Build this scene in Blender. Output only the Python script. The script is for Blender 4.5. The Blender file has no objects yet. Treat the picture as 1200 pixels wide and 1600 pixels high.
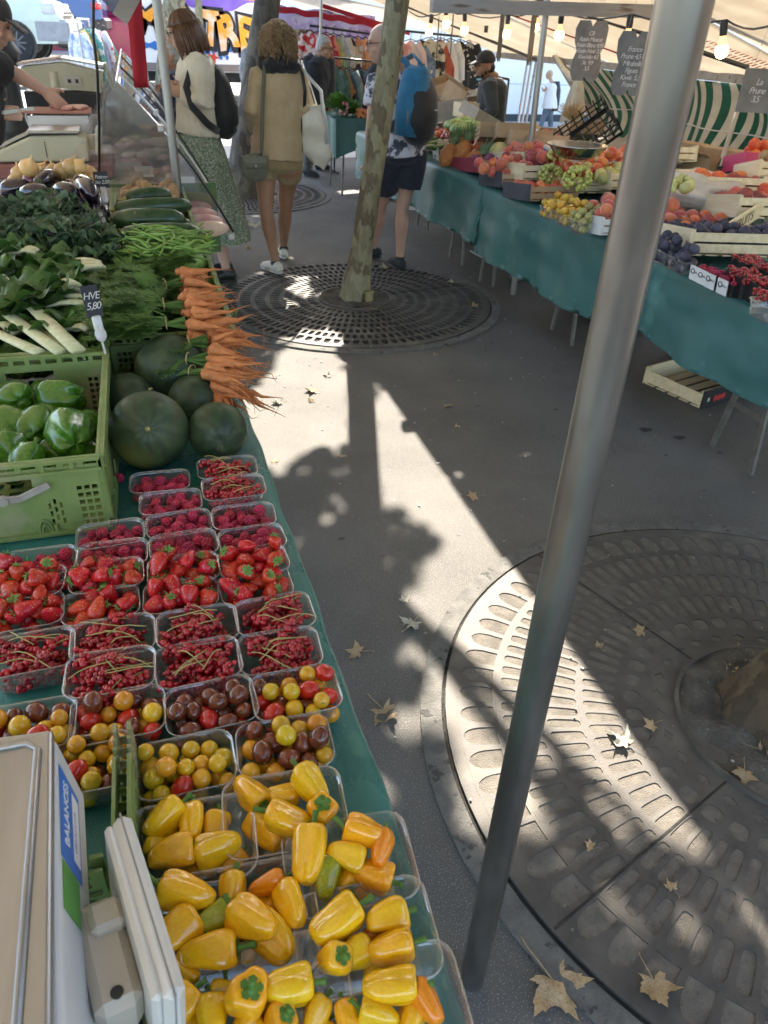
import bpy, math, random
from mathutils import Vector, Matrix, noise, Euler
random.seed(7)
R=random.Random(11)
sc=bpy.context.scene
COL=sc.collection
PI=math.pi
def rad(a): return math.radians(a)
# ---------- camera model: where each thing stands, read off the place's own ground plan ----------
CF,CP,CR,CY,CH=1150.0,rad(33.3),rad(2.3),rad(17.5),1.7
_hd=(math.sin(CY),math.cos(CY),0)
fw=Vector((_hd[0]*math.cos(CP),_hd[1]*math.cos(CP),-math.sin(CP)))
_r0=Vector((math.cos(CY),-math.sin(CY),0)); _u0=Vector((_hd[0]*math.sin(CP),_hd[1]*math.sin(CP),math.cos(CP)))
rt=_r0*math.cos(CR)+_u0*math.sin(CR); up=-_r0*math.sin(CR)+_u0*math.cos(CR)
CAM=Vector((0,0,CH))
def ray(px,py): return fw+rt*((px-600)/CF)+up*((800-py)/CF)
def G(px,py,z=0.0):
    d=ray(px,py); return CAM+d*((z-CH)/d.z)
def PY(px,py,y):
    d=ray(px,py); return CAM+d*(y/d.y)
def PX(px,py,x):
    d=ray(px,py); return CAM+d*(x/d.x)
cd=bpy.data.cameras.new('camera'); cam=bpy.data.objects.new('camera',cd); COL.objects.link(cam); sc.camera=cam
m=Matrix((rt,up,-fw)).transposed().to_4x4(); m.translation=CAM; cam.matrix_world=m
cd.sensor_fit='VERTICAL'; cd.sensor_height=24; cd.lens=CF/1600*24; cd.clip_start=.05; cd.clip_end=400
cd.dof.use_dof=True; cd.dof.focus_distance=1.5; cd.dof.aperture_fstop=7.5
# ---------- materials ----------
MATS={}
TMP=bpy.data.scenes.new('scratch')
def fresh(o):
    TMP.collection.objects.link(o); vl=TMP.view_layers[0]; vl.update(); dg=vl.depsgraph; me=bpy.data.meshes.new_from_object(o.evaluated_get(dg),depsgraph=dg); TMP.collection.objects.unlink(o); return me
def mat(name,c1,c2=None,rough=.6,scale=8,detail=4,bump=0,bscale=None,metal=0,spec=.5,trans=0,coat=0,var=0,hvar=0,thr=(.35,.65),sss=0,alpha=1,emit=None,es=0,ior=1.45,coord='Object',stretch=None,sheen=0,c3=None,c3thr=(.6,.7),c3scale=40,translucent=0,rvar=0):
    if name in MATS: return MATS[name]
    m=bpy.data.materials.new(name); m.use_nodes=True; nt=m.node_tree; N=nt.nodes; L=nt.links
    b=N['Principled BSDF']
    def c4(c): return (c[0],c[1],c[2],1)
    tc=N.new('ShaderNodeTexCoord'); mp=N.new('ShaderNodeMapping'); L.new(tc.outputs[coord],mp.inputs[0])
    if stretch: mp.inputs['Scale'].default_value=stretch
    oi=N.new('ShaderNodeObjectInfo')
    if coord=='Object':
        # each copy gets its own patch of the pattern
        vm=N.new('ShaderNodeVectorMath'); vm.operation='ADD'; L.new(mp.outputs[0],vm.inputs[0])
        mul=N.new('ShaderNodeMath'); mul.operation='MULTIPLY'; mul.inputs[1].default_value=13.7; L.new(oi.outputs['Random'],mul.inputs[0])
        L.new(mul.outputs[0],vm.inputs[1]); vec=vm.outputs[0]
    else: vec=mp.outputs[0]
    col=None
    if c2 is not None:
        nz=N.new('ShaderNodeTexNoise'); nz.inputs['Scale'].default_value=scale; nz.inputs['Detail'].default_value=detail; nz.inputs['Roughness'].default_value=.6
        L.new(vec,nz.inputs['Vector'])
        cr=N.new('ShaderNodeValToRGB'); cr.color_ramp.elements[0].position=thr[0]; cr.color_ramp.elements[1].position=thr[1]
        cr.color_ramp.elements[0].color=c4(c1); cr.color_ramp.elements[1].color=c4(c2); L.new(nz.outputs['Fac'],cr.inputs[0]); col=cr.outputs[0]
        if rvar:
            mr=N.new('ShaderNodeMapRange'); mr.inputs[3].default_value=max(0,rough-rvar); mr.inputs[4].default_value=min(1,rough+rvar); L.new(nz.outputs['Fac'],mr.inputs[0]); L.new(mr.outputs[0],b.inputs['Roughness'])
    if c3 is not None:
        n3=N.new('ShaderNodeTexNoise'); n3.inputs['Scale'].default_value=c3scale; n3.inputs['Detail'].default_value=3; L.new(vec,n3.inputs['Vector'])
        r3=N.new('ShaderNodeValToRGB'); r3.color_ramp.elements[0].position=c3thr[0]; r3.color_ramp.elements[1].position=c3thr[1]; L.new(n3.outputs['Fac'],r3.inputs[0])
        mx=N.new('ShaderNodeMix'); mx.data_type='RGBA'; L.new(r3.outputs[0],mx.inputs[0])
        if col: L.new(col,mx.inputs[6])
        else: mx.inputs[6].default_value=c4(c1)
        mx.inputs[7].default_value=c4(c3); col=mx.outputs[2]
    if var or hvar:
        hs=N.new('ShaderNodeHueSaturation')
        if col: L.new(col,hs.inputs['Color'])
        else: hs.inputs['Color'].default_value=c4(c1)
        if var:
            mr=N.new('ShaderNodeMapRange'); mr.inputs[3].default_value=1-var; mr.inputs[4].default_value=1+var; L.new(oi.outputs['Random'],mr.inputs[0]); L.new(mr.outputs[0],hs.inputs['Value'])
        if hvar:
            m2=N.new('ShaderNodeMath'); m2.operation='FRACT'; m3=N.new('ShaderNodeMath'); m3.operation='MULTIPLY'; m3.inputs[1].default_value=7.31; L.new(oi.outputs['Random'],m3.inputs[0]); L.new(m3.outputs[0],m2.inputs[0])
            mr=N.new('ShaderNodeMapRange'); mr.inputs[3].default_value=.5-hvar; mr.inputs[4].default_value=.5+hvar; L.new(m2.outputs[0],mr.inputs[0]); L.new(mr.outputs[0],hs.inputs['Hue'])
        col=hs.outputs[0]
    if col: L.new(col,b.inputs['Base Color'])
    else: b.inputs['Base Color'].default_value=c4(c1)
    if not rvar or c2 is None: b.inputs['Roughness'].default_value=rough
    b.inputs['Metallic'].default_value=metal; b.inputs['Specular IOR Level'].default_value=spec
    b.inputs['Transmission Weight'].default_value=trans; b.inputs['Coat Weight'].default_value=coat; b.inputs['Coat Roughness'].default_value=.08; b.inputs['IOR'].default_value=ior
    b.inputs['Sheen Weight'].default_value=sheen
    b.inputs['Alpha'].default_value=alpha
    if sss: b.inputs['Subsurface Weight'].default_value=sss; b.inputs['Subsurface Radius'].default_value=(.01,.004,.002); b.inputs['Subsurface Scale'].default_value=.5
    if emit: b.inputs['Emission Color'].default_value=c4(emit); b.inputs['Emission Strength'].default_value=es
    if bump:
        nb=N.new('ShaderNodeTexNoise'); nb.inputs['Scale'].default_value=bscale or scale*4; nb.inputs['Detail'].default_value=5; L.new(vec,nb.inputs['Vector'])
        bp=N.new('ShaderNodeBump'); bp.inputs['Strength'].default_value=bump; bp.inputs['Distance'].default_value=.01; L.new(nb.outputs['Fac'],bp.inputs['Height']); L.new(bp.outputs[0],b.inputs['Normal'])
    if translucent:
        tr=N.new('ShaderNodeBsdfTranslucent'); ms=N.new('ShaderNodeMixShader'); ms.inputs[0].default_value=translucent
        if col: L.new(col,tr.inputs[0])
        else: tr.inputs[0].default_value=c4(c1)
        L.new(b.outputs[0],ms.inputs[1]); L.new(tr.outputs[0],ms.inputs[2]); L.new(ms.outputs[0],N['Material Output'].inputs[0])
    MATS[name]=m; return m
def clear_mat(name,tint=(1,1,1),rough=.03,gloss=.12,haze=0.0):
    """thin clear plastic or glass sheet: mostly transparent, glossy at grazing angles, optionally a bit milky"""
    if name in MATS: return MATS[name]
    m=bpy.data.materials.new(name); m.use_nodes=True; nt=m.node_tree; N=nt.nodes; L=nt.links; N.remove(N['Principled BSDF'])
    t=N.new('ShaderNodeBsdfTransparent'); t.inputs[0].default_value=(*tint,1)
    g=N.new('ShaderNodeBsdfGlossy'); g.inputs['Roughness'].default_value=rough
    lw=N.new('ShaderNodeLayerWeight'); lw.inputs[0].default_value=.3; ma=N.new('ShaderNodeMapRange'); ma.inputs[3].default_value=gloss*.45; ma.inputs[4].default_value=min(1,gloss*5); L.new(lw.outputs['Facing'],ma.inputs[0])
    ms=N.new('ShaderNodeMixShader'); L.new(ma.outputs[0],ms.inputs[0]); L.new(t.outputs[0],ms.inputs[1]); L.new(g.outputs[0],ms.inputs[2]); out=ms.outputs[0]
    if haze:
        d=N.new('ShaderNodeBsdfDiffuse'); d.inputs[0].default_value=(.8,.78,.78,1); m2=N.new('ShaderNodeMixShader')
        nz=N.new('ShaderNodeTexNoise'); nz.inputs['Scale'].default_value=3; nz.inputs['Detail'].default_value=6; mr=N.new('ShaderNodeMapRange'); mr.inputs[3].default_value=haze*.5; mr.inputs[4].default_value=haze*1.5; L.new(nz.outputs[0],mr.inputs[0]); L.new(mr.outputs[0],m2.inputs[0])
        L.new(out,m2.inputs[1]); L.new(d.outputs[0],m2.inputs[2]); out=m2.outputs[0]
    L.new(out,N['Material Output'].inputs[0]); MATS[name]=m; return m
def colmat(m_name,**k): return mat(m_name,**k)
# ---------- mesh builder ----------
class MB:
    def __init__(s): s.v=[]; s.f=[]; s.mi=[]; s.cm=0
    def add(s,vs,fs):
        o=len(s.v); s.v+= [Vector(v) for v in vs]; s.f+=[tuple(i+o for i in f) for f in fs]; s.mi+=[s.cm]*len(fs); return s
    def box(s,c,d,rot=None,bev=0):
        x,y,z=d[0]/2,d[1]/2,d[2]/2
        if bev<=0:
            vs=[Vector((i*x,j*y,k*z)) for i in(-1,1) for j in(-1,1) for k in(-1,1)]
            fs=[(0,1,3,2),(4,6,7,5),(0,4,5,1),(2,3,7,6),(0,2,6,4),(1,5,7,3)]
        else:
            b=min(bev,x*.9,y*.9,z*.9); vs=[]; idx={}
            for i in(-1,1):
                for j in(-1,1):
                    for k in(-1,1):
                        for a in range(3):
                            p=[i*(x-b),j*(y-b),k*(z-b)]; p[a]=(i*x,j*y,k*z)[a]; idx[(i,j,k,a)]=len(vs); vs.append(Vector(p))
            q=idx; fs=[]
            for sgn in(-1,1):
                fs.append([q[(sgn,-1,-1,0)],q[(sgn,1,-1,0)],q[(sgn,1,1,0)],q[(sgn,-1,1,0)]][::sgn])
                fs.append([q[(-1,sgn,-1,1)],q[(-1,sgn,1,1)],q[(1,sgn,1,1)],q[(1,sgn,-1,1)]][::sgn])
                fs.append([q[(-1,-1,sgn,2)],q[(1,-1,sgn,2)],q[(1,1,sgn,2)],q[(-1,1,sgn,2)]][::sgn])
            for i in(-1,1):
                for j in(-1,1):
                    fs.append([q[(i,j,-1,0)],q[(i,j,1,0)],q[(i,j,1,1)],q[(i,j,-1,1)]][::i*j*-1])
                    fs.append([q[(i,-1,j,0)],q[(i,1,j,0)],q[(i,1,j,2)],q[(i,-1,j,2)]][::i*j])
                    fs.append([q[(-1,i,j,1)],q[(1,i,j,1)],q[(1,i,j,2)],q[(-1,i,j,2)]][::i*j*-1])
            for i in(-1,1):
                for j in(-1,1):
                    for k in(-1,1): fs.append([q[(i,j,k,0)],q[(i,j,k,1)],q[(i,j,k,2)]][::i*j*k])
        if rot is not None: vs=[rot@v for v in vs]
        c=Vector(c); return s.add([v+c for v in vs],[tuple(f) for f in fs])
    def bar(s,a,b,w,h=None,upv=(0,0,1)):
        a=Vector(a);b=Vector(b);h=h or w; d=b-a; l=d.length
        if l<1e-6: return s
        d/=l; u=Vector(upv); sx=d.cross(u)
        if sx.length<1e-3: sx=d.cross(Vector((1,0,0)))
        sx.normalize(); sz=sx.cross(d)
        return s.box((a+b)/2,(w,l,h),Matrix((sx,d,sz)).transposed())
    def tube(s,pts,r,n=8,caps=True,ell=None,ref=None):
        pts=[Vector(p) for p in pts]; k=len(pts); rr=r if isinstance(r,(list,tuple)) else [r]*k
        o=[]; prev=None; vs=[]
        for i,p in enumerate(pts):
            d=(pts[min(i+1,k-1)]-pts[max(i-1,0)])
            if d.length<1e-9: d=Vector((0,0,1))
            d.normalize()
            if prev is None:
                u=Vector(ref) if ref else (Vector((0,0,1)) if abs(d.z)<.9 else Vector((1,0,0)))
                a=(u-d*u.dot(d)).normalized()
            else:
                a=prev-d*prev.dot(d)
                a=a.normalized() if a.length>1e-6 else prev
            prev=a; b=d.cross(a)
            ri=rr[i]; ra,rb=(ri if isinstance(ri,(list,tuple)) else (ri,ri))
            for j in range(n):
                t=2*PI*j/n; vs.append(p+a*(ra*math.cos(t))+b*(rb*math.sin(t)))
        fs=[]
        for i in range(k-1):
            for j in range(n):
                j2=(j+1)%n; fs.append((i*n+j,i*n+j2,(i+1)*n+j2,(i+1)*n+j))
        if caps: fs.append(tuple(range(n))[::-1]); fs.append(tuple(range((k-1)*n,k*n)))
        return s.add(vs,fs)
    def lathe(s,prof,n=24,c=(0,0,0),rot=None,fn=None,sx=1,sy=1):
        c=Vector(c); vs=[];k=len(prof)
        for i,(r,z) in enumerate(prof):
            for j in range(n):
                t=2*PI*j/n; q=r*(fn(t,i/(k-1)) if fn else 1); v=Vector((q*math.cos(t)*sx,q*math.sin(t)*sy,z))
                if rot is not None: v=rot@v
                vs.append(v+c)
        fs=[]
        for i in range(k-1):
            for j in range(n):
                j2=(j+1)%n; fs.append((i*n+j,i*n+j2,(i+1)*n+j2,(i+1)*n+j))
        if prof[0][0]>1e-5: fs.append(tuple(range(n))[::-1])
        if prof[-1][0]>1e-5: fs.append(tuple(range((k-1)*n,k*n)))
        return s.add(vs,fs)
    def ell(s,c,r,n=16,m=10,rot=None,fn=None):
        r=r if isinstance(r,(tuple,list)) else (r,r,r); c=Vector(c); vs=[]
        for i in range(m+1):
            p=PI*i/m
            for j in range(n):
                t=2*PI*j/n; d=Vector((math.sin(p)*math.cos(t),math.sin(p)*math.sin(t),-math.cos(p))); q=fn(d) if fn else 1
                v=Vector((d.x*r[0]*q,d.y*r[1]*q,d.z*r[2]*q))
                if rot is not None: v=rot@v
                vs.append(v+c)
        fs=[]
        for i in range(m):
            for j in range(n):
                j2=(j+1)%n; fs.append((i*n+j,i*n+j2,(i+1)*n+j2,(i+1)*n+j))
        return s.add(vs,fs)
    def grid(s,fn,nu,nv,closed=False):
        vs=[fn(i/nu,j/nv) for j in range(nv+1) for i in range(nu+1)]; w=nu+1
        return s.add(vs,[(j*w+i,j*w+i+1,(j+1)*w+i+1,(j+1)*w+i) for j in range(nv) for i in range(nu)])
    def poly(s,pts,th=0,nrm=None):
        pts=[Vector(p) for p in pts]; n=len(pts)
        if not th: return s.add(pts,[tuple(range(n))])
        nr=(nrm and Vector(nrm)) or (pts[1]-pts[0]).cross(pts[2]-pts[0]).normalized(); nr=nr*th
        vs=pts+[p-nr for p in pts]
        fs=[tuple(range(n)),tuple(range(n,2*n))[::-1]]+[(i,n+i,n+(i+1)%n,(i+1)%n) for i in range(n)]
        return s.add(vs,fs)
    def slab(s,fn,nu,nv,th):
        """a sheet with real thickness; fn(u,v)->point, offset th (Vector)"""
        a=[Vector(fn(i/nu,j/nv)) for j in range(nv+1) for i in range(nu+1)]; t=Vector(th); w=nu+1; o=len(a)
        fs=[(j*w+i,j*w+i+1,(j+1)*w+i+1,(j+1)*w+i) for j in range(nv) for i in range(nu)]
        fs+=[(f[3]+o,f[2]+o,f[1]+o,f[0]+o) for f in fs[:]]
        ed=[i for i in range(w)]+[j*w+nu for j in range(1,nv+1)]+[nv*w+i for i in range(nu-1,-1,-1)]+[j*w for j in range(nv-1,0,-1)]
        for a_,b_ in zip(ed,ed[1:]+ed[:1]): fs.append((b_,a_,a_+o,b_+o))
        return s.add(a+[p+t for p in a],fs)
    def build(s,name,m=None,parent=None,smooth=False,loc=None,auto=None):
        me=bpy.data.meshes.new(name); me.from_pydata(s.v,[],s.f)
        for mm in (m if isinstance(m,(list,tuple)) else [m]):
            if mm: me.materials.append(mm)
        if any(s.mi): me.polygons.foreach_set('material_index',s.mi)
        if smooth: me.polygons.foreach_set('use_smooth',[True]*len(s.f))
        me.validate(); me.update()
        if smooth and auto: me.set_sharp_from_angle(angle=rad(auto))
        o=bpy.data.objects.new(name,me); COL.objects.link(o)
        if parent: o.parent=parent
        if loc is not None: o.location=loc
        return o
def remesh(o,vox,smooth=4):
    """join the overlapping lofts of one mesh into one continuous skin"""
    md=o.modifiers.new('r','REMESH'); md.mode='VOXEL'; md.voxel_size=vox; md.use_smooth_shade=True
    if smooth: m2=o.modifiers.new('s','SMOOTH'); m2.iterations=smooth; m2.factor=.5
    me=fresh(o)
    old=o.data; o.modifiers.clear(); o.data=me; me.name=old.name
    if not me.materials and old.materials: me.materials.append(old.materials[0])
    me.polygons.foreach_set('use_smooth',[True]*len(me.polygons)); return o
def tag(o,label=None,cat=None,group=None,kind=None):
    if label: o['label']=label
    if cat: o['category']=cat
    if group: o['group']=group
    if kind: o['kind']=kind
    return o
def empty(name,loc=(0,0,0),rz=0,label=None,cat=None,group=None,rot=None):
    o=bpy.data.objects.new(name,None); COL.objects.link(o); o.location=loc; o.empty_display_size=.1
    o.rotation_euler=rot if rot is not None else (0,0,rz)
    return tag(o,label,cat,group)
KIDS={}
def copy_tree(o,parent=None):
    c=o.copy(); COL.objects.link(c)
    if parent: c.parent=parent
    for ch in (KIDS.get(o.name) or list(o.children)):
        copy_tree(ch,c)
    return c
class Proto:
    """first use hands out the original, later uses copies (sharing meshes)"""
    def __init__(s,root): s.o=root; s.used=False; s.kids=list(root.children); s.gk={k.name:list(k.children) for k in s.kids}
    def get(s,label,cat,group=None,loc=(0,0,0),rot=(0,0,0),scale=1):
        if not s.used: o=s.o; s.used=True
        else:
            o=s.o.copy(); COL.objects.link(o)
            for k in s.kids:
                c=k.copy(); COL.objects.link(c); c.parent=o
                for g in s.gk[k.name]:
                    d=g.copy(); COL.objects.link(d); d.parent=c
        for kk in ('label','category','group'):
            if kk in o: del o[kk]
        o.location=loc; o.rotation_euler=rot; o.scale=(scale,)*3 if not isinstance(scale,(tuple,list)) else scale
        return tag(o,label,cat,group)
def text(name,body,size,m,parent=None,mw=None,th=.0004,align='CENTER',shear=0,space=1.0,lsp=1.0):
    cu=bpy.data.curves.new(name,'FONT'); cu.body=body; cu.size=size; cu.align_x=align; cu.align_y='CENTER'; cu.extrude=th; cu.shear=shear; cu.space_character=space; cu.space_line=lsp; cu.resolution_u=3
    t=bpy.data.objects.new(name,cu)
    me=fresh(t); bpy.data.objects.remove(t); bpy.data.curves.remove(cu)
    me.materials.clear(); me.materials.append(m); o=bpy.data.objects.new(name,me); COL.objects.link(o)
    if parent: o.parent=parent
    if mw is not None: o.matrix_local=mw
    return o
def frame(x,y,z,o):
    m=Matrix((Vector(x).normalized(),Vector(y).normalized(),Vector(z).normalized())).transposed().to_4x4(); m.translation=Vector(o); return m
def lerp(a,b,t): return a+(b-a)*t
def heap(n,r,x0,x1,y0,y1,z0,rng,tries=14,rv=.12,exist=None,inside=None):
    """drop n balls one after another, each comes to rest on those already there"""
    out=list(exist or []); res=[]
    for _ in range(n):
        q=r*rng.uniform(1-rv,1+rv); best=None
        for _t in range(tries):
            x=rng.uniform(x0+q,max(x0+q,x1-q)); y=rng.uniform(y0+q,max(y0+q,y1-q))
            if inside and not inside(x,y): continue
            z=z0+q
            for (a,b,c,s) in out:
                d2=(a-x)**2+(b-y)**2; S=(q+s)*.93
                if d2<S*S: z=max(z,c+math.sqrt(S*S-d2))
            if best is None or z<best[2]: best=(x,y,z,q)
        if best: out.append(best); res.append(best)
    return res
# ---------- light ----------
SX,SY,SZ=.387,1.07,1.0
SUN=Vector((SX,SY,SZ)).normalized(); el=math.asin(SUN.z); az=math.atan2(SUN.x,SUN.y)
w=bpy.data.worlds.new('World'); sc.world=w; w.use_nodes=True
bg=w.node_tree.nodes['Background']; sky=w.node_tree.nodes.new('ShaderNodeTexSky'); sky.sky_type='NISHITA'; sky.sun_disc=False; sky.sun_elevation=el; sky.sun_rotation=az; sky.air_density=1.0; sky.dust_density=2.5; sky.ozone_density=1.0
w.node_tree.links.new(sky.outputs[0],bg.inputs[0]); bg.inputs[1].default_value=.15
ld=bpy.data.lights.new('sun','SUN'); ld.energy=4.0; ld.angle=rad(.53); ld.color=(1,.93,.82); lo=bpy.data.objects.new('sun',ld); COL.objects.link(lo); lo.rotation_euler=SUN.to_track_quat('Z','Y').to_euler()
sc.view_settings.view_transform='Standard'; sc.view_settings.look='None'; sc.view_settings.gamma=1; sc.view_settings.exposure=2.5
# ---------- setting materials ----------
asphalt=mat('asphalt',(.10,.092,.082),(.155,.143,.127),rough=.8,scale=1.3,detail=9,bump=.35,bscale=260,c3=(.30,.28,.25),c3thr=(.60,.64),c3scale=260,spec=.35)
concrete=mat('concrete',(.10,.093,.083),(.16,.15,.132),rough=.85,scale=18,detail=8,bump=.5,bscale=160,c3=(.06,.055,.05),c3thr=(.62,.66),c3scale=25)
iron=mat('cast_iron',(.078,.070,.062),(.125,.112,.098),rough=.6,spec=.3,scale=12,detail=7,bump=.08,bscale=160,metal=.2,c3=(.19,.17,.14),c3thr=(.55,.75),c3scale=5,rvar=.12)
grit=mat('packed_grit',(.115,.10,.082),(.19,.165,.135),rough=.95,scale=22,detail=8,bump=.5,bscale=260,c3=(.07,.06,.05),c3thr=(.64,.72),c3scale=120)
soilshade=mat('dark_soil_shade',(.022,.02,.018),(.05,.044,.037),rough=1,scale=15,detail=8,bump=.6,bscale=80)  # dark soil; the shade deep in the open grate slots is painted with it
soil=mat('tree_soil',(.06,.052,.042),(.13,.113,.09),rough=1,scale=14,detail=9,bump=1,bscale=70,c3=(.22,.2,.17),c3thr=(.66,.70),c3scale=60)
road=mat('road_asphalt',(.16,.16,.165),(.22,.22,.225),rough=.9,scale=2,bump=.2,bscale=200)
pavelight=mat('sunlit_paving',(.30,.285,.26),(.42,.40,.37),rough=.85,scale=.6,detail=8)
def bark_mat(name,a,b,c,rough=.85,vs=17):
    m=mat(name,a,b,rough=rough,scale=1,bump=.55,bscale=60); nt=m.node_tree;N=nt.nodes;L=nt.links
    # peeling plates: a warped cell pattern picks one of the bark colours per plate
    tc=N.new('ShaderNodeTexCoord'); mp=N.new('ShaderNodeMapping'); mp.inputs['Scale'].default_value=(1,1,.45); L.new(tc.outputs['Object'],mp.inputs[0])
    nz=N.new('ShaderNodeTexNoise'); nz.inputs['Scale'].default_value=26; nz.inputs['Detail'].default_value=5; L.new(mp.outputs[0],nz.inputs['Vector'])
    sc_=N.new('ShaderNodeVectorMath'); sc_.operation='SCALE'; sc_.inputs[3].default_value=.07; L.new(nz.outputs['Color'],sc_.inputs[0])
    ad=N.new('ShaderNodeVectorMath'); L.new(mp.outputs[0],ad.inputs[0]); L.new(sc_.outputs[0],ad.inputs[1])
    vo=N.new('ShaderNodeTexVoronoi'); vo.inputs['Scale'].default_value=vs; L.new(ad.outputs[0],vo.inputs['Vector'])
    sp=N.new('ShaderNodeSeparateColor'); L.new(vo.outputs['Color'],sp.inputs[0])
    cr=N.new('ShaderNodeValToRGB'); cr.color_ramp.interpolation='CONSTANT'; e=cr.color_ramp.elements; e[0].position=0; e[0].color=(*a,1); e[1].position=.34; e[1].color=(*b,1); q=e.new(.72); q.color=(*c,1); L.new(sp.outputs[0],cr.inputs[0])
    n2=N.new('ShaderNodeTexNoise'); n2.inputs['Scale'].default_value=40; n2.inputs['Detail'].default_value=6; L.new(mp.outputs[0],n2.inputs['Vector'])
    mr=N.new('ShaderNodeMapRange'); mr.inputs[3].default_value=.6; mr.inputs[4].default_value=1.35; L.new(n2.outputs[0],mr.inputs[0])
    mx=N.new('ShaderNodeVectorMath'); mx.operation='SCALE'; L.new(cr.outputs[0],mx.inputs[0]); L.new(mr.outputs[0],mx.inputs[3]); L.new(mx.outputs[0],N['Principled BSDF'].inputs['Base Color'])
    return m
bark=bark_mat('plane_bark',(.27,.25,.155),(.22,.195,.12),(.145,.115,.072),vs=21)
bark2=bark_mat('plane_bark_brown',(.085,.062,.038),(.06,.045,.028),(.11,.09,.055),vs=26)
barkdark=bark_mat('old_bark',(.11,.10,.085),(.075,.068,.06),(.15,.14,.12))
leafgreen=mat('crown_leaf',(.05,.10,.02),(.09,.15,.03),rough=.5,scale=3,translucent=.3)
# ---------- ground ----------
g=MB(); g.grid(lambda u,v:Vector((-60+120*u,-8+28*v,0)),24,12); tag(g.build('ground',asphalt),kind='structure')
g=MB(); g.grid(lambda u,v:Vector((-90+190*u,20+160*v,-.05)),8,8); tag(g.build('road',road),kind='structure')
g=MB(); g.box((0,20,-.02),(120,.25,.12),bev=.01); tag(g.build('kerb',concrete),kind='structure')
g=MB(); g.grid(lambda u,v:Vector((-40+55*u,12.2+7.6*v,.004)),6,6); tag(g.build('pavement',pavelight),kind='structure')
# ---------- tree grates ----------
def cellring(mb,cx,cy,r0,r1,n,a0,mr,ma,style,ztop,th,seg=4,skip=None):
    """one row of slots: each cell is a plate with a rounded opening right through it"""
    for i in range(n):
        A=a0+2*PI*i/n; B=a0+2*PI*(i+1)/n
        P=[] # outer boundary, 4*seg points, (u,v) in 0..1
        for k in range(seg): P.append((k/seg,0))
        for k in range(seg): P.append((1,k/seg))
        for k in range(seg): P.append((1-k/seg,1))
        for k in range(seg): P.append((0,1-k/seg))
        def pt(u,v,z):
            a=A+(B-A)*u; r=r0+(r1-r0)*v; return Vector((cx+r*math.cos(a),cy+r*math.sin(a),z))
        solid=skip and skip(i)
        o=len(mb.v)
        if solid:
            mb.add([pt(u,v,ztop) for u,v in P],[tuple(range(len(P)))]); continue
        H=[]
        w=(B-A)*(r0+r1)/2; h=r1-r0; mu=ma/w; mv=mr/h
        for (u,v) in P:
            x=(u-.5)*2; y=(v-.5)*2
            if style=='arch':      # round towards the rim
                f=.18; 
                if y>-.2: 
                    k=math.hypot(x,max(0,(y+.2)/1.2)); k=max(k,1e-3); mx=max(abs(x),(y+.2)/1.2); s=mx/k; x*=s; y=-.2+(y+.2)*s
            elif style=='round':
                k=math.hypot(x,y); mx=max(abs(x),abs(y)); s=lerp(1,mx/k,.75) if k>0 else 1; x*=s;y*=s
            elif style=='dia':
                k=abs(x)+abs(y); s=1/max(k,1e-3)*max(abs(x),abs(y)); x*=s;y*=s
            else:
                k=(abs(x)**5+abs(y)**5)**.2; mx=max(abs(x),abs(y)); s=mx/max(k,1e-3); x*=s;y*=s
            H.append((.5+x/2*(1-2*mu),.5+y/2*(1-2*mv)))
        n4=len(P)
        vs=[pt(u,v,ztop) for u,v in P]+[pt(u,v,ztop) for u,v in H]+[pt(u,v,ztop-th) for u,v in H]
        fs=[(k,(k+1)%n4,n4+(k+1)%n4,n4+k) for k in range(n4)]+[(n4+k,n4+(k+1)%n4,2*n4+(k+1)%n4,2*n4+k) for k in range(n4)]
        mb.add(vs,fs)
def annulus(mb,cx,cy,r0,r1,z,z0=None,n=96):
    z0=z-.02 if z0 is None else z0
    vs=[];fs=[]
    for i in range(n):
        a=2*PI*i/n;c,s=math.cos(a),math.sin(a)
        vs+=[Vector((cx+r0*c,cy+r0*s,z0)),Vector((cx+r0*c,cy+r0*s,z)),Vector((cx+r1*c,cy+r1*s,z)),Vector((cx+r1*c,cy+r1*s,z0))]
    for i in range(n):
        j=(i+1)%n
        for k in range(3): fs.append((i*4+k,i*4+k+1,j*4+k+1,j*4+k))
    mb.add(vs,fs)
def disc(mb,cx,cy,r,z,n=64,rings=6,bump=0,rng=None):
    vs=[Vector((cx,cy,z))];fs=[]
    for k in range(1,rings+1):
        for i in range(n):
            a=2*PI*i/n; q=r*k/rings; h=(noise.noise(Vector((q*math.cos(a)*9+cx,q*math.sin(a)*9,cy)))*bump if bump else 0); vs.append(Vector((cx+q*math.cos(a),cy+q*math.sin(a),z+h)))
    for i in range(n): fs.append((0,1+i,1+(i+1)%n))
    for k in range(1,rings):
        for i in range(n):
            a=1+(k-1)*n; b=1+k*n; fs.append((a+i,b+i,b+(i+1)%n,a+(i+1)%n))
    mb.add(vs,fs)
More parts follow.
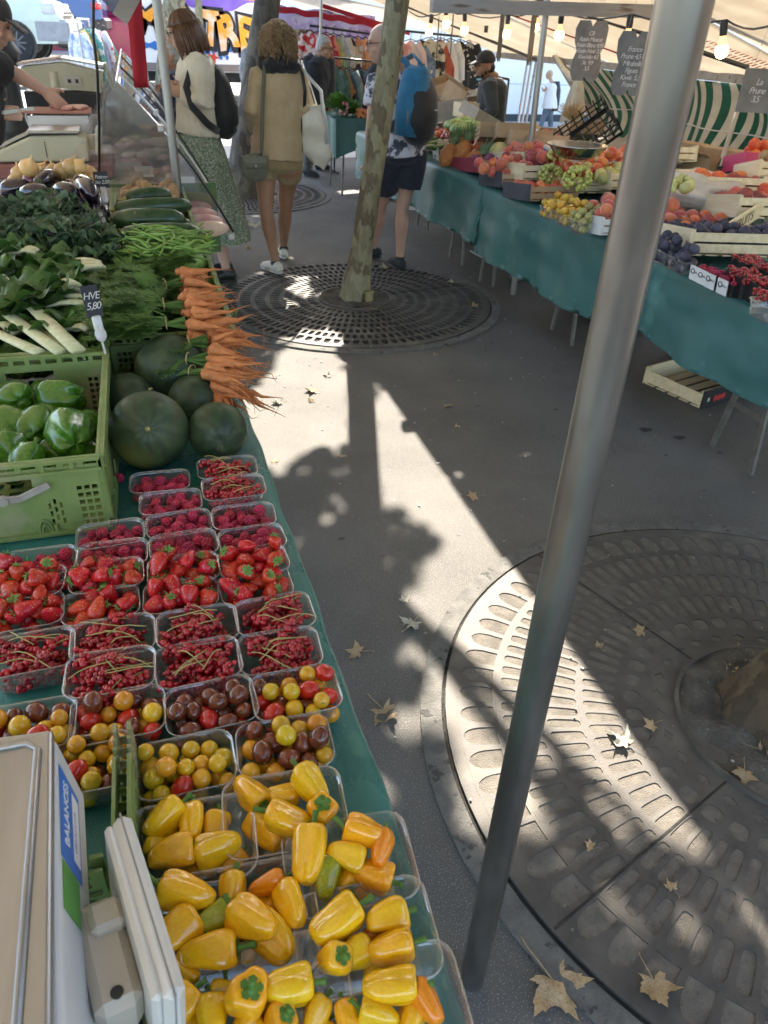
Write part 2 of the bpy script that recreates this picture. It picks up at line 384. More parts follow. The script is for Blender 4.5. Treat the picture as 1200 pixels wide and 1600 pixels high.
def grate(cx,cy,ro,ri,rows,label,fill,a0=0,seams=4,zt=.016,fz=.005):
    t=empty('tree_grate',(cx,cy,0),0,label,'tree grate','round cast iron grates around the tree trunks')
    p=MB(); annulus(p,0,0,ro-.02,ro,zt,0)
    sm=[a0+2*PI*k/seams for k in range(seams)]
    edges=[ri+.02]+[r for row in rows for r in row[:2]]+[ro-.02]
    # plain rings between rows
    es=sorted(edges)
    prev=ri
    for row in sorted(rows):
        if row[0]-prev>1e-4: annulus(p,0,0,prev,row[0],zt,0)
        cellring(p,0,0,row[0],row[1],row[2],a0,row[4],row[5],row[3],zt,zt)
        prev=row[1]
    if ro-.02-prev>1e-4: annulus(p,0,0,prev,ro-.02,zt,0)
    p.build('plate',iron,t)
    s=MB()
    for a in sm:
        d=Vector((math.cos(a),math.sin(a),0)); s.bar(d*(ri+.005)+Vector((0,0,zt+.0008)),d*(ro-.005)+Vector((0,0,zt+.0008)),.006,.0016)
    s.build('seam',soilshade,t)
    f=MB(); disc(f,0,0,ro-.003,fz,96,12,.002); f.build('fill',fill,t)
    k=MB(); annulus(k,0,0,ri-.012,ri,zt+.014,0,80); k.build('collar',iron,t)
    k=MB(); annulus(k,0,0,ro+.012,ro+.075,.011,0,120); k.build('concrete_rim',concrete,t)
    q=MB(); annulus(q,0,0,ro+.001,ro+.011,.0065,0,120); q.build('gap',soilshade,t)
    q=MB(); disc(q,0,0,ri-.01,.022,64,14,.03); q.build('soil',soil,t)
    return t
T1=(1.62,1.06); T2=(1.37,5.27); T3=(1.03,9.4)
grate(T1[0],T1[1],1.02,.33,[(.35,.41,30,'dia',.014,.018),(.42,.49,40,'round',.008,.010),(.50,.61,80,'slot',.006,.0065),(.62,.73,96,'slot',.006,.0065),(.74,.86,104,'slot',.007,.0075),(.87,.985,72,'arch',.008,.009)],'wide cast iron tree grate with grit filled slots in the foreground, beside the leaning pole',grit,.35,fz=.0132)
fr=[(.30,.36,44,'slot',.006,.010),(.375,.445,60,'slot',.006,.009),(.46,.54,72,'slot',.007,.009),(.555,.64,84,'slot',.007,.009),(.655,.745,96,'slot',.007,.009),(.76,.85,104,'slot',.007,.009),(.865,.96,92,'arch',.007,.010)]
grate(T2[0],T2[1],1.0,.27,fr,'round iron tree grate with open slots around the pale mottled trunk',soilshade,.2)
grate(T3[0],T3[1],1.0,.27,fr,'round iron tree grate farthest along the aisle, around the dark grey trunk',soilshade,.5)
# ---------- trees ----------
def lit(gx,gy):
    """sunlit patches (metres on the ground) that the unseen crown leaves are cut to spare"""
    def inside(poly):
        c=False; n=len(poly)
        for i in range(n):
            x1,y1=poly[i];x2,y2=poly[(i+1)%n]
            if (y1>gy)!=(y2>gy) and gx<(x2-x1)*(gy-y1)/(y2-y1)+x1: c=not c
        return c
    return any(inside(p) for p in LIT)
def gp(L_): return [(G(x,y).x,G(x,y).y) for x,y in L_]
LIT=[gp([(458,522),(530,522),(528,560),(552,600),(556,690),(520,702),(470,706),(430,750),(395,720),(370,640),(420,590)]),
     gp([(583,610),(605,615),(655,672),(718,750),(800,850),(700,862),(640,800),(583,790)]),
     gp([(735,855),(840,855),(965,1090),(1090,1300),(1060,1320),(960,1290),(900,1200),(830,1190),(830,1330),(740,1290),(690,1150),(665,1040),(640,1060),(625,930),(690,870)]),
     gp([(455,445),(490,430),(470,480),(440,495),(425,480)]),gp([(590,1100),(650,1120),(640,1150),(600,1150)]),gp([(1010,1290),(1090,1290),(1120,1330),(1060,1350)])]
# sun spots along the edge of the left cloth (ground point under the same sun ray)
for (a,b) in ((.50,.56),(.72,.86),(1.1,1.2)):
    z=.85; LIT.append([(.05-SX*z,a-SY*z),(.3-SX*z,a-SY*z),(.3-SX*z,b-SY*z),(.05-SX*z,b-SY*z)])
rl=random.Random(5)
def leafquad(mb,c,s,rng,flat=.5):
    n=Vector((rng.gauss(0,flat),rng.gauss(0,flat),1)).normalized(); a=n.orthogonal().normalized(); a=Matrix.Rotation(rng.uniform(0,2*PI),3,n)@a; b=n.cross(a)
    pts=[(0,-.5),(.28,-.42),(.5,-.1),(.33,.05),(.42,.3),(.15,.22),(0,.55),(-.15,.22),(-.42,.3),(-.33,.05),(-.5,-.1),(-.28,-.42)]
    mb.add([c+a*(x*s)+b*(y*s)+n*(-.12*s*abs(x)) for x,y in pts],[tuple(range(12))])
def tree(x,y,h0,path,radii,bm,label,crown_pts,nm='plane_tree',flare=1.0,knots=0):
    t=empty(nm,(x,y,0),0,label,'tree','trees planted along the aisle')
    b=MB(); P=[];Rr=[]
    for i in range(len(path)-1):
        a=Vector(path[i]);c=Vector(path[i+1]); k=8
        for j in range(k): P.append(a.lerp(c,j/k)); Rr.append(lerp(radii[i],radii[i+1],j/k))
    P.append(Vector(path[-1]));Rr.append(radii[-1])
    n=28; vs=[];fs=[]
    for i,p in enumerate(P):
        for j in range(n):
            a=2*PI*j/n; r=Rr[i]*(1+.10*noise.noise(Vector((math.cos(a)*1.5,math.sin(a)*1.5,p.z*2.2+x)))+.05*noise.noise(Vector((math.cos(a)*4,math.sin(a)*4,p.z*7+x))))
            if p.z<.35: r*=1+flare*(.35-p.z)*(.9+.8*noise.noise(Vector((math.cos(a)*2.2,math.sin(a)*2.2,x))))
            vs.append(p+Vector((r*math.cos(a),r*math.sin(a),0)))
    for i in range(len(P)-1):
        for j in range(n): fs.append((i*n+j,i*n+(j+1)%n,(i+1)*n+(j+1)%n,(i+1)*n+j))
    b.add(vs,fs)
    top=Vector(path[-1]);rg=random.Random(int(x*100))
    for c in crown_pts[:7]:
        e=Vector(c)-Vector((x,y,0)); mid=top.lerp(e,.5)+Vector((0,0,.3)); b.tube([top-Vector((0,0,.5)),mid,e],[radii[-1]*.6,radii[-1]*.35,.015],8)
    b.build('trunk',bm,t,True)
    if crown_pts:
        c=MB()
        for q in crown_pts: leafquad(c,Vector(q)-Vector((x,y,0)),rg.uniform(.11,.17),rg,.35)
        c.build('crown',leafgreen,t)
    return t
CR={0:[],1:[],2:[]}
for _ in range(19000):  # unseen crown leaves, laid along the sun rays to shape the ground's shade
    gx=rl.uniform(-1.1,2.2); gy=rl.uniform(-4,11.8)
    if lit(gx,gy): continue
    if gx<.1 and rl.random()<.4: continue
    z=rl.uniform(3.3,5.4); p=(gx+SX*z,gy+SY*z,z)
    # leaf size also covers a margin, so keep clear of the openings
    if any(lit(gx+dx,gy+dy) for dx,dy in((.03,0),(-.03,0),(0,.04),(0,-.04))): continue
    k=0 if p[1]<3.2 else (1 if p[1]<8.4 else 2); CR[k].append(p)
tree(T1[0]+.03,T1[1],0,[(0,0,0),(.05,0,.6),(.17,.0,1.9),(.3,.05,3.4)],[.135,.105,.095,.08],bark2,'brown scarred plane trunk at the right edge in the foreground grate',CR[0],flare=1.6)
tree(T2[0],T2[1],0,[(0,0,0),(.075,0,.6),(.255,.0,1.9),(.47,.0,3.6)],[.085,.075,.075,.06],bark,'slender pale mottled plane trunk leaning right in the middle grate',CR[1],flare=1.1)
tree(T3[0],T3[1],0,[(0,0,0),(.11,0,.6),(.42,.0,1.9),(.8,.05,3.6)],[.19,.155,.14,.12],barkdark,'dark grey tree trunk behind the woman in the tan blouse',CR[2],flare=2.2)
q=MB(); q.tube([(0,0,0),(0,0,.07)],.03,14); q.tube([(0,0,.07),(0,0,.085)],.037,14); tag(q.build('water_inlet',mat('dusty_yellow_plastic',(.30,.26,.12),(.2,.17,.08),scale=20)),'short yellowish capped pipe standing against the pale mottled trunk','pipe'); bpy.data.objects['water_inlet'].location=(T2[0]+.075,T2[1]-.11,.015)
# background trees (beyond the aisle, cut by the top of the photo)
def bgtree(px,py,px2,y,r,label,bm,h=9):
    b=PY(px,py,y); b.z=0; c=PY(px2,0,y)
    dx=(c.x-b.x)/max(.5,c.z); rg=random.Random(px)
    pts=[(b.x+dx*h+rg.gauss(0,1.1),y+rg.gauss(0,1.1),h+rg.gauss(0,.9)) for _ in range(500)]
    tree(b.x,y,0,[(0,0,0),(dx*.6,0,.6),(dx*3,0,3),(dx*7,0,7)],[r,r*.85,r*.8,r*.5],bm,label,pts,flare=2)
bgtree(255,150,272,21,.30,'pale plane trunk in front of the painted truck, behind the woman in the cream sweater',bark)
bgtree(312,120,310,19,.09,'thin young trunk in front of the painted lettering',bark)
# ---------- dead leaves ----------
dry=mat('dry_leaf',(.42,.29,.15),(.58,.43,.25),rough=.7,scale=16,detail=6,bump=.4,bscale=60,c3=(.22,.12,.05),c3thr=(.6,.7),c3scale=30,translucent=.2,var=.25)
drypale=mat('dry_leaf_pale',(.55,.50,.38),(.66,.62,.50),rough=.75,scale=14,bump=.4,bscale=60,c3=(.3,.25,.16),c3thr=(.62,.7),c3scale=25,translucent=.2)
def leafmesh(seed,curl,size=1.0):
    rg=random.Random(seed)
    tips=[(-115,.55),(-62,.86),(0,1.0),(62,.86),(115,.55)]
    val=[(-150,.18),(-88,.47),(-31,.56),(31,.56),(88,.47),(150,.18)]
    ctrl=[]
    for i,(a,r) in enumerate(tips):
        ctrl.append((val[i][0],val[i][1]*rg.uniform(.85,1.1)))
        r*=rg.uniform(.85,1.1); ctrl+= [(a-17,r*.62),(a-12,r*.76),(a-8,r*.72),(a,r),(a+8,r*.74),(a+12,r*.75),(a+17,r*.60)]
    ctrl.append((val[5][0],val[5][1])); n=len(ctrl); K=6
    mb=MB(); vs=[Vector((0,0,0))]
    w1,w2=rg.uniform(0,6),rg.uniform(0,6)
    for k in range(1,K+1):
        for a,r in ctrl:
            q=r*k/K; x=q*math.sin(rad(a)); y=q*math.cos(rad(a)); ridge=abs(math.sin(rad(a)*180/62*.5))
            z=curl*(.5*q*q*abs(math.sin(rad(a)*1.3+w1))-.12*ridge*q+.25*noise.noise(Vector((x*2.3,y*2.3,seed))))
            vs.append(Vector((x,y,z))*size)
    fs=[(0,1+i,2+i) for i in range(n-1)]
    for k in range(1,K):
        for i in range(n-1): fs.append((1+(k-1)*n+i,1+k*n+i,2+k*n+i,2+(k-1)*n+i))
    vs2=[v-Vector((0,0,.012*size)) for v in vs]; o=len(vs)
    mb.add(vs+vs2,fs+[tuple(i+o for i in f[::-1]) for f in fs])
    st=MB(); st.tube([(0,0,0),(.05,-.35,.03),(.12,-.75,.06),(.1,-1.0,.02)],[.018,.015,.013,.02],6)
    return mb,st
LF=[]
for sd,cu,mt in((3,.5,dry),(8,.9,dry),(15,1.3,dry),(21,1.5,drypale),(30,.8,dry)):
    a,b_=leafmesh(sd,cu); e=empty('dead_leaf'); a.build('blade',mt,e,True); b_.build('stalk',dry,e,True); LF.append(Proto(e))
spots=[(862,1535,.085,0,-170,'large tan five lobed dead leaf with a long stalk, near the foot of the pole'),(1018,1542,.055,1,170,'tan dead leaf with a curled edge on the concrete rim, right of the large one'),
 (975,1168,.05,3,30,'pale curled dead leaf lying on the foreground grate in the sun'),(645,975,.05,3,120,'crumpled pale dead leaf by the rim of the foreground grate'),(633,940,.028,3,10,'small pale leaf scrap above the crumpled one'),
 (560,1020,.045,0,60,'tan dead leaf beside the left stall cloth, in the trunk shadow'),(600,1112,.06,2,200,'spiky pale tan dead leaf touching the left stall cloth'),(741,777,.042,1,80,'tan dead leaf at the edge of the sunlit strip'),
 (700,635,.035,1,150,'tan dead leaf in the shade right of the sunlit strip, nearer the far grate'),(715,668,.022,2,10,'small tan leaf scrap below the lone leaf in mid aisle'),(1000,993,.035,1,60,'tan dead leaf on the shaded part of the foreground grate'),
 (935,1018,.022,2,0,'small leaf scrap on the foreground grate beside its shadow edge'),(1017,1140,.03,0,90,'tan dead leaf near the soil ring of the foreground grate'),(1160,1215,.04,4,140,'tan dead leaf on the soil in front of the brown trunk'),
 (1142,1055,.035,2,40,'dead leaf on the soil behind the brown trunk'),(1185,1180,.04,2,220,'tan dead leaf leaning on the brown trunk base'),(1047,1395,.022,4,0,'tiny leaf scrap on the lower part of the foreground grate'),(922,1330,.02,2,50,'tiny pale scrap low on the foreground grate'),
 (490,612,.05,1,80,'dead leaf in the bright patch by the carrots'),(437,630,.04,3,100,'pale dead leaf at the left of the bright patch'),(487,628,.03,2,20,'curled dead leaf just below the one in the bright patch'),(515,588,.035,3,60,'pale dead leaf at the top of the bright patch'),
 (535,714,.02,4,0,'small leaf in the shade below the bright patch'),(430,722,.025,0,0,'small tan leaf next to the left cloth by the melons'),(395,355,.09,3,0,'pale dead leaf on the asphalt beside the glass case'),(392,388,.05,2,120,'small pale leaf between the glass case and the middle grate'),
 (603,423,.06,3,80,'pale dead leaf beside the black shoe on the middle grate'),(742,483,.04,2,10,'pale scrap at the right rim of the middle grate'),(585,488,.035,0,10,'tan leaf on the middle grate below the pale trunk'),(707,445,.04,3,70,'pale leaf just outside the middle grate rim'),
 (1158,1022,.03,4,300,'yellow green leaf behind the soil ring'),(693,1130,.018,2,0,'tiny scrap on the concrete rim of the foreground grate'),(680,555,.02,2,0,'tiny pale scrap on the asphalt right of the trunk shadow')]
for px,py,s,k,a,lb in spots:
    p=G(px,py,0); d=min((p.x-T1[0])**2+(p.y-T1[1])**2,(p.x-T2[0])**2+(p.y-T2[1])**2); p.z=(.018 if d<1.04 else .0)+s*.13
    LF[k].get(lb,'leaf','dead leaves on the ground',p,(rad(R.uniform(-10,10)),rad(R.uniform(-10,10)),rad(a)),s*1.2)
# small rubbish and grit nobody could count
lt=MB(); rg=random.Random(9)
for _ in range(600):
    x,y=rg.uniform(.1,2.9),rg.uniform(.3,11); s=rg.uniform(.0015,.006)*(1+y*.12); lt.box((x,y,.001+s*.3+(.017 if math.hypot(x-T1[0],y-T1[1])<1.02 or math.hypot(x-T2[0],y-T2[1])<1.0 else 0)),(s*rg.uniform(.7,2.2),s,s*.5),Matrix.Rotation(rg.uniform(0,6),3,'Z'))

st=MB(); rs=random.Random(12)
def blot(x,y,r,z=.0022):
    n=14; st.poly([(x+r*math.cos(2*PI*i/n)*rs.uniform(.6,1.2)*1.5,y+r*math.sin(2*PI*i/n)*rs.uniform(.6,1.2),z) for i in range(n)])
for px,py,r in((1008,672,.028),(1062,684,.024),(1040,712,.008),(1125,708,.012),(868,640,.01),(655,565,.008)): q=G(px,py,0); blot(q.x,q.y,r)
for _ in range(70): blot(rs.uniform(.3,2.6),rs.uniform(.4,8),rs.uniform(.004,.011))
tag(st.build('stains',mat('dark_stain',(.035,.032,.03),(.06,.055,.05),rough=.6,scale=40)),'dark gum spots and stains on the asphalt','stains',kind='stuff')
tag(lt.build('litter',mat('litter',(.45,.42,.36),(.12,.10,.08),scale=60)),'fine grit and leaf crumbs scattered over the aisle','litter',kind='stuff')
# ---------- left stall: table, cloth, crates ----------
TZ=.83
cloth=mat('teal_oilcloth',(.026,.145,.125),(.045,.20,.17),rough=.28,scale=5,detail=6,bump=.25,bscale=420,c3=(.05,.20,.16),c3thr=(.62,.72),c3scale=14,spec=.5,rvar=.1)
wood=mat('crate_wood',(.50,.37,.19),(.62,.49,.28),rough=.7,scale=5,stretch=(1,8,8),bump=.2,bscale=60,var=.12)
steel=mat('galvanised_steel',(.30,.30,.29),(.42,.415,.40),rough=.38,scale=7,stretch=(1,1,.25),metal=.9,bump=.05,rvar=.14)
oldwood=mat('weathered_wood',(.22,.19,.16),(.33,.29,.25),rough=.8,scale=4,stretch=(1,9,9),bump=.3,bscale=50)
greenpl=mat('green_crate_plastic',(.15,.215,.065),(.21,.28,.095),rough=.48,scale=6,bump=.12,bscale=90,c3=(.30,.29,.17),c3thr=(.56,.70),c3scale=9,spec=.4)
greypl=mat('grey_latch_plastic',(.27,.25,.22),(.36,.33,.29),rough=.5,scale=20)
def ex(y): return .222-.021*y
t=empty('trestle_table',(-.5,1.2,0),0,'trestle table hidden under the left teal oilcloth','table')
a=MB(); a.box((.03,.0,TZ-.025),(1.25,3.1,.03)); a.build('tabletop',oldwood,t)
for x in(-.5,.5):
    for y in(-1.2,0,1.2):
        a=MB(); a.tube([(x,y,0),(x,y,TZ-.04)],.018,8); a.build('leg',steel,t,True)
a=MB()
def clo(u,v):
    y=-.45+v*3.4; L_=1.55
    s=u*(1.35+.32); x0=ex(y)+.002*math.sin(y*13)+.0015*math.sin(y*31+1)
    wr=.0030*noise.noise(Vector((s*5,y*9,0)))+.0012*noise.noise(Vector((s*22,y*16,4)))
    if s<1.33: 
        x=x0-1.35+s; k=max(0,(s-1.15)/.18); return Vector((x,y,TZ+.001+wr*(1+2*k)))
    q=s-1.33; a_=min(q/.03,PI/2*1.0); f=max(0,q-.047)
    fold=.009*math.sin(y*11+1.2*math.sin(y*3.1))*(f/.28)+.01*math.sin(y*27)*(f/.28)
    return Vector((x0-.02+.02*math.sin(a_)+fold+.03*f, y, TZ+.001-.02*(1-math.cos(a_))-f))
a.slab(clo,110,260,(0,0,-.0015))
tag(a.build('tablecloth',cloth,smooth=True),'shiny teal oilcloth under the berries and peppers on the near left table','tablecloth')
def panel(mb,W,H,holes,th,fr):
    """flat wall W x H with real openings; fr maps (x,z,depth) to 3D"""
    xs=sorted({0,W,*[h[0] for h in holes],*[h[2] for h in holes]}); zs=sorted({0,H,*[h[1] for h in holes],*[h[3] for h in holes]})
    def solid(i,j):
        if i<0 or j<0 or i>=len(xs)-1 or j>=len(zs)-1: return False
        cx=(xs[i]+xs[i+1])/2; cz=(zs[j]+zs[j+1])/2
        return not any(h[0]<cx<h[2] and h[1]<cz<h[3] for h in holes)
    for i in range(len(xs)-1):
        for j in range(len(zs)-1):
            if not solid(i,j): continue
            x0,x1,z0,z1=xs[i],xs[i+1],zs[j],zs[j+1]
            P=[fr(x0,z0,0),fr(x1,z0,0),fr(x1,z1,0),fr(x0,z1,0)];Q=[fr(x0,z0,th),fr(x1,z0,th),fr(x1,z1,th),fr(x0,z1,th)]
            f=[(0,1,2,3),(7,6,5,4)]
            if not solid(i,j-1): f.append((1,0,4,5))
            if not solid(i+1,j): f.append((2,1,5,6))
            if not solid(i,j+1): f.append((3,2,6,7))
            if not solid(i-1,j): f.append((0,3,7,4))
            mb.add(P+Q,f)
def crate_holes(W,H,long=True):
    h=[]
    n=int(W/.034)
    for i in range(n): # top rim row
        x=(i+.15)*W/n; h.append((x,H-.020,x+W/n*.7,H-.008))
    cw=min(.11,W*.3); h.append((W/2-cw/2,H-.075,W/2+cw/2,H-.038)) # hand opening
    for s in(0,1): # end lattices
        x0=.012 if s==0 else W-.052
        for i in range(3):
            for j in range(6): h.append((x0+i*.014,.018+j*.016,x0+i*.014+.010,.018+j*.016+.011))
    for s in(-1,1):
        for i in range(3):
            for j in range(3):
                x=W/2+s*(cw/2+.022)+s*i*.010-.003; z=.028+j*.018+(i%2)*.009; h.append((x,z,x+.005,z+.013))
    return h
def crate(x0,x1,y0,y1,z0,h,label,name='folding_crate'):
    t=empty(name,((x0+x1)/2,(y0+y1)/2,z0),0,label,'crate','green plastic folding crates on the left stall')
    W=x1-x0;D=y1-y0; th=.006
    for nm,fr,w_ in (('f',lambda x,z,d:Vector((x-W/2,-D/2+d,z)),W),('b',lambda x,z,d:Vector((x-W/2,D/2-d,z)),W),('l',lambda x,z,d:Vector((-W/2+d,x-D/2,z)),D),('r',lambda x,z,d:Vector((W/2-d,x-D/2,z)),D)):
        a=MB(); panel(a,w_,h,crate_holes(w_,h),th,fr)
        # outside ribs and rims
        for z in (h-.004,h-.026,.012): a.bar(fr(.0,z,-.004),fr(w_,z,-.004),.010,.006)
        k=int(w_/.05)
        for i in range(k+1):
            x=w_*i/k
            if abs(x-w_/2)>.07 or w_>.4 and abs(x-w_/2)>.08: a.bar(fr(x,.012,-.003),fr(x,.030,-.003),.004,.007,(1,0,0)); a.bar(fr(x,h-.026,-.003),fr(x,h-.004,-.003),.004,.007,(1,0,0))
        for s in(-1,1): # arched lugs at the foot
            cx=w_/2+s*.06
            for rr_ in(.012,.007): a.tube([fr(cx+rr_*math.cos(q*PI/6),.014+.030*(rr_/.012)*math.sin(q*PI/6),-.004) for q in range(7)],.0022,6)
        a.build('side_wall',greenpl,t)
        if nm in 'fb':
            l=MB(); l.bar(fr(w_/2-.085,h-.055,-.009),fr(w_/2-.03,h-.072,-.009),.006,.012); l.bar(fr(w_/2-.03,h-.072,-.009),fr(w_/2+.03,h-.072,-.009),.006,.013); l.bar(fr(w_/2+.03,h-.072,-.009),fr(w_/2+.085,h-.048,-.009),.006,.012)
            l.tube([fr(w_/2,h-.072,-.006),fr(w_/2,h-.072,-.016)],.010,14); l.build('latch',greypl,t,auto=30,smooth=False)
    a=MB(); panel(a,W-.004,D-.004,[(.03+i*.04,.03+j*.04,.055+i*.04,.055+j*.04) for i in range(int((W-.06)/.04)) for j in range(int((D-.06)/.04))],.005,lambda x,z,d:Vector((x-W/2+.002,z-D/2+.002,.004+d))); a.build('base',greenpl,t)
    for sx in(-1,1):
        for sy in(-1,1):
            a=MB(); a.box((sx*(W/2-.001),sy*(D/2-.001),h/2),(.012,.012,h+.004),bev=.003); a.build('corner_post',greenpl,t)
    return t
crate(-.52,-.155,1.325,1.87,TZ+.003,.172,'green folding crate holding green bell peppers')
crate(-.52,-.158,1.90,2.62,TZ+.003,.17,'green folding crate holding chard, behind the green bell peppers')
crate(-.52,-.165,2.65,3.42,TZ+.003,.17,'green folding crate under the dark curly kale')
crate(-.53,-.17,3.45,4.30,TZ+.003,.17,'green folding crate under the aubergines and onions')
crate(-.15,.175,2.02,2.82,TZ+.003,.155,'green folding crate under the bunched carrots and green beans')
crate(-.155,.16,2.86,4.10,TZ+.003,.17,'green folding crate with marrows and brown potatoes')
a=MB(); a.box((0,0,0),(1.5,1.6,.03)); q=empty('trestle_table',(-.6,3.75,0),0,'second trestle table under the far crates of the left stall','table')
a=MB(); a.box((.05,.0,TZ-.025),(1.4,1.9,.03)); a.build('tabletop',oldwood,q)
for x in(-.6,.65):
    for y in(-.8,.8):
        a=MB(); a.tube([(x,y,0),(x,y,TZ-.04)],.018,8); a.build('leg',steel,q,True)
# ---------- fruit prototypes ----------
def rbump(m,kind,scale,strength,dist=.002,seed=None):
    nt=m.node_tree;N=nt.nodes;L=nt.links; b=N['Principled BSDF']; tc=N.new('ShaderNodeTexCoord'); v=N.new('ShaderNodeTexVoronoi'); v.inputs['Scale'].default_value=scale; L.new(tc.outputs['Object'],v.inputs[0]); bp=N.new('ShaderNodeBump'); bp.inputs['Strength'].default_value=strength; bp.inputs['Distance'].default_value=dist; L.new(v.outputs['Distance'],bp.inputs['Height']); L.new(bp.outputs[0],b.inputs['Normal'])
    if seed:
        cr=N.new('ShaderNodeValToRGB'); cr.color_ramp.elements[0].position=.10; cr.color_ramp.elements[0].color=(*seed,1); cr.color_ramp.elements[1].position=.17; L.new(v.outputs['Distance'],cr.inputs[0]); mx=N.new('ShaderNodeMix'); mx.data_type='RGBA'
        ms=N.new('ShaderNodeMath'); ms.operation='LESS_THAN'; ms.inputs[1].default_value=.15; L.new(v.outputs['Distance'],ms.inputs[0]); L.new(ms.outputs[0],mx.inputs[0])
        old=b.inputs['Base Color'].links[0].from_socket; L.new(old,mx.inputs[6]); mx.inputs[7].default_value=(*seed,1); L.new(mx.outputs[2],b.inputs['Base Color'])
rasp_m=mat('raspberry_skin',(.34,.014,.045),(.50,.04,.085),rough=.42,scale=120,sss=.25,var=.22,hvar=.006)
straw_m=mat('strawberry_skin',(.42,.008,.010),(.55,.03,.015),rough=.25,scale=45,sss=.2,coat=.3,var=.15,hvar=.008); rbump(straw_m,'v',210,.5,.0015,(.75,.45,.10))
cur_m=mat('red_currant_skin',(.27,.004,.010),(.44,.009,.016),rough=.1,scale=60,sss=.15,coat=.7,var=.2)
stalk_m=mat('dry_stalk',(.45,.38,.14),(.36,.33,.12),rough=.6,scale=30)
green_m=mat('fresh_calyx',(.10,.22,.04),(.18,.32,.08),rough=.5,scale=60)
tomy=mat('yellow_tomato_skin',(.62,.33,.008),(.66,.44,.02),rough=.12,scale=30,sss=.2,coat=.6,var=.15,hvar=.025)
tomb=mat('brown_tomato_skin',(.12,.026,.011),(.20,.048,.018),rough=.1,scale=40,coat=.7,var=.3)
tomr=mat('red_tomato_skin',(.48,.015,.010),(.58,.03,.015),rough=.12,scale=30,coat=.6,sss=.1,var=.15)
pepy=mat('yellow_pepper_skin',(.80,.39,.006),(.85,.49,.010),rough=.14,scale=14,coat=.75,sss=.12,var=.08,hvar=.018,c3=(.45,.40,.02),c3thr=(.66,.80),c3scale=16)
pepg=mat('half_green_pepper_skin',(.42,.36,.01),(.24,.30,.012),rough=.16,scale=18,coat=.5,thr=(.4,.55))
pepo=mat('orange_pepper_skin',(.75,.20,.006),(.80,.30,.008),rough=.16,scale=14,coat=.5,sss=.1)
bell_m=mat('green_bell_pepper_skin',(.035,.125,.007),(.075,.19,.013),rough=.24,scale=12,coat=.35,var=.15)
pstem=mat('pepper_stalk',(.06,.16,.02),(.12,.24,.04),rough=.5,scale=60)
def mkrasp(seed):
    rg=random.Random(seed); b=MB(); r=.0108
    n=9
    for i in range(7):
        th=rad(18+i*21); k=max(3,int(round(9.5*math.sin(th))))
        for j in range(k):
            ph=2*PI*(j+.5*(i%2))/k+rg.uniform(-.1,.1); d=Vector((math.sin(th)*math.cos(ph),math.sin(th)*math.sin(ph),math.cos(th)*1.12)); q=.0030*rg.uniform(.9,1.12); b.ell(d*(r*.80),q,7,5)
    b.ell((0,0,0),(r*.82,r*.82,r*.9),12,8); e=empty('raspberry'); b.build('flesh',rasp_m,e,True)
    if seed%2:
        h=MB(); h.tube([(0,0,-r*1.02),(0,0,-r*1.08)],.0035,10); h.build('hollow',mat('raspberry_core',(.16,.01,.02)),e,True)
    return Proto(e)
RASP=[mkrasp(1),mkrasp(2),mkrasp(3)]
def mkstraw(seed):
    rg=random.Random(seed); e=empty('strawberry'); b=MB(); L_=.019*rg.uniform(.9,1.25); W=.0145
    pf=[(0,-L_),(.18,-.97*L_),(.42,-.82*L_),(.68,-.5*L_),(.90,-.08*L_),(1.0,.28*L_),(.93,.55*L_),(.66,.74*L_),(.3,.78*L_),(0,.76*L_)]
    q=seed*.7
    b.lathe([(r*W,z) for r,z in pf],18,fn=lambda t,v:1+.07*math.sin(2*t+q)+.04*math.sin(3*t+2*q+v*4),sx=1,sy=.86); b.build('flesh',straw_m,e,True,auto=60)
    c=MB()
    for i in range(8):
        a=2*PI*i/8+rg.uniform(-.15,.15); l=.011*rg.uniform(.8,1.25); d=Vector((math.cos(a),math.sin(a),0)); s=Vector((-d.y,d.x,0)); z=.80*L_
        c.add([Vector((0,0,z)),d*l*.5+s*.0022+Vector((0,0,z+.0018)),d*l+Vector((0,0,z+rg.uniform(-.001,.005))),d*l*.5-s*.0022+Vector((0,0,z+.0018))],[(0,1,2,3)])
    c.tube([(0,0,z),(0,.001,z+.007)],.0008,5); c.build('calyx',green_m,e)
    return Proto(e)
STRAW=[mkstraw(i) for i in range(1,5)]
def mkcur(seed):
    rg=random.Random(seed); e=empty('red_currant_sprig'); b=MB(); s=MB(); L_=.056; pts=[]
    for i in range(9): pts.append(Vector((L_*(i/8-.5),.008*math.sin(i*.5+seed),.003*math.sin(i*.8+seed)+.002)))
    s.tube(pts,.0007,5)
    for i in range(24):
        p=pts[min(8,int(i*.36))]; d=Vector((rg.gauss(0,.5),rg.gauss(0,1),rg.gauss(.1,.8))).normalized(); r=.0047*rg.uniform(.85,1.15); c=p+d*.0068; b.ell(c,r,10,8); s.tube([p,c],.0004,4); 
    b.build('berries',cur_m,e,True); s.build('stalk',stalk_m,e)
    return Proto(e)
CUR=[mkcur(i) for i in range(1,6)]
def mktom(m,ln,nm):
    e=empty(nm); b=MB(); r=.0145; b.lathe([(0,-r*ln),(r*.35,-r*ln*.94),(r*.7,-r*ln*.72),(r*.95,-r*ln*.3),(r,r*.05),(r*.93,r*ln*.42),(r*.68,r*ln*.76),(r*.35,r*ln*.93),(r*.1,r*ln*.95),(0,r*ln*.93)],18); b.build('flesh',m,e,True)
    c=MB(); c.tube([(0,0,r*ln*.92),(0,0,r*ln*.955)],.0016,8); c.build('stem_scar',pstem,e); return Proto(e)
TOMY=mktom(tomy,1.0,'yellow_cherry_tomato'); TOMB=mktom(tomb,1.22,'brown_cherry_tomato'); TOMR=mktom(tomr,1.3,'red_cherry_tomato')
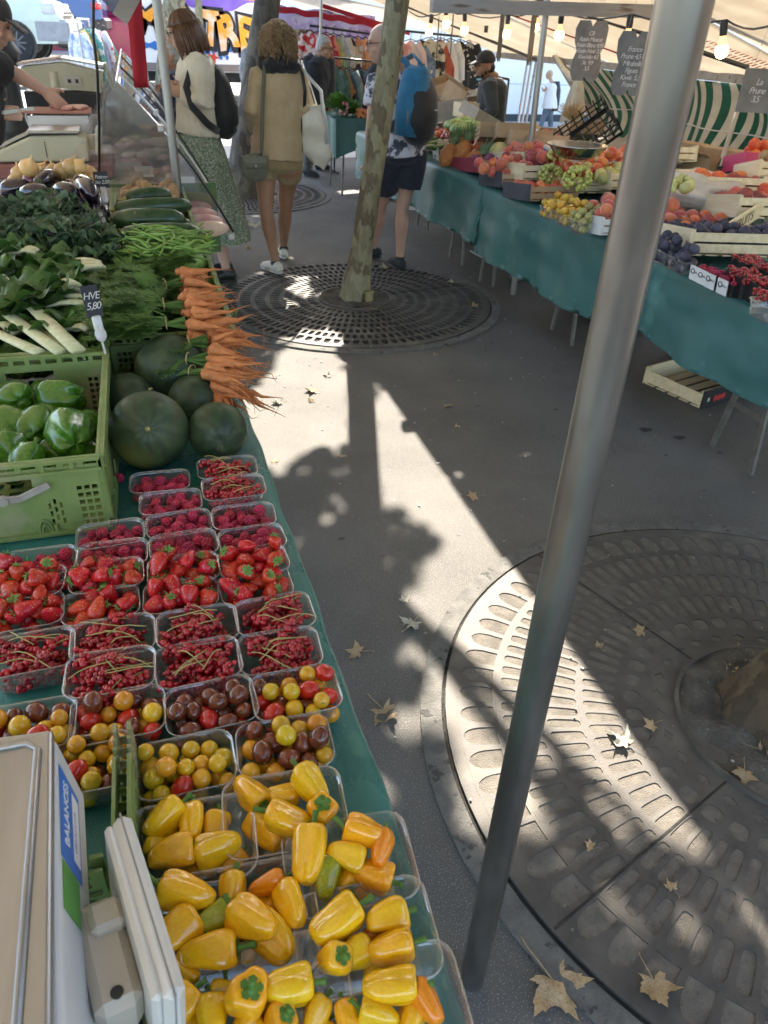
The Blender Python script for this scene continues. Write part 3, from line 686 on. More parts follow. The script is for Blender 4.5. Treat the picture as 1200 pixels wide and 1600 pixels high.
def mkpep(seed,m,big=False,blunt=.6,nm='yellow_mini_pepper'):
    rg=random.Random(seed); e=empty(nm); b=MB(); ph=rg.uniform(0,6); ph2=rg.uniform(0,6); lob=rg.choice([3,4]); n=36
    # unit pepper: stalk at +z .5, tip at -z .5, radius ~ .36
    prof=[(0,.41),(.07,.405),(.15,.425),(.24,.45),(.31,.43),(.36,.37),(.385,.27),(.39,.14),(.375,0),(.35,-.14),(.32,-.26),(.27,-.36),(.20,-.44),(.11,-.475),(.04,-.465),(0,-.455)]
    if not big: prof=[(r*lerp(1,.42+.58*blunt,min(1,max(0,(.25-z)/.7))),z) for r,z in prof]
    am=.11 if big else .10
    def fn(t,v): return 1+am*math.cos(lob*t+ph)*(1-.25*v)+.06*math.cos(t+ph2+v*3)+.13*noise.noise(Vector((math.cos(t)*1.5,math.sin(t)*1.5,v*4+seed*3)))+.05*noise.noise(Vector((math.cos(t)*4,math.sin(t)*4,v*9+seed)))+.03*math.cos(2*t+ph+3*v)
    b.lathe(prof,n,fn=fn)
    bend=rg.uniform(-.12,.12)
    for v in b.v: v.x+=bend*(.25-v.z*v.z*2); 
    if big:
        for v in b.v:
            if v.z<-.25: v.z-= .05*math.cos(lob*math.atan2(v.y,v.x)+ph)
    b.build('flesh',m,e,True)
    c=MB(); k=rg.uniform(-.1,.1); c.tube([(0,0,.38),(0,0,.44),(k*.3,0,.50),(k,.03,.60),(k*1.6,.05,.72)],[.17,.14,.06,.06,.075],10)
    for i in range(5): a=2*PI*i/5; c.add([(0,0,.46),(.20*math.cos(a-.5),.20*math.sin(a-.5),.458),(.235*math.cos(a),.235*math.sin(a),.462),(.20*math.cos(a+.5),.20*math.sin(a+.5),.458)],[(0,1,2,3)])
    c.build('stalk',pstem,e,True); return Proto(e)
PEPY=[mkpep(i,pepy,blunt=b_) for i,b_ in ((1,1),(2,.95),(3,.75),(4,.5),(5,.9))]; PEPG=[mkpep(11,pepg,blunt=.6,nm='half_green_mini_pepper')]; PEPO=[mkpep(13,pepo,blunt=.6,nm='orange_mini_pepper')]
BELL=[mkpep(21+i,bell_m,True,nm='green_bell_pepper') for i in range(3)]
# ---------- punnets ----------
clearp=clear_mat('clear_punnet_plastic',gloss=.22,rough=.05,haze=.07)
def rrect(w,d,r,n=5):
    P=[]
    for cx,cy,a0 in ((w/2-r,d/2-r,0),(-w/2+r,d/2-r,90),(-w/2+r,-d/2+r,180),(w/2-r,-d/2+r,270)):
        for i in range(n+1): a=rad(a0+90*i/n); P.append((cx+r*math.cos(a),cy+r*math.sin(a)))
    return P
def mkpunnet(w,d,h,m=None,rim=None):
    e=empty('punnet'); b=MB(); lv=[(.72,0),(.80,.004),(.86,.45*h),(.93,h-.006),(.955,h-.002),(1,h)]; n=len(rrect(w,d,.02))
    for s,z in lv: b.v+=[Vector((x,y,z)) for x,y in rrect(w*s,d*s,.022*min(1,s))]
    for k in range(len(lv)-1):
        for i in range(n): b.f.append((k*n+i,k*n+(i+1)%n,(k+1)*n+(i+1)%n,(k+1)*n+i)); b.mi.append(0)
    b.f.append(tuple(range(n))[::-1]); b.mi.append(0); b.build('tub',m or clearp,e,True,auto=50)
    q=MB(); P=[Vector((x,y,h)) for x,y in rrect(w,d,.022)]; P.append(P[0]); q.tube(P,.0013,5,False); q.build('rim',rim or clearp,e,True); return Proto(e)
PS=mkpunnet(.124,.086,.044); PT=mkpunnet(.128,.092,.050); PL=mkpunnet(.150,.112,.055); PX_=mkpunnet(.20,.13,.055)
def rot3(rg,full=True): return (rg.uniform(0,2*PI),rg.uniform(0,2*PI),rg.uniform(0,2*PI)) if full else (rg.uniform(-.5,.5),rg.uniform(-.5,.5),rg.uniform(0,2*PI))
def punnet_of(kind,px,py,where,seed,tilt=0,zlift=0,mix=None,proto=None):
    rg=random.Random(seed); pr=proto or (PS if kind in('raspberry','strawberry') else PT)
    h=.044 if pr is PS else .05
    c=G(px,py,TZ+h+zlift); w,d=(.124,.086) if pr is PS else (.128,.092)
    rz=rad(rg.uniform(-3,3)); z0=TZ+.003+zlift
    pr.get(f'clear punnet of {kind}s, {where}','punnet','clear punnets of fruit on the left cloth',(c.x,c.y,z0),(0,0,rz))
    M=Matrix.Rotation(rz,3,'Z')
    def put(P,x,y,z,rot,lab,cat,grp,s=1): v=M@Vector((x,y,0)); P.get(lab,cat,grp,(c.x+v.x,c.y+v.y,z0+z),rot,s)
    if kind=='raspberry':
        for x,y,z,q in heap(27,.0102,-w*.47,w*.47,-d*.46,d*.46,.004,rg,34): put(rg.choice(RASP),x,y,z,rot3(rg),f'red raspberry in the punnet {where}','raspberry',f'raspberries in the punnet {where}',q/.0106)
    elif kind=='strawberry':
        for x,y,z,q in heap(17,.0150,-w*.49,w*.49,-d*.48,d*.48,.004,rg,34): 
            if rg.random()<.3: rr_=(rg.uniform(-.9,.9),rg.uniform(-.9,.9),rg.uniform(0,6))
            else: rr_=(rg.uniform(.8,2.6),rg.uniform(-.5,.5),rg.uniform(0,6))
            put(rg.choice(STRAW),x,y,z,rr_,f'ripe red strawberry in the punnet {where}','strawberry',f'strawberries in the punnet {where}',q/.0150)
    elif kind=='currant':
        for k in range(19):
            lay=k//6.4; x=rg.uniform(-w*.2,w*.2); y=(k%6-2.5)/2.5*d*.36+rg.uniform(-.003,.003); z=.011+.015*lay+.004*rg.random()
            put(rg.choice(CUR),x,y,z,(rg.uniform(-3,3),rg.uniform(-.18,.18),rg.uniform(-.35,.35)),f'red currant sprig in the punnet {where}','red currants',f'red currant sprigs in the punnet {where}',rg.uniform(.95,1.15))
        s=MB()
        for k in range(5):
            x,y=rg.uniform(-.03,.03),rg.uniform(-.03,.03); a=rg.uniform(-.8,.8); l=rg.uniform(.03,.06); z=.052+.004*rg.random()
            s.tube([Vector((c.x+x+math.cos(a)*l*(u-.5)*1.3,c.y+y+math.sin(a)*l*(u-.5)*1.3+.004*math.sin(u*5+k),z0+z+.008*math.sin(u*PI))) for u in(0,.2,.4,.6,.8,1)],.0009,5)
            o=s.build('currant_stalk',stalk_m); tag(o,f'bare currant stalk on the punnet {where}','stalk',f'currant stalks on the punnet {where}'); s=MB()
    else:
        for x,y,z,q in heap(25,.0132,-w*.49,w*.49,-d*.48,d*.48,.004,rg,34):
            k=rg.random(); P,nm=(TOMY,'yellow') if k<mix[0] else ((TOMB,'dark brown') if k<mix[0]+mix[1] else (TOMR,'bright red'))
            put(P,x,y,z,rot3(rg),f'{nm} cherry tomato in the punnet {where}','tomato',f'{nm} cherry tomatoes in the punnet {where}',q/.0145*.98)
PN=[('currant',355,731,'nearest the watermelons on the aisle edge',0,None),('currant',365,762,'second back on the aisle edge',.008,None),('raspberry',381,807,'on the aisle edge before the far currants',0,None),('raspberry',394,843,'on the aisle edge touching the strawberries',0,None),
('strawberry',396,878,'on the aisle edge behind another strawberry punnet',.006,None),('strawberry',400,917,'on the aisle edge behind the currants',0,None),('currant',429,960,'on the aisle edge, farther of two',0,None),('currant',437,1017,'just behind the aisle edge tomatoes',0,None),
('raspberry',250,753,'farthest back beside the melons',0,None),('raspberry',267,785,'second from the back in the middle column',0,None),('raspberry',280,819,'third from the back in the middle column',0,None),('raspberry',287,852,'in the middle column behind the strawberries',0,None),
('strawberry',287,890,'in the middle column, farther of two',.006,None),('strawberry',283,931,'in the middle column, nearer of two',0,None),('currant',309,979,'in the middle column, farther of two',0,None),('currant',310,1035,'just behind the brown tomatoes',0,None),
('raspberry',173,835,'against the front corner of the green crate',0,None),('raspberry',176,867,'one row in front of the green crate corner',0,None),('strawberry',167,900,'second from the left, farther of two',.006,None),('strawberry',158,946,'second from the left, nearer of two',0,None),
('currant',177,996,'second from the left, farther of two',0,None),('currant',173,1050,'second from the left, nearer of two',.008,None),
('raspberry',62,879,'at the left edge in front of the green crate',0,None),('strawberry',42,912,'at the left edge, farther one',.006,None),('strawberry',38,958,'at the left edge, nearer one',0,None),('currant',48,1020,'at the left edge behind the scale',0,None),
('cherry tomato',462,1082,'on the aisle edge, mixed yellow and dark',0,(.55,.25)),('cherry tomato',445,1165,'on the aisle edge behind the yellow peppers',0,(.62,.2)),('cherry tomato',330,1102,'in the middle, mostly brown and red',0,(0,.62)),('cherry tomato',290,1195,'in the middle, mostly yellow',0,(.88,.1)),
('cherry tomato',185,1117,'behind the display of the scale, yellow and brown',0,(.42,.4)),('cherry tomato',128,1195,'squeezed beside the scale',0,(.6,.25)),('cherry tomato',42,1137,'at the left edge right behind the scale',0,(.4,.4))]
for i,(k,px,py,wh,zl,mx) in enumerate(PN): punnet_of(k,px,py,wh,100+i,0,zl,mx)
# pepper punnets and every pepper where it lies
for pr,px,py,wh in ((PL,445,1268,'at the aisle edge behind the others'),(PL,300,1316,'beside the top of the scale display'),(PL,546,1348,'jutting out over the aisle edge'),(PX_,352,1446,'large one in the middle'),(PL,572,1462,'by the foot of the leaning pole'),(PX_,392,1580,'at the bottom edge beside the scale display'),(PL,612,1578,'at the bottom edge by the aisle')):
    c=G(px,py,TZ+.055); pr.get(f'clear punnet of yellow mini peppers {wh}','punnet','clear punnets of fruit on the left cloth',(c.x,c.y,TZ+.003),(0,0,rad(-4)))
def pepper(px,py,sx,sy,L_,W,k='y',z=.885,face=0,where='',i=0):
    P=dict(y=PEPY,g=PEPG,o=PEPO)[k]; P=P[i%len(P)]; c=G(px,py,z); t=(CH-z)/(-ray(px,py).z)
    dx,dy=sx-px,sy-py; dl=math.hypot(dx,dy)
    a=G(px+ (dx/dl if dl else 0)*20,py+(dy/dl if dl else -1)*20,z)-c; a.z=0; a.normalize()
    toc=(CAM-c).normalized(); a=(a*(1-face)+toc*face+Vector((0,0,.12*(1 if i%2 else -1)))).normalized()
    fore=max(.55,math.sqrt(max(0,1-(a.dot(toc))**2))) if not face else .9
    s=W/CF*t/.76; ln=max(s*.92,min(L_/CF*t/fore/.93,s*1.32))
    q=a.to_track_quat('Z','Y').to_euler()
    col={'y':'yellow','g':'half green','o':'orange'}[k]
    P.get(f'{col} mini pepper in the punnet {where}','pepper',f'mini peppers in the punnet {where}',c,q,(s,s,ln))
PP={'beside the top of the scale display':[(257,1280,272,1268,68,54),(300,1284,300,1258,54,40),(270,1335,293,1330,72,56),(340,1325,303,1338,74,56),(338,1292,345,1270,42,40,'y',.872),(247,1315,240,1330,50,40,'y',.87),(313,1352,330,1350,50,40,'y',.862),(362,1350,370,1340,40,40,'y',.862)],
'at the aisle edge behind the others':[(392,1240,411,1262,60,46),(440,1246,462,1242,54,42,'y',.88),(486,1226,468,1206,62,48,'y',.90),(502,1266,503,1260,48,46,'y',.89,.7),(450,1280,424,1272,72,50,'y',.895),(415,1298,400,1280,62,46,'y',.87),(450,1306,470,1300,50,40,'y',.86)],
'jutting out over the aisle edge':[(484,1334,488,1298,90,55,'y',.9),(541,1338,566,1345,62,46,'y',.895),(572,1302,538,1294,72,50,'y',.905),(596,1326,600,1310,46,38,'o',.9),(510,1372,512,1350,58,48,'g',.885),(584,1368,600,1372,62,50,'y',.885),(540,1365,545,1380,50,40,'y',.87),(560,1390,590,1380,50,38,'y',.862)],
'large one in the middle':[(292,1395,257,1389,92,56,'y',.9),(279,1455,303,1436,66,58,'y',.89),(364,1392,368,1368,50,44),(336,1437,360,1422,60,46,'g'),(326,1490,372,1484,94,60,'y',.885),(395,1438,362,1418,76,62,'y',.90),(418,1382,440,1375,58,36,'o'),(457,1412,446,1380,84,46,'y',.89),(425,1465,400,1440,82,60,'y',.88),(288,1518,260,1500,66,34,'y',.88),(290,1425,300,1410,50,40,'y',.865),(350,1465,340,1450,50,40,'y',.862),(385,1480,380,1460,44,40,'y',.862),(415,1422,420,1410,44,40,'y',.866)],
'by the foot of the leaning pole':[(526,1440,556,1420,86,58,'y',.90),(604,1434,630,1425,62,54,'y',.895),(518,1498,538,1494,56,50,'y',.89,.55),(556,1492,570,1485,52,46,'y',.885),(612,1482,642,1476,72,54,'y',.895),(578,1468,590,1460,50,40,'o',.87),(590,1512,600,1500,50,42,'y',.865),(536,1470,530,1460,48,40,'y',.865)],
'at the bottom edge beside the scale display':[(282,1572,300,1550,62,56),(332,1590,330,1560,56,48),(385,1560,390,1552,66,64,'y',.9,.7),(452,1542,480,1535,74,60,'y',.9),(436,1594,442,1590,50,48,'y',.89,.6),(492,1588,500,1570,52,44,'y',.885),(345,1562,350,1545,50,42,'y',.87),(420,1580,415,1560,50,42,'y',.87),(300,1615,310,1600,50,42,'y',.87),(380,1620,390,1600,60,50,'y',.88),(500,1620,510,1600,50,42,'y',.87)],
'at the bottom edge by the aisle':[(610,1542,652,1540,88,54,'y',.9),(668,1566,655,1545,62,46,'o',.895),(592,1586,570,1580,64,46,'y',.89),(545,1592,540,1570,46,40,'y',.885),(640,1600,650,1580,56,46,'y',.88),(600,1625,620,1610,60,46,'y',.87)]}
for wh,L_ in PP.items():
    for i,p in enumerate(L_):
        k=p[6] if len(p)>6 else 'y'; z=p[7] if len(p)>7 else .885; f=p[8] if len(p)>8 else 0
        pepper(*p[:6],k,z,f,wh,i+len(wh))
# green bell peppers in the crate
rg=random.Random(4)
for i,(px,py,sx,sy,L_,W,z) in enumerate([(98,620,80,618,66,56,.945),(22,622,10,610,52,54,.945),(55,666,60,650,60,56,.93),(112,680,100,650,80,72,.945),(128,664,140,650,50,50,.925),(16,668,0,660,62,60,.925),(20,705,10,690,56,50,.93),(40,720,60,705,56,50,.93),(92,706,80,700,50,40,.91),(140,712,150,700,44,40,.905),(75,650,70,640,46,44,.915),(20,735,30,725,50,40,.9),(70,735,60,725,50,40,.9),(45,690,50,680,44,44,.905),(15,640,20,630,44,40,.9),(70,620,60,610,40,40,.9),(120,740,110,730,46,40,.89)]):
    c=G(px,py,z); t=(CH-z)/(-ray(px,py).z); d=G(sx,sy,z)-c; d.z=rg.uniform(-.02,.03); s=W/CF*t/.76
    BELL[i%3].get('glossy green bell pepper in the near green crate','bell pepper','green bell peppers in the near green crate',c,d.to_track_quat('Z','Y').to_euler(),(s,s,max(s*.9,L_/CF*t/.95)))
# watermelons
wm=mat('watermelon_rind',(.022,.040,.020),(.048,.075,.034),rough=.42,scale=9,detail=8,spec=.4,c3=(.14,.15,.08),c3thr=(.62,.74),c3scale=8,bump=.05,bscale=60,rvar=.1)
nt=wm.node_tree; N=nt.nodes; Lk=nt.links
tc=N.new('ShaderNodeTexCoord'); sp=N.new('ShaderNodeSeparateXYZ'); Lk.new(tc.outputs['Object'],sp.inputs[0]); at=N.new('ShaderNodeMath'); at.operation='ARCTAN2'; Lk.new(sp.outputs[0],at.inputs[0]); Lk.new(sp.outputs[1],at.inputs[1])
n1=N.new('ShaderNodeTexNoise'); n1.inputs['Scale'].default_value=26; n1.inputs['Detail'].default_value=7; Lk.new(tc.outputs['Object'],n1.inputs[0]); ma=N.new('ShaderNodeMath'); ma.operation='MULTIPLY_ADD'; ma.inputs[1].default_value=1.5; Lk.new(n1.outputs[0],ma.inputs[0]); Lk.new(at.outputs[0],ma.inputs[2])
sn=N.new('ShaderNodeMath'); sn.operation='MULTIPLY'; sn.inputs[1].default_value=9; Lk.new(ma.outputs[0],sn.inputs[0]); s2=N.new('ShaderNodeMath'); s2.operation='SINE'; Lk.new(sn.outputs[0],s2.inputs[0]); mr=N.new('ShaderNodeMapRange'); mr.inputs[1].default_value=-1; mr.inputs[3].default_value=.8; mr.inputs[4].default_value=1.2; Lk.new(s2.outputs[0],mr.inputs[0])
b=N['Principled BSDF']; old=b.inputs['Base Color'].links[0].from_socket; vs=N.new('ShaderNodeVectorMath'); vs.operation='SCALE'; Lk.new(old,vs.inputs[0]); Lk.new(mr.outputs[0],vs.inputs[3])
ctr=N.new('ShaderNodeVectorMath'); ctr.operation='DISTANCE'; ctr.inputs[1].default_value=(-.035,-.062,.03); Lk.new(tc.outputs['Object'],ctr.inputs[0]); m2=N.new('ShaderNodeMapRange'); m2.inputs[1].default_value=.02; m2.inputs[2].default_value=.065; m2.inputs[3].default_value=.75; m2.inputs[4].default_value=0; Lk.new(ctr.outputs['Value'],m2.inputs[0])
mx=N.new('ShaderNodeMix'); mx.data_type='RGBA'; Lk.new(m2.outputs[0],mx.inputs[0]); Lk.new(vs.outputs[0],mx.inputs[6]); mx.inputs[7].default_value=(.20,.20,.05,1); Lk.new(mx.outputs[2],b.inputs['Base Color'])
wml=[(270,582,116,'large watermelon farthest back, below the carrot greens',2.5),(201,627,88,'watermelon at the left of the group, behind the biggest one',1.2),(306,628,86,'watermelon in the middle of the group',2.2),(233,672,122,'biggest watermelon at the front with a yellow patch',0),(340,674,92,'watermelon at the front right by the aisle edge',3.2)]
wp=None
for px,py,d,lb,rz in wml:
    k=d/2/CF; rd=ray(px,py); t=(CH-TZ)/(k-rd.z); r=k*t; c=CAM+rd*t
    if wp is None:
        e=empty('watermelon'); b_=MB(); b_.ell((0,0,0),1*.088,40,28,fn=lambda d_:1+.012*noise.noise(d_*2)-.05*max(0,abs(d_.z)-.97)/.03); b_.build('rind',wm,e,True); s_=MB(); s_.tube([(0,0,.083),(0,0,.088),(.003,0,.093)],[.006,.004,.003],8); s_.build('stem_scar',stalk_m,e); wp=Proto(e)
    s=r/.088; wp.get(lb,'watermelon','dark green watermelons on the left cloth',c,(rad(62 if rz==0 else 35+20*rz),rad(10*rz),rz),(s,s,s*.97))
RASP[0].get('single stray raspberry on the cloth between crate and punnets','raspberry',None,G(186,747,TZ+.012),(1,1,0))
# ---------- poles, awnings, lamps, price boards ----------
beamm=mat('grey_painted_beam',(.25,.235,.22),(.36,.34,.32),rough=.6,scale=6,stretch=(.3,2,2),bump=.1,c3=(.16,.12,.09),c3thr=(.58,.68),c3scale=12)
canvas=mat('awning_canvas',(.62,.56,.47),(.70,.65,.56),rough=.8,scale=3,translucent=.48,bump=.1,bscale=30)
redcan=mat('red_canvas',(.40,.015,.03),(.50,.03,.045),rough=.75,scale=6,translucent=.3)
near=mat('scuffed_pole_steel',(.13,.12,.11),(.36,.34,.30),rough=.33,scale=5.5,stretch=(1,1,.35),metal=.8,thr=(.35,.7),bump=.04,bscale=40,c3=(.16,.12,.05),c3thr=(.66,.8),c3scale=6,rvar=.15)
def pole(pts,r,label,m=steel,name='awning_pole'):
    a=MB(); P=[]
    for i in range(len(pts)-1):
        for k in range(6): P.append(Vector(pts[i]).lerp(Vector(pts[i+1]),k/6))
    P.append(Vector(pts[-1])); a.tube([p-P[0] for p in P],r,20); o=a.build(name,m,None,True,loc=P[0],auto=50); return tag(o,label,'pole')
pb=G(737,1530,0); tp=CAM+ray(1070,0)*.645; dv=(tp-pb); pole([pb,pb+dv*.5,pb+dv*1.35],.0255,'thick scuffed galvanised pole in the foreground at the table corner',near)
pole([(2.62,5.2,0),(2.59,5.2,2.2)],.021,'thin shiny pole rising through the fruit of the right stall')
b=PY(277,290,3.95); pole([(b.x,b.y,0),(b.x,b.y,3)],.02,'thin steel pole between the glass case and the woman in the cream sweater')
for i,(x0,y0,x1,y1,yy,m_) in enumerate([(825,93,806,214,10.3,steel),(831,93,812,214,10.5,steel),(838,95,818,214,10.4,beamm)]):
    p=PY(x1,y1,yy);q=PY(x0,y0,yy+.2); d=q-p; p0=p-d*(p.z/d.z); pole([p0,q+d*.4],.018,['leftmost of three leaning poles behind the fruit','middle of three leaning poles behind the fruit','darkest of three leaning poles behind the fruit'][i],m_)
def beam(a,b,w,h,label,m=beamm):
    a=Vector(a);b=Vector(b);c=(a+b)/2; k=MB(); k.bar(a-c,b-c,w,h); o=k.build('awning_beam',m,loc=c); tag(o,label,'beam'); return o
RX0,RZ0,RS=2.04,2.34,.297
def roofz(x): return RZ0-RS*(x-RX0)
def RP(px,py,dz=0):
    d=ray(px,py); t=(RZ0+RS*RX0-CH+dz)/(d.z+RS*d.x); return CAM+d*t
a=PY(640,7,5.2);b=PY(1200,20,5.2); beam((1.80,5.16,a.z+.0),(4.98,5.16,b.z),.06,.075,'thick grey cross beam over the right fruit stall')
def roof(y0,y1,label,sag=.05,x1=5.0):
    k=MB(); k.slab(lambda u,v:Vector((RX0+(x1-RX0)*u,y0+(y1-y0)*v,roofz(RX0+(x1-RX0)*u)-sag*math.sin(PI*v)*math.sin(PI*u)+.012*noise.noise(Vector((u*3,v*14,y0))))),20,30,(0,0,.006))
    o=k.build('awning',canvas,smooth=True); tag(o,label,'awning','cream canvas awnings of the right stalls')
roof(-2.5,2.2,'cream canvas awning over the near end of the right stall'); roof(2.25,5.15,'cream canvas awning before the thick grey cross beam'); roof(5.2,8.3,'cream canvas awning behind the thick grey cross beam'); roof(8.35,11.5,'cream canvas awning at the far end of the right stall')
# front and back rails of the frame, and struts under the canvas
tag(pole([(2.06,-2.5,2.32),(2.06,11.5,2.32)],.02,'long front rail carrying the right awnings',steel,'awning_rail'),cat='rail')
beam((4.97,-2.5,roofz(4.97)-.03),(4.97,11.3,roofz(4.97)-.03),.05,.07,'low grey back rail carrying the striped tarpaulin')
for i,(p0,p1) in enumerate(((RP(690,32,-.05),RP(842,95,-.05)),(RP(1000,50,-.05),RP(1170,106,-.05)))):
    d=(p1-p0); a=p0-d*((p0.x-2.1)/d.x); pole([a,p1],.017,['dark strut under the cream canvas above the capped seller','dark strut under the cream canvas right of the foreground pole'][i],mat('dark_strut',(.06,.055,.05),(.12,.11,.10),scale=8,rough=.5,metal=.4),'awning_strut')
p0=RP(772,14,-.03);p1=RP(962,82,-.03); d=p1-p0; a=p0-d*((p0.x-2.06)/d.x); b=a+d*((4.95-a.x)/d.x); k=MB(); k.bar(a,b,.10,.012); tag(k.build('red_trim',redcan),'red band sewn across the cream canvas over the fruit','canvas band')
# printed border on the canvas behind the price boards
k=MB()
for i in range(16):
    for j in range(3):
        c=RP(1108+i*6.5,64+i*2.6+j*9,-.012); k.box(c,(.05,.022,.003),Matrix.Rotation(-math.atan(RS),3,'Y'))
tag(k.build('red_print',mat('red_print',(.45,.06,.06))),'pattern of small red dashes printed under the cream canvas','print')
pole([PY(1171,112,4.85),PY(1125,262,4.5)],.016,'slim grey prop leaning in the cardboard boxes at the right',steel,'prop_pole')
a=PY(868,86,9.4);b=PY(955,232,8.1); k=MB(); k.bar(a,b,.07,.05); tag(k.build('awning_post',oldwood),'slanting wooden post at the left edge of the striped tarpaulin','post')
# left awning: only its edge bits hang into view
k=MB(); k.slab(lambda u,v:Vector((-3.2+4.02*u,-2.5+12*v,2.32+.25*(1-u)-.04*math.sin(PI*v*4)**2)),16,40,(0,0,.006)); tag(k.build('awning',canvas,smooth=True),'cream canvas awning above the left stall','awning')
tag(pole([(.80,-2.5,2.31),(.80,9.5,2.31)],.02,'front rail carrying the left awning',steel,'awning_rail'),cat='rail')
a=PY(209,0,4.4);b=PY(221,137,4.3); k=MB(); k.slab(lambda u,v:a.lerp(b,v)+(a-b).normalized()*.5*(1-v)+Vector(((u-.5)*(.068+.01*(1-v)),.01*math.sin(u*6+v*3),0)),8,20,(0,.006,0)); tag(k.build('hanging_strap',redcan,smooth=True),'wide red cloth strap hanging down in front of the painted truck','strap')
a=PY(203,0,4.2);b=PY(187,30,4.2); k=MB(); k.bar(a+(a-b)*3,b,.07,.06,(0,1,0)); tag(k.build('awning_beam',beamm),'grey square beam end poking in at the top left','beam')
a=PY(150,0,3.4);b=PY(152,110,3.4);c=PY(155,272,3.6); k=MB(); k.tube([a+Vector((.05,0,.35)),a+Vector((0,0,.05)),a.lerp(b,.5)+Vector((-.012,0,0)),b,b.lerp(c,.5)+Vector((.003,0,0)),c],.0055,8); tag(k.build('cable',mat('black_rubber',(.012,.012,.013),rough=.45)),'black cable hanging down in front of the weighing scales','cable')
# ---------- string of bulbs ----------
blk=mat('black_plastic',(.014,.014,.015),(.03,.03,.03),rough=.4,scale=20)
bulbm=mat('lit_bulb',(1,.85,.6),rough=.4,emit=(1,.60,.28),es=5)
neckm=mat('bulb_neck',(.62,.42,.26),rough=.35,emit=(1,.5,.2),es=.35)
e=empty('light_bulb'); k=MB(); k.lathe([(0,.055),(.016,.055),(.0175,.02),(.0155,-.005),(0,-.005)],14); k.build('socket',blk,e,True,auto=40)
k=MB(); k.lathe([(.0135,-.002),(.0145,-.02),(.024,-.042)],16); k.build('neck',neckm,e,True)
k=MB(); k.lathe([(.024,-.042),(.0285,-.055),(.0285,-.068),(.022,-.084),(.010,-.092),(0,-.094)],16); k.build('bulb',bulbm,e,True); LB=Proto(e)
BW=[]
for i,(px,py,yy,sc_,lb) in enumerate([(1130,54,3.75,1,'nearest lit bulb, right of the foreground pole'),(983,42,4.45,1,'lit bulb glaring over the second chalk board'),(876,36,5.45,1,'lit bulb left of the first written chalk board'),(838,26,6.3,1,'lit bulb half hidden behind a grey hanging board'),(793,37,6.5,1,'lit bulb above and right of the capped seller'),(726,33,7.2,1,'lit bulb above the hanging clothes, right one of two'),(697,23,7.3,1,'lit bulb above the hanging clothes, left one of two'),(673,35,7.6,1,'unlit looking pale bulb left of the lit ones')]):
    p=PY(px,py,yy); LB.get(lb,'light bulb','bulbs on the cable over the right stall',p,(rad(R.uniform(-8,8)),rad(R.uniform(-8,8)),0),sc_*1.12); BW.append(p+Vector((0,0,.06)))
BW=[PY(1215,36,3.3)]+BW+[PY(640,18,8)]
k=MB()
for a,b in zip(BW,BW[1:]): k.tube([a.lerp(b,t)-Vector((0,0,.03*math.sin(PI*t))) for t in(0,.2,.4,.6,.8,1)],.005,6)
tag(k.build('bulb_cable',blk),'black cable carrying the row of lit bulbs','cable')
k=MB(); c=PY(760,40,6.8); k.tube([c,c-Vector((0,0,.05))],.017,10); tag(k.build('empty_socket',blk),'empty black bulb socket between two lit bulbs','bulb socket')
# ---------- chalk boards ----------
slate=mat('chalk_slate',(.13,.126,.118),(.20,.195,.182),rough=.8,scale=9,detail=8,c3=(.2,.19,.17),c3thr=(.62,.75),c3scale=14)
slateg=mat('worn_slate',(.13,.125,.115),(.20,.19,.175),rough=.8,scale=10,detail=8,bump=.15)
chalk=mat('chalk',(.55,.54,.51),rough=.9)
def board(px,py,yy,wpx,hpx,yaw,label,lines,m=slate,shape=0,ty=0):
    c=PY(px,py,yy); t=(c-CAM).dot(fw); W=wpx/CF*t; H=hpx/CF*t
    nrm=Vector((math.sin(rad(yaw)),-math.cos(rad(yaw)),.0)).normalized(); xd=Vector((0,0,1)).cross(nrm)*1.0; xd=nrm.cross(Vector((0,0,1)))*-1; zd=Vector((0,0,1))
    e=empty('chalk_board',c,0,label,'price board','chalk boards hanging under the right awning'); e.rotation_mode='QUATERNION'
    Mx=Matrix((xd,zd,nrm)).transposed(); e.rotation_quaternion=Mx.to_quaternion(); e.rotation_mode='QUATERNION'
    if shape==0: P=[(-.5,.36),(-.4,.5),(-.08,.5),(.0,.40),(.1,.5),(.42,.5),(.5,.38),(.47,.1),(.36,-.02),(.44,-.2),(.42,-.42),(.3,-.5),(.06,-.5),(.0,-.40),(-.08,-.5),(-.38,-.5),(-.48,-.38),(-.46,-.15),(-.38,0),(-.48,.15)]
    else: P=[(-.5,.45),(-.42,.5),(.42,.5),(.5,.44),(.48,-.4),(.3,-.5),(.2,-.3),(.05,-.36),(-.1,-.5),(-.45,-.42)] if shape==1 else [(-.5,.5),(.5,.5),(.5,-.5),(-.5,-.5)]
    k=MB(); k.poly([(x*W,y*H,.004) for x,y in P],.008,(0,0,1)); k.build('slate',m,e)
    if lines: text('writing','\n'.join(lines),H/(len(lines)+.9)*.80,chalk,e,Matrix.Translation((0,ty*H,.0048)),shear=.25,lsp=.95,space=.82)
    k=MB()
    for s in(-1,1): k.tube([(s*W*.3,H*.48,.0),(s*W*.1,H*.5+.30,0)],.0012,5)
    k.build('string',mat('string',(.35,.32,.28)),e)
board(920,80,4.75,50,80,-18,'chalk board with prices hanging left of the foreground pole',['C8','Raisin Muscat','Raisin Blanc 4,95','Raisin Noir 3,5','Kiwi kilo 4,5','3e  9,9','5,5'])
board(988,100,4.25,56,86,-22,'chalk board partly behind the foreground pole',['France','Prune 4,5 kg','Mirabelle','Figues','Kiwis  5,5','France'],ty=-.05)
board(831,59,5.7,24,74,48,'blank grey hanging board beside the thin shiny pole',None,slateg,1)
board(782,60,6.1,18,62,48,'blank grey hanging board right of the capped seller',None,slateg,1)
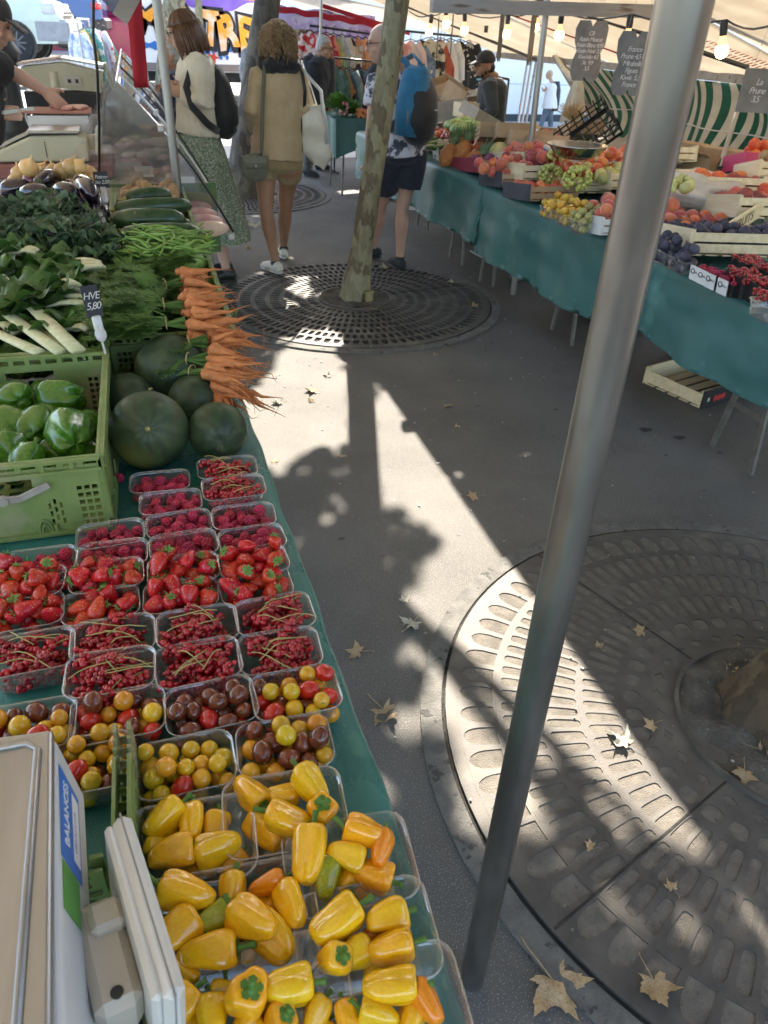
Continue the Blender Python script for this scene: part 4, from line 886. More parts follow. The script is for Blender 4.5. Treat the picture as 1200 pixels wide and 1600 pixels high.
board(706,56,6.9,10,56,66,'narrow grey board seen nearly edge on, right one of two',None,slateg,2); board(684,60,7.1,9,50,66,'narrow grey board seen nearly edge on, left one of two',None,slateg,2)
board(1183,142,4.0,50,60,-25,'dark chalk board at the right edge in front of the tarpaulin',['La','Prune','3,5'],slate,2)
# ---------- striped tarpaulin ----------
def stripemat(name,a,b,per,axis=1,rough=.7,trl=.25,uv=True):
    m=bpy.data.materials.new(name); m.use_nodes=True; nt=m.node_tree;N=nt.nodes;L=nt.links; bs=N['Principled BSDF']
    tc=N.new('ShaderNodeUVMap'); sp=N.new('ShaderNodeSeparateXYZ'); L.new(tc.outputs[0],sp.inputs[0]); mm=N.new('ShaderNodeMath'); mm.operation='MULTIPLY'; mm.inputs[1].default_value=per; L.new(sp.outputs[0],mm.inputs[0]); fr_=N.new('ShaderNodeMath'); fr_.operation='FRACT'; L.new(mm.outputs[0],fr_.inputs[0]); lt_=N.new('ShaderNodeMath'); lt_.operation='LESS_THAN'; lt_.inputs[1].default_value=.5; L.new(fr_.outputs[0],lt_.inputs[0])
    nz=N.new('ShaderNodeTexNoise'); nz.inputs['Scale'].default_value=9; nz.inputs['Detail'].default_value=6; mr=N.new('ShaderNodeMapRange'); mr.inputs[3].default_value=.65; mr.inputs[4].default_value=1.25; L.new(nz.outputs[0],mr.inputs[0])
    mx=N.new('ShaderNodeMix'); mx.data_type='RGBA'; L.new(lt_.outputs[0],mx.inputs[0]); mx.inputs[6].default_value=(*a,1); mx.inputs[7].default_value=(*b,1); vs=N.new('ShaderNodeVectorMath'); vs.operation='SCALE'; L.new(mx.outputs[2],vs.inputs[0]); L.new(mr.outputs[0],vs.inputs[3]); L.new(vs.outputs[0],bs.inputs[0]); bs.inputs['Roughness'].default_value=rough
    tr=N.new('ShaderNodeBsdfTranslucent'); L.new(vs.outputs[0],tr.inputs[0]); ms=N.new('ShaderNodeMixShader'); ms.inputs[0].default_value=trl; L.new(bs.outputs[0],ms.inputs[1]); L.new(tr.outputs[0],ms.inputs[2]); L.new(ms.outputs[0],N['Material Output'].inputs[0]); return m
def uvgrid(o,nu,nv):
    me=o.data; uv=me.uv_layers.new(name='UVMap'); w=nu+1; n=(nu+1)*(nv+1)
    for lp in me.loops:
        i=lp.vertex_index%n; uv.data[lp.index].uv=((i%w)/nu,(i//w)/nv)
tm=stripemat('green_striped_canvas',(.50,.44,.34),(.008,.09,.045),44,trl=.18)
k=MB()
def tarp(u,v):
    y=3.0+6.5*u; z=lerp(roofz(4.97)-.07,.66,v); pull=max(0,(y-7.2)/2.3)
    yy=y-.95*pull*v-.30*math.sin(v*PI*.9+.3)*(1-.6*pull)+.10*math.sin(v*5+u*9)
    xx=5.0+.10*math.sin(y*3.1+v*2)*v+.05*math.sin(y*9+v*3)+.22*math.sin(v*PI)*(.5+.5*math.sin(u*7))
    return Vector((xx,yy,z-.05*math.sin(y*2.2)*v))
k.slab(tarp,140,24,(.004,0,0)); o=k.build('striped_tarpaulin',tm,smooth=True); uvgrid(o,140,24); tag(o,'green and cream striped tarpaulin hung behind the right fruit stall','tarpaulin')
k=MB(); 
for v0,r_ in ((.48,.006),): k.tube([tarp(i/60,v0)-Vector((.02,0,0)) for i in range(61)],r_,5)
tag(k.build('rope',mat('pale_rope',(.5,.48,.42))),'pale rope sewn along the middle of the striped tarpaulin','rope')
k=MB(); p=PY(902,140,8.0); k.tube([PY(868,88,9.1),PY(880,108,8.8),PY(893,122,8.3),p+Vector((0,0,.08))],[.02,.03,.035,.04],8); 
k.grid(lambda u,v:p+Vector((.10*math.cos(u*2*PI)*(.35+.9*v**.6)*(1+.12*math.sin(u*2*PI*5)),.10*math.sin(u*2*PI)*(.35+.9*v**.6)*(1+.12*math.sin(u*2*PI*5)),.08-.38*v+.02*math.sin(u*12)*v)),40,8)
tag(k.build('canvas_bundle',mat('ivory_canvas',(.55,.51,.42),(.42,.39,.32),scale=12),smooth=True),'twisted ivory canvas bundle hanging in front of the striped tarpaulin','canvas bundle')
# ---------- right stall: tables, cloths, trestles ----------
def rx(y): return 2.25 if y<3.5 else 2.25-.045*(y-3.5)
def rcloth(y0,y1,z1,label,seed,skew=0):
    k=MB()
    def f(u,v):
        y=y0+(y1-y0)*v; s=u*2.0; x0=rx(y)
        if s<.45: q=.45-s; fo=.022*math.sin(y*7+seed)*(q/.4)+.01*math.sin(y*19+seed)*(q/.4); cr=.010*noise.noise(Vector((y*3.5,q*9,seed)))+.006*noise.noise(Vector((y*11+q*14,q*5,seed))); return Vector((x0+.02+fo-.05*q+cr*min(1,q*8),y+skew*(q/.45)*(v-.5)*.1,TZ-q*(TZ-z1)/.45-.02+.01*math.sin(y*5+seed)*q))
        a_=(s-.45)/.04
        if a_<1: return Vector((x0+.02+.025*math.sin(a_*PI/2)**2,y,TZ-.02+.021*math.sin(a_*PI/2)))
        return Vector((x0+.045+(s-.49)*1.45,y,TZ+.001))
    k.slab(f,60,50,(0,0,-.0015)); tag(k.build('tablecloth',cloth2,smooth=True),label,'tablecloth','teal oilcloths on the right stall')
cloth2=mat('teal_oilcloth_matt',(.034,.125,.12),(.055,.17,.16),rough=.45,scale=2.2,detail=7,bump=.12,bscale=12,c3=(.09,.24,.22),c3thr=(.62,.75),c3scale=5,rvar=.1)
rcloth(5.0,8.0,.45,'teal oilcloth under the pineapples, far end of the right stall',1); rcloth(3.42,5.03,.40,'teal oilcloth under the plums and yellow mirabelles',3); rcloth(.9,3.38,.49,'teal oilcloth under the figs and raspberries on the right',5)
for i,(y0,y1) in enumerate(((5.1,7.9),(3.45,4.95),(.95,3.35))):
    t=empty('market_table',(3.6,(y0+y1)/2,0),0,['far right table board under the pineapples','right table board under the plums','right table board under the figs'][i],'table'); k=MB(); k.box((0,0,TZ-.03),(2.6,y1-y0,.03)); k.build('tabletop',oldwood,t)
tr_m=mat('trestle_metal',(.13,.125,.115),(.22,.21,.19),rough=.5,scale=9,metal=.5,bump=.1)
def trestle(f1,f2,label):
    A=G(*f1,0);B=G(*f2,0); c=(A+B)/2; t=empty('trestle',(c.x,c.y,0),0,label,'trestle','metal trestles under the right tables'); A-=c;B-=c; A.z=B.z=0
    top=(A+B)/2+Vector((.02,0,TZ-.05)); 
    for dx in(0,1.1):
        o=Vector((dx,0,0))
        for P,s in((A,1),(B,-1)):
            k=MB(); d=(B-A).normalized()*.04*s; k.bar(P+o,top+o-d*.9,.028,.016,(1,0,0)); k.build('leg',tr_m,t)
        k=MB(); k.bar(A.lerp(top,.33)+o,B.lerp(top,.33)+o,.012,.022); k.build('crossbar',tr_m,t)
    k=MB(); k.bar(top+Vector((-.03,0,.012)),top+Vector((1.2,0,.012)),.06,.025); k.build('top_rail',tr_m,t)
trestle((1172,742),(1112,697),'nearest trestle, by the wooden crate on the ground'); trestle((893,540),(862,515),'trestle just left of the foreground pole'); trestle((770,448),(750,440),'trestle under the plums, third from the near end'); trestle((722,415),(703,402),'trestle beside the green banana box'); trestle((668,358),(652,352),'farthest trestle behind the man with the blue backpack'); trestle((975,592),(950,575),'trestle mostly hidden behind the foreground pole')
card=mat('cardboard',(.36,.24,.13),(.44,.31,.18),rough=.85,scale=5,bump=.05,var=.15); cardgrey=mat('grey_cardboard',(.30,.27,.23),(.38,.35,.30),rough=.85,scale=6)
pale=mat('poplar_wood',(.62,.50,.30),(.74,.63,.42),rough=.7,scale=4,stretch=(1,9,9),bump=.15,bscale=60,var=.1)
navy=mat('navy_printed_card',(.035,.04,.055),(.06,.065,.085),rough=.6,scale=9); maroon=mat('maroon_printed_card',(.25,.03,.06),(.32,.05,.08),rough=.6,scale=9); bluep=mat('blue_tray_plastic',(.02,.12,.42),(.03,.17,.5),rough=.4,scale=9); pink=mat('pink_tray',(.55,.06,.16),rough=.5); whitec=mat('white_card',(.72,.72,.70),(.62,.62,.60),scale=8,rough=.6); inkm=mat('black_ink',(.02,.02,.02),rough=.8); white_ink=mat('white_ink',(.75,.75,.72),rough=.8)
redink=mat('red_ink',(.5,.03,.03),rough=.7)
def woodcrate(label,W,D,H,m=pale,open_front=False,mf=None,name='wooden_crate',solid=False,txt=None,slats=2):
    """W along local x, D along local y; the local -y side faces out"""
    e=empty(name,(0,0,0),0,label,'crate'); k=MB()
    n=max(3,int(D/.07))
    for i in range(n): k.box((0,-D/2+(i+.5)*D/n,.004),(W-.012,D/n*(.98 if solid else .72),.006))
    k.build('base',m,e)
    for s in(-1,1):
        k=MB()
        if solid: k.box((s*(W/2-.004),0,H/2+.003),(.006,D,H))
        else:
            for j in range(slats): k.box((s*(W/2-.004),0,.010+(j+.5)*(H-.01)/slats),(.006,D,(H-.01)/slats*.80))
        k.build('side_board',m,e)
    for s in(-1,1):
        k=MB(); k.box((0,s*(D/2+.001),H/2+.006),(W+.004,.008,H+.008)); o=k.build('end_board',(mf or m) if s<0 else m,e)
        if s<0 and txt:
            tx=text('lettering',txt[0],txt[1],txt[2],o,frame((1,0,0),(0,0,1),(0,-1,0),(txt[3] if len(txt)>3 else 0,-D/2-.0036,H/2+.004)),shear=.1)
    for sx in(-1,1):
        for sy in(-1,1):
            k=MB(); k.box((sx*(W/2-.016),sy*(D/2-.012),H/2+.004),(.017,.015,H+.006)); k.build('corner_block',m,e)
    return e
def place(e,c,rz=0,tilt=0,roll=0):
    e.location=c; e.rotation_euler=(rad(roll),-rad(tilt),rad(rz)); return Matrix.Translation(c)@Euler((rad(roll),-rad(tilt),rad(rz))).to_matrix().to_4x4()
def mkround(name,m,r=1,kind='peach'):
    e=empty(name); b=MB()
    if kind=='peach': b.lathe([(0,.86),(.12,.88),(.3,.95),(.6,.86),(.88,.52),(1,.05),(.93,-.4),(.7,-.75),(.4,-.93),(.1,-.96),(0,-.95)][::-1],24,fn=lambda t,v:1-.07*math.exp(-(((t+PI)%(2*PI)-PI)/.22)**2))
    elif kind=='fig': b.lathe([(0,-.85),(.4,-.82),(.8,-.55),(1,-.1),(.93,.3),(.65,.7),(.3,1.0),(.16,1.25),(.12,1.35),(0,1.36)],18)
    elif kind=='apple': b.lathe([(0,-.8),(.25,-.86),(.6,-.72),(.92,-.3),(1,.15),(.85,.65),(.5,.88),(.2,.84),(0,.70)],20)
    elif kind=='pear': b.lathe([(0,-.95),(.3,-.93),(.8,-.6),(1,-.15),(.9,.3),(.6,.75),(.42,1.15),(.3,1.45),(.1,1.52),(0,1.5)],18)
    elif kind=='plum': b.lathe([(0,-1.15),(.4,-1.05),(.8,-.65),(1,0),(.85,.6),(.45,1.0),(0,1.12)],16)
    else: b.ell((0,0,0),1,16,12)
    for v in b.v: v*=r
    b.build('flesh',m,e,True); k=MB(); zt={'peach':.86,'fig':1.36,'apple':.72,'pear':1.5,'plum':1.12}.get(kind,1)*r; k.tube([(0,0,zt-.1*r),(0,0,zt+.12*r)],.08*r,6); k.build('stalk',stalk_m,e); return Proto(e)
def fm(n,a,b,**k): d=dict(rough=.35,scale=18,var=.18,hvar=.012,thr=(.35,.65)); d.update(k); return mat(n,a,b,**d)
PEACH=mkround('peach',fm('peach_skin',(.60,.17,.07),(.42,.05,.05),rough=.7,sheen=.4),.032); NECT=mkround('nectarine',fm('nectarine_skin',(.50,.03,.03),(.66,.22,.06),coat=.3),.030); DPEACH=mkround('dark_peach',fm('dark_peach_skin',(.20,.035,.045),(.38,.08,.05),rough=.6),.031); OPEACH=mkround('orange_peach',fm('orange_peach_skin',(.68,.20,.04),(.55,.06,.03),rough=.5),.034)
PLUM=mkround('plum',fm('plum_skin',(.13,.02,.06),(.24,.06,.13),rough=.4),.022,'plum'); FIG=mkround('fig',fm('fig_skin',(.030,.026,.045),(.065,.06,.085),rough=.6),.0195,'fig'); MIRA=mkround('mirabelle_plum',fm('mirabelle_skin',(.62,.33,.03),(.60,.42,.06)),.014,'r'); GRAPE_m=fm('green_grape_skin',(.42,.46,.10),(.52,.50,.14),sss=.2,coat=.3); TOMA=mkround('tomato',fm('tomato_skin',(.48,.02,.015),(.55,.07,.02),coat=.5,rough=.2),.032,'apple'); APPLE=mkround('green_apple',fm('green_apple_skin',(.36,.46,.06),(.46,.50,.10)),.032,'apple'); PEAR=mkround('pear',fm('pear_skin',(.55,.52,.20),(.48,.50,.16)),.028,'pear'); DTOM=mkround('dark_tomato',fm('dark_tomato_skin',(.22,.02,.02),(.3,.05,.03),coat=.5,rough=.2),.035,'apple'); APR=mkround('apricot',fm('apricot_skin',(.68,.30,.06),(.62,.16,.05),rough=.6),.024); GMIRA=mkround('greengage',fm('greengage_skin',(.34,.34,.10),(.42,.36,.14)),.016,'r'); POT=mkround('potato',fm('potato_skin',(.42,.28,.14),(.34,.22,.11),rough=.8),.028,'plum')
def heapin(M,P,n,r,W,D,z,label,cat,grp,seed,pr=.0,alt=None,s0=None):
    rg=random.Random(seed); x0,x1,y0,y1=W if isinstance(W,tuple) else (-W/2,W/2,-D/2,D/2)
    for (x,y,zz,q) in heap(n,r,x0,x1,y0,y1,z,rg,26):
        p=M@Vector((x,y,zz)); (alt if alt and rg.random()<.5 else P).get(label,cat,grp,p,rot3(rg),q/(s0 or r))
def crop(label,px,py,z,W,D,H,rz,fruit=None,n=0,r=.03,flabel='',fcat='',seed=0,m=pale,mf=None,tilt=7,solid=False,txt=None,alt=None,zin=.01,name='wooden_crate',roll=0,slats=2,s0=None):
    c=G(px,py,z); e=woodcrate(label,W,D,H,m,False,mf,name,solid,txt,slats); M=place(e,c,rz,tilt,roll)
    if fruit: heapin(M,fruit,n,r,W-.03,D-.03,zin,flabel,fcat,flabel.replace('one ','',1)+' group' if False else fcat+'s: '+flabel,seed,alt=alt,s0=s0)
    return c,M
RZ=90  # crate front (-y) turned to face the aisle (-x)
RF=-90
# front row, from far to near
crop('small pale crate of cucumbers beside the pineapples',668,236,.83,.34,.24,.08,RF,None,m=pale)
cuc=mat('cucumber_skin',(.03,.10,.02),(.06,.15,.03),rough=.4,scale=30)
for i,(px,py) in enumerate(((660,228),(668,232),(676,226),(664,222),(684,232),(672,220))):
    a=G(px-10,py,.90+.005*i);b=G(px+12,py-4,.90+.005*i); k=MB(); k.tube([a.lerp(b,t) for t in(0,.08,.3,.6,.92,1)],[.006,.017,.021,.021,.017,.006],12); tag(k.build('cucumber',cuc,None,True),'dark green cucumber in the small pale crate','cucumber','cucumbers in the small pale crate')
heapin(Matrix.Translation(G(702,212,.93)),TOMA,22,.035,.36,.55,-.02,'large tomato in the heap behind the pineapples','tomato','large tomatoes behind the pineapples',71,alt=DTOM)
salad=mat('bagged_salad_leaf',(.12,.25,.04),(.34,.42,.14),rough=.5,scale=30,thr=(.4,.6),c3=(.35,.08,.06),c3thr=(.62,.66),c3scale=30)
for i,(px,py) in enumerate(((712,196),(726,192),(738,198),(722,203))):
    c=G(px,py,1.0); k=MB(); k.ell((0,0,0),(.10,.13,.05),18,12,fn=lambda d:1+.25*noise.noise(d*3+Vector((i,0,0)))); tag(k.build('salad_head',salad,None,True,loc=c),['loose salad head at the left of the salad row','loose salad head in the middle of the salad row','loose salad head at the right of the salad row','loose salad head in front of the salad row'][i],'salad')
# pineapples
pin=mat('pineapple_skin',(.50,.20,.05),(.36,.13,.04),rough=.6,scale=14); rbump(pin,'v',42,.9,.006,None)
def mkpine():
    e=empty('pineapple'); b=MB(); b.ell((0,0,0),(.062,.062,.092),28,24,fn=lambda d:1+.045*math.cos(9*math.atan2(d.y,d.x)+d.z*9)*math.cos(9*math.atan2(d.y,d.x)-d.z*9)); b.build('flesh',pin,e,True)
    k=MB(); rg=random.Random(2)
    for i in range(46):
        a=i*2.4; q=i/46; l=lerp(.10,.17,q); o=lerp(.75,.12,q); d=Vector((math.cos(a)*o,math.sin(a)*o,1)).normalized(); s=Vector((-math.sin(a),math.cos(a),0)); b0=Vector((0,0,.085))+Vector((math.cos(a),math.sin(a),0))*.022*(1-q); w=.010
        t1=b0+d*l*.5; t2=b0+d*l+Vector((math.cos(a),math.sin(a),0))*.03*(1-q); up_=Vector((0,0,.004))
        k.add([b0-s*w,b0+up_,b0+s*w,t1-s*w*.75,t1+up_,t1+s*w*.75,t2],[(0,1,4,3),(1,2,5,4),(3,4,6),(4,5,6)])
    k.build('crown',mat('pineapple_leaf',(.10,.16,.06),(.20,.26,.12),scale=20,rough=.5),e); return Proto(e)
PINE=mkpine(); V3=Vector
for px,py,sx,sy,z,lb in ((700,243,722,205,.90,'pineapple at the left, propped on the box label'),(722,238,738,204,.93,'pineapple in the middle of the three'),(738,252,780,215,.89,'pineapple lying nearest the plums')):
    c=G(px,py,z);d=V3((.42,.25,.8)) if px<730 else V3((.85,.35,.42)); PINE.get(lb,'pineapple','pineapples at the far right stall',c,d.to_track_quat('Z','Y').to_euler(),1.0)
k=MB(); c=G(681,243,.86); k.box((0,0,0),(.008,.13,.13),Matrix.Rotation(rad(-10),3,'Y')); o=tag(k.build('price_card',whitec,loc=c),'white printed card beside the first pineapple','price card'); 
text('lettering','ANANAS\nle kg\n2,50',.032,inkm,o,frame((0,-1,0),(.17,0,1),(-1,0,.17),(-.0065,0,0)))
# melons in a blue tray
crop('blue plastic tray of striped melons',786,247,.86,.40,.30,.07,RF,None,m=bluep,name='fruit_tray',solid=True)
mel=mat('melon_rind',(.62,.50,.22),(.55,.44,.16),rough=.55,scale=10,c3=(.25,.28,.08),c3thr=(.6,.66),c3scale=5)
for i,(px,py) in enumerate(((780,240),(795,236),(806,243))):
    k=MB(); k.ell((0,0,0),.075,30,16,fn=lambda d:1+.05*abs(math.cos(5*math.atan2(d.y,d.x)))); tag(k.build('melon',mel,None,True,loc=G(px,py,.95)),['pale ribbed melon at the left of the blue tray','pale ribbed melon in the middle of the blue tray','pale ribbed melon at the right of the blue tray'][i],'melon')
crop('maroon printed crate of purple plums',768,268,.835,.52,.42,.085,RF,PLUM,85,.024,'purple plum in the maroon printed crate','plum',31,m=card,mf=maroon,txt=('La Prune',.045,white_ink),zin=.035,s0=.022)
crop('navy printed crate of flat peaches, left one of two',797,291,.835,.36,.30,.085,RF,NECT,34,.027,'small red peach in the left navy printed crate','peach',32,m=card,mf=navy,txt=('La Bonne Cueille',.034,white_ink),zin=.02,s0=.030)
crop('navy printed crate of flat peaches, right one of two',842,311,.835,.38,.32,.085,RF,NECT,36,.027,'small red peach in the right navy printed crate','peach',33,m=card,mf=navy,txt=('La Bonne Cueille',.034,white_ink),zin=.02,s0=.030)
crop('wooden crate of fuzzy peaches at the foot of the thin shiny pole',828,279,.89,.48,.34,.09,RF,PEACH,34,.035,'fuzzy peach at the foot of the thin shiny pole','peach',34,m=pale,zin=.04,alt=DPEACH,s0=.032)
crop('wooden crate of pale peaches behind the plums',828,259,.93,.50,.34,.08,RF,PEACH,34,.034,'pale fuzzy peach behind the purple plums','peach',35,m=pale,zin=.03,s0=.032)
heapin(Matrix.Translation(G(846,262,.97)),APPLE,6,.036,.22,.16,0,'green apple right of the thin shiny pole','apple','green apples right of the thin shiny pole',36,s0=.032)
crop('wooden crate of glossy red nectarines in front of the scale',930,284,.87,.62,.55,.10,RF,NECT,66,.037,'glossy red nectarine in the big heap','nectarine',37,m=pale,zin=.06,alt=None,s0=.030)
crop('wooden crate of red nectarines at the front edge',895,300,.85,.34,.34,.08,RF,NECT,20,.037,'red nectarine near the front edge','nectarine',38,m=pale,zin=.05,s0=.030)
def grapes(px,py,z,n,r,label):
    rg=random.Random(px); c=G(px,py,z); e=empty('grape_bunch',c,0,label,'grapes'); b=MB()
    for i in range(n):
        q=rg.random(); d=Vector((rg.gauss(0,1),rg.gauss(0,1),rg.gauss(0,1))).normalized(); b.ell((d.x*r*1.15,d.y*r*.9,d.z*r*.85),.012,9,7)
    b.build('berries',GRAPE_m,e,True); k=MB(); k.tube([(0,0,r*.6),(r*.3,0,r*1.3)],.003,6); k.build('stalk',stalk_m,e)
grapes(860,272,.97,70,.062,'bunch of green grapes beside the thin shiny pole'); grapes(902,279,.99,80,.075,'bunch of green grapes on the red nectarines'); grapes(868,243,1.06,24,.04,'small bunch of green grapes behind the scale')
# scale and bowl on the right stall
def box_scale(c,rz,label,m,top,disp):
    e=empty('weighing_scale',c,rad(rz),label,'scale'); k=MB(); k.box((0,0,.06),(.34,.30,.10),bev=.015); k.build('body',m,e); k=MB(); k.box((0,0,.125),(.30,.27,.012),bev=.004); k.build('pan',top,e); k=MB(); k.box((0,-.16,.085),(.26,.03,.13),Matrix.Rotation(rad(-12),3,'X'),.008); o=k.build('display',m,e)
    k=MB(); k.box((-.02,-.178,.095),(.17,.006,.07),Matrix.Rotation(rad(-12),3,'X')); k.build('label',disp,o); return e
creamp=mat('cream_plastic',(.55,.52,.42),(.62,.59,.50),rough=.45,scale=4); labblue=mat('blue_label',(.06,.16,.42),(.5,.55,.6),rough=.4,scale=60,thr=(.55,.6))
box_scale(G(890,268,.93),RF-8,'white weighing scale with blue label under the steel bowl',creamp,steel,labblue)
k=MB(); k.lathe([(0,0),(.09,.004),(.14,.03),(.175,.075),(.182,.078),(.174,.070),(.138,.026),(.088,0.0),(0,-.004)],36); bowlc=G(899,247,1.075); tag(k.build('steel_bowl',mat('stainless_bowl',(.45,.44,.42),rough=.18,metal=1),None,True,loc=bowlc),'shiny stainless steel bowl standing on the white scale','bowl')
# pears and mirabelle punnets
c,M=crop('pale crate of pears wrapped in tissue left of the foreground pole',955,292,.88,.55,.36,.09,RF,PEAR,26,.035,'pale green pear in tissue left of the foreground pole','pear',40,zin=.05,s0=.028)
tissue=mat('tissue_paper',(.75,.74,.66),(.66,.66,.56),rough=.8,scale=20,translucent=.3)
for i in range(10):
    rg=random.Random(i); k=MB(); k.grid(lambda u,v:Vector(((u-.5)*.12,(v-.5)*.12,.03*noise.noise(Vector((u*3,v*3,i)))+.02)),8,8); o=k.build('tissue_wrap',tissue,loc=M@Vector((rg.uniform(-.2,.2),rg.uniform(-.14,.14),.11))); o.rotation_euler=rot3(rg,False); tag(o,'crumpled white tissue among the pears left of the pole','tissue','tissue wraps among the pears')
PM=mkpunnet(.15,.10,.06)
for i,(px,py) in enumerate(((862,333),(885,343),(908,354),(880,322),(904,333),(928,345))):
    c=G(px,py,.865); P=MIRA if i in(0,1,3,4) else GMIRA; nm='golden mirabelle plum' if P is MIRA else 'greengage'; wh=['front left','front middle','front right','back left','back middle','back right'][i]
    PM.get(f'clear punnet of small plums, {wh} of the six','punnet','clear punnets of small plums on the right stall',(c.x,c.y,.835),(0,0,rad(RZ+3))); heapin(Matrix.Translation((c.x,c.y,.84))@Matrix.Rotation(rad(RZ),4,'Z'),P,17,.019,.15,.10,0,f'{nm} in the {wh} punnet of the six','plum',f'{nm}s in the {wh} punnet',50+i,s0=.014 if P is MIRA else .016)
crop('small white crate with a few peaches left of the foreground pole',942,364,.835,.22,.16,.08,RF,PEACH,8,.033,'peach in the small white crate','peach',44,m=whitec,zin=.02,s0=.032)
# right of the foreground pole
c,M=crop('poplar crate brimming with dark figs',1112,392,.845,.52,.46,.105,RF-14,FIG,105,.0255,'dark fig in the poplar crate','fig',60,tilt=8,zin=.035,s0=.0195)
PB=mkpunnet(.15,.10,.06,clearp); PBk=mkpunnet(.17,.12,.085,blk,blk)
for i,(px,py) in enumerate(((1030,395),(1047,404),(1066,413))):
    c=G(px,py,.87); wh=['left','middle','right'][i]; PB.get(f'{wh} clear punnet of figs at the front edge','punnet','clear punnets of figs on the right stall',(c.x,c.y,.835),(0,0,rad(80)),(1,.7,1)); heapin(Matrix.Translation((c.x,c.y,.84))@Matrix.Rotation(rad(80),4,'Z'),FIG,9,.024,.15,.09,0,f'dark fig in the {wh} clear punnet','fig',f'dark figs in the {wh} clear punnet',64+i,s0=.0195)
heapin(Matrix.Translation(G(1058,345,.92)),NECT,34,.036,.48,.50,-.05,'red nectarine heaped right of the foreground pole','nectarine','red nectarines right of the foreground pole',70,alt=DPEACH,s0=.031)
k=MB(); c=G(1030,362,.86); k.box((0,0,0),(.14,.20,.03),bev=.006); tag(k.build('blue_tray',bluep,loc=c),'bright blue tray edge under the nectarines right of the pole','tray')
foil=mat('black_plastic_liner',(.012,.012,.014),(.03,.03,.035),rough=.15,scale=20,bump=1,bscale=18)
for (px,py,n,P,A,wh,sd,tx) in ((1112,306,13,OPEACH,DPEACH,'behind the fig crate',80,None),(1172,340,15,DPEACH,PEACH,'lettered FRUITS at the right edge',81,('FRUITS',.058,inkm,.1))):
    c,M=crop(f'poplar crate of peaches {wh}',px,py,.92,.50,.40,.10,RF-14,P,n,.042,f'peach in the crate {wh}','peach',sd,tilt=10,zin=.04,alt=A,txt=tx,s0=.032)
    k=MB(); k.grid(lambda u,v:Vector(((u-.5)*.46,(v-.5)*.37,.05+.035*noise.noise(Vector((u*6,v*6,sd)))+.05*(abs(v-.5)*2)**4)),30,26); o=k.build('plastic_liner',foil,None,True); o.matrix_world=M; tag(o,f'crumpled black plastic liner in the peach crate {wh}','liner')
k=MB(); k.bar(G(1118,372,.93),G(1203,318,1.02),.012,.075); o=tag(k.build('crate_board',pale),'loose poplar board lettered FRUITS leaning at the right edge','board')
a=G(1118,372,.93);b=G(1203,318,1.02); d=(b-a).normalized(); sd_=d.cross(Vector((0,0,1))).normalized(); u_=sd_.cross(d); nn=sd_ if sd_.dot(CAM-a)>0 else -sd_; text('lettering','S FRUITS',.062,inkm,o,frame(d,nn.cross(d),nn,a.lerp(b,.45)+nn*.0068))
# plastic bag with pears
bagm=mat('milky_plastic_bag',(.72,.69,.62),(.62,.59,.52),rough=.3,scale=10,translucent=.35,bump=.8,bscale=16)
k=MB(); k.ell((0,0,0),(.34,.30,.09),48,30,fn=lambda d:1+.30*noise.noise(d*2.2)+.12*noise.noise(d*6)); tag(k.build('plastic_bag',bagm,None,True,loc=G(1075,298,.97)),'crumpled milky plastic bag over the fruit right of the pole','plastic bag')
heapin(Matrix.Translation(G(1066,300,1.04)),PEAR,5,.032,.2,.2,0,'yellowish pear lying on the milky plastic bag','pear','pears on the milky plastic bag',90,s0=.028)
# raspberries in labelled and black punnets
for i,(px,py) in enumerate(((1087,428),(1099,434),(1111,440),(1130,449))):
    c=G(px,py,.87); wh=['first','second','third','fourth'][i]+' from the figs'; PBk.get(f'small raspberry punnet with a white label, {wh}','punnet','raspberry punnets with white labels',(c.x+.05,c.y,.835),(0,0,rad(80)),.62)
    heapin(Matrix.Translation((c.x+.05,c.y,.855))@Matrix.Rotation(rad(80),4,'Z'),RASP[i%3],12,.0125,.10,.07,0,f'raspberry in the labelled punnet {wh}','raspberry',f'raspberries in the labelled punnet {wh}',95+i,s0=.0102)
    k=MB(); k.box((0,0,0),(.003,.062,.060),Matrix.Rotation(rad(-6),3,'Y')); o=tag(k.build('punnet_label',whitec,loc=(c.x-.006,c.y,.872)),f'white card with black marks on the raspberry punnet {wh}','label','white punnet labels')
    k=MB(); k.tube([(-.0025,.012*math.cos(q)+.012,.010*math.sin(q)+.008) for q in [j*PI/4 for j in range(9)]],.0022,5,False); k.build('round_mark',inkm,o); text('lettering','BIO',.020,inkm,o,frame((0,-1,0),(.1,0,1),(-1,0,.1),(-.0025,-.012,.008)))
for i,(px,py) in enumerate(((1158,440),(1186,452),(1165,418),(1200,432),(1196,476))):
    c=G(px,py,.89); wh=['left front','right front','left back','right back','nearest'][i]; (PM if i==4 else PBk).get(f'{"clear" if i==4 else "black"} punnet of red currants, {wh} of the right edge group','punnet','punnets of red currants at the right edge',(c.x+.02,c.y,.835),(0,0,rad(80)))
    rg=random.Random(i)
    for q in range(9): CUR[q%5].get(f'red currant sprig in the {wh} punnet at the right edge','red currants',f'red currant sprigs in the {wh} punnet at the right edge',(c.x+.02+rg.uniform(-.04,.04),c.y+rg.uniform(-.045,.045),.835+.075+rg.uniform(0,.01)),(rg.uniform(-3,3),0,rg.uniform(-3,3)),1.25)
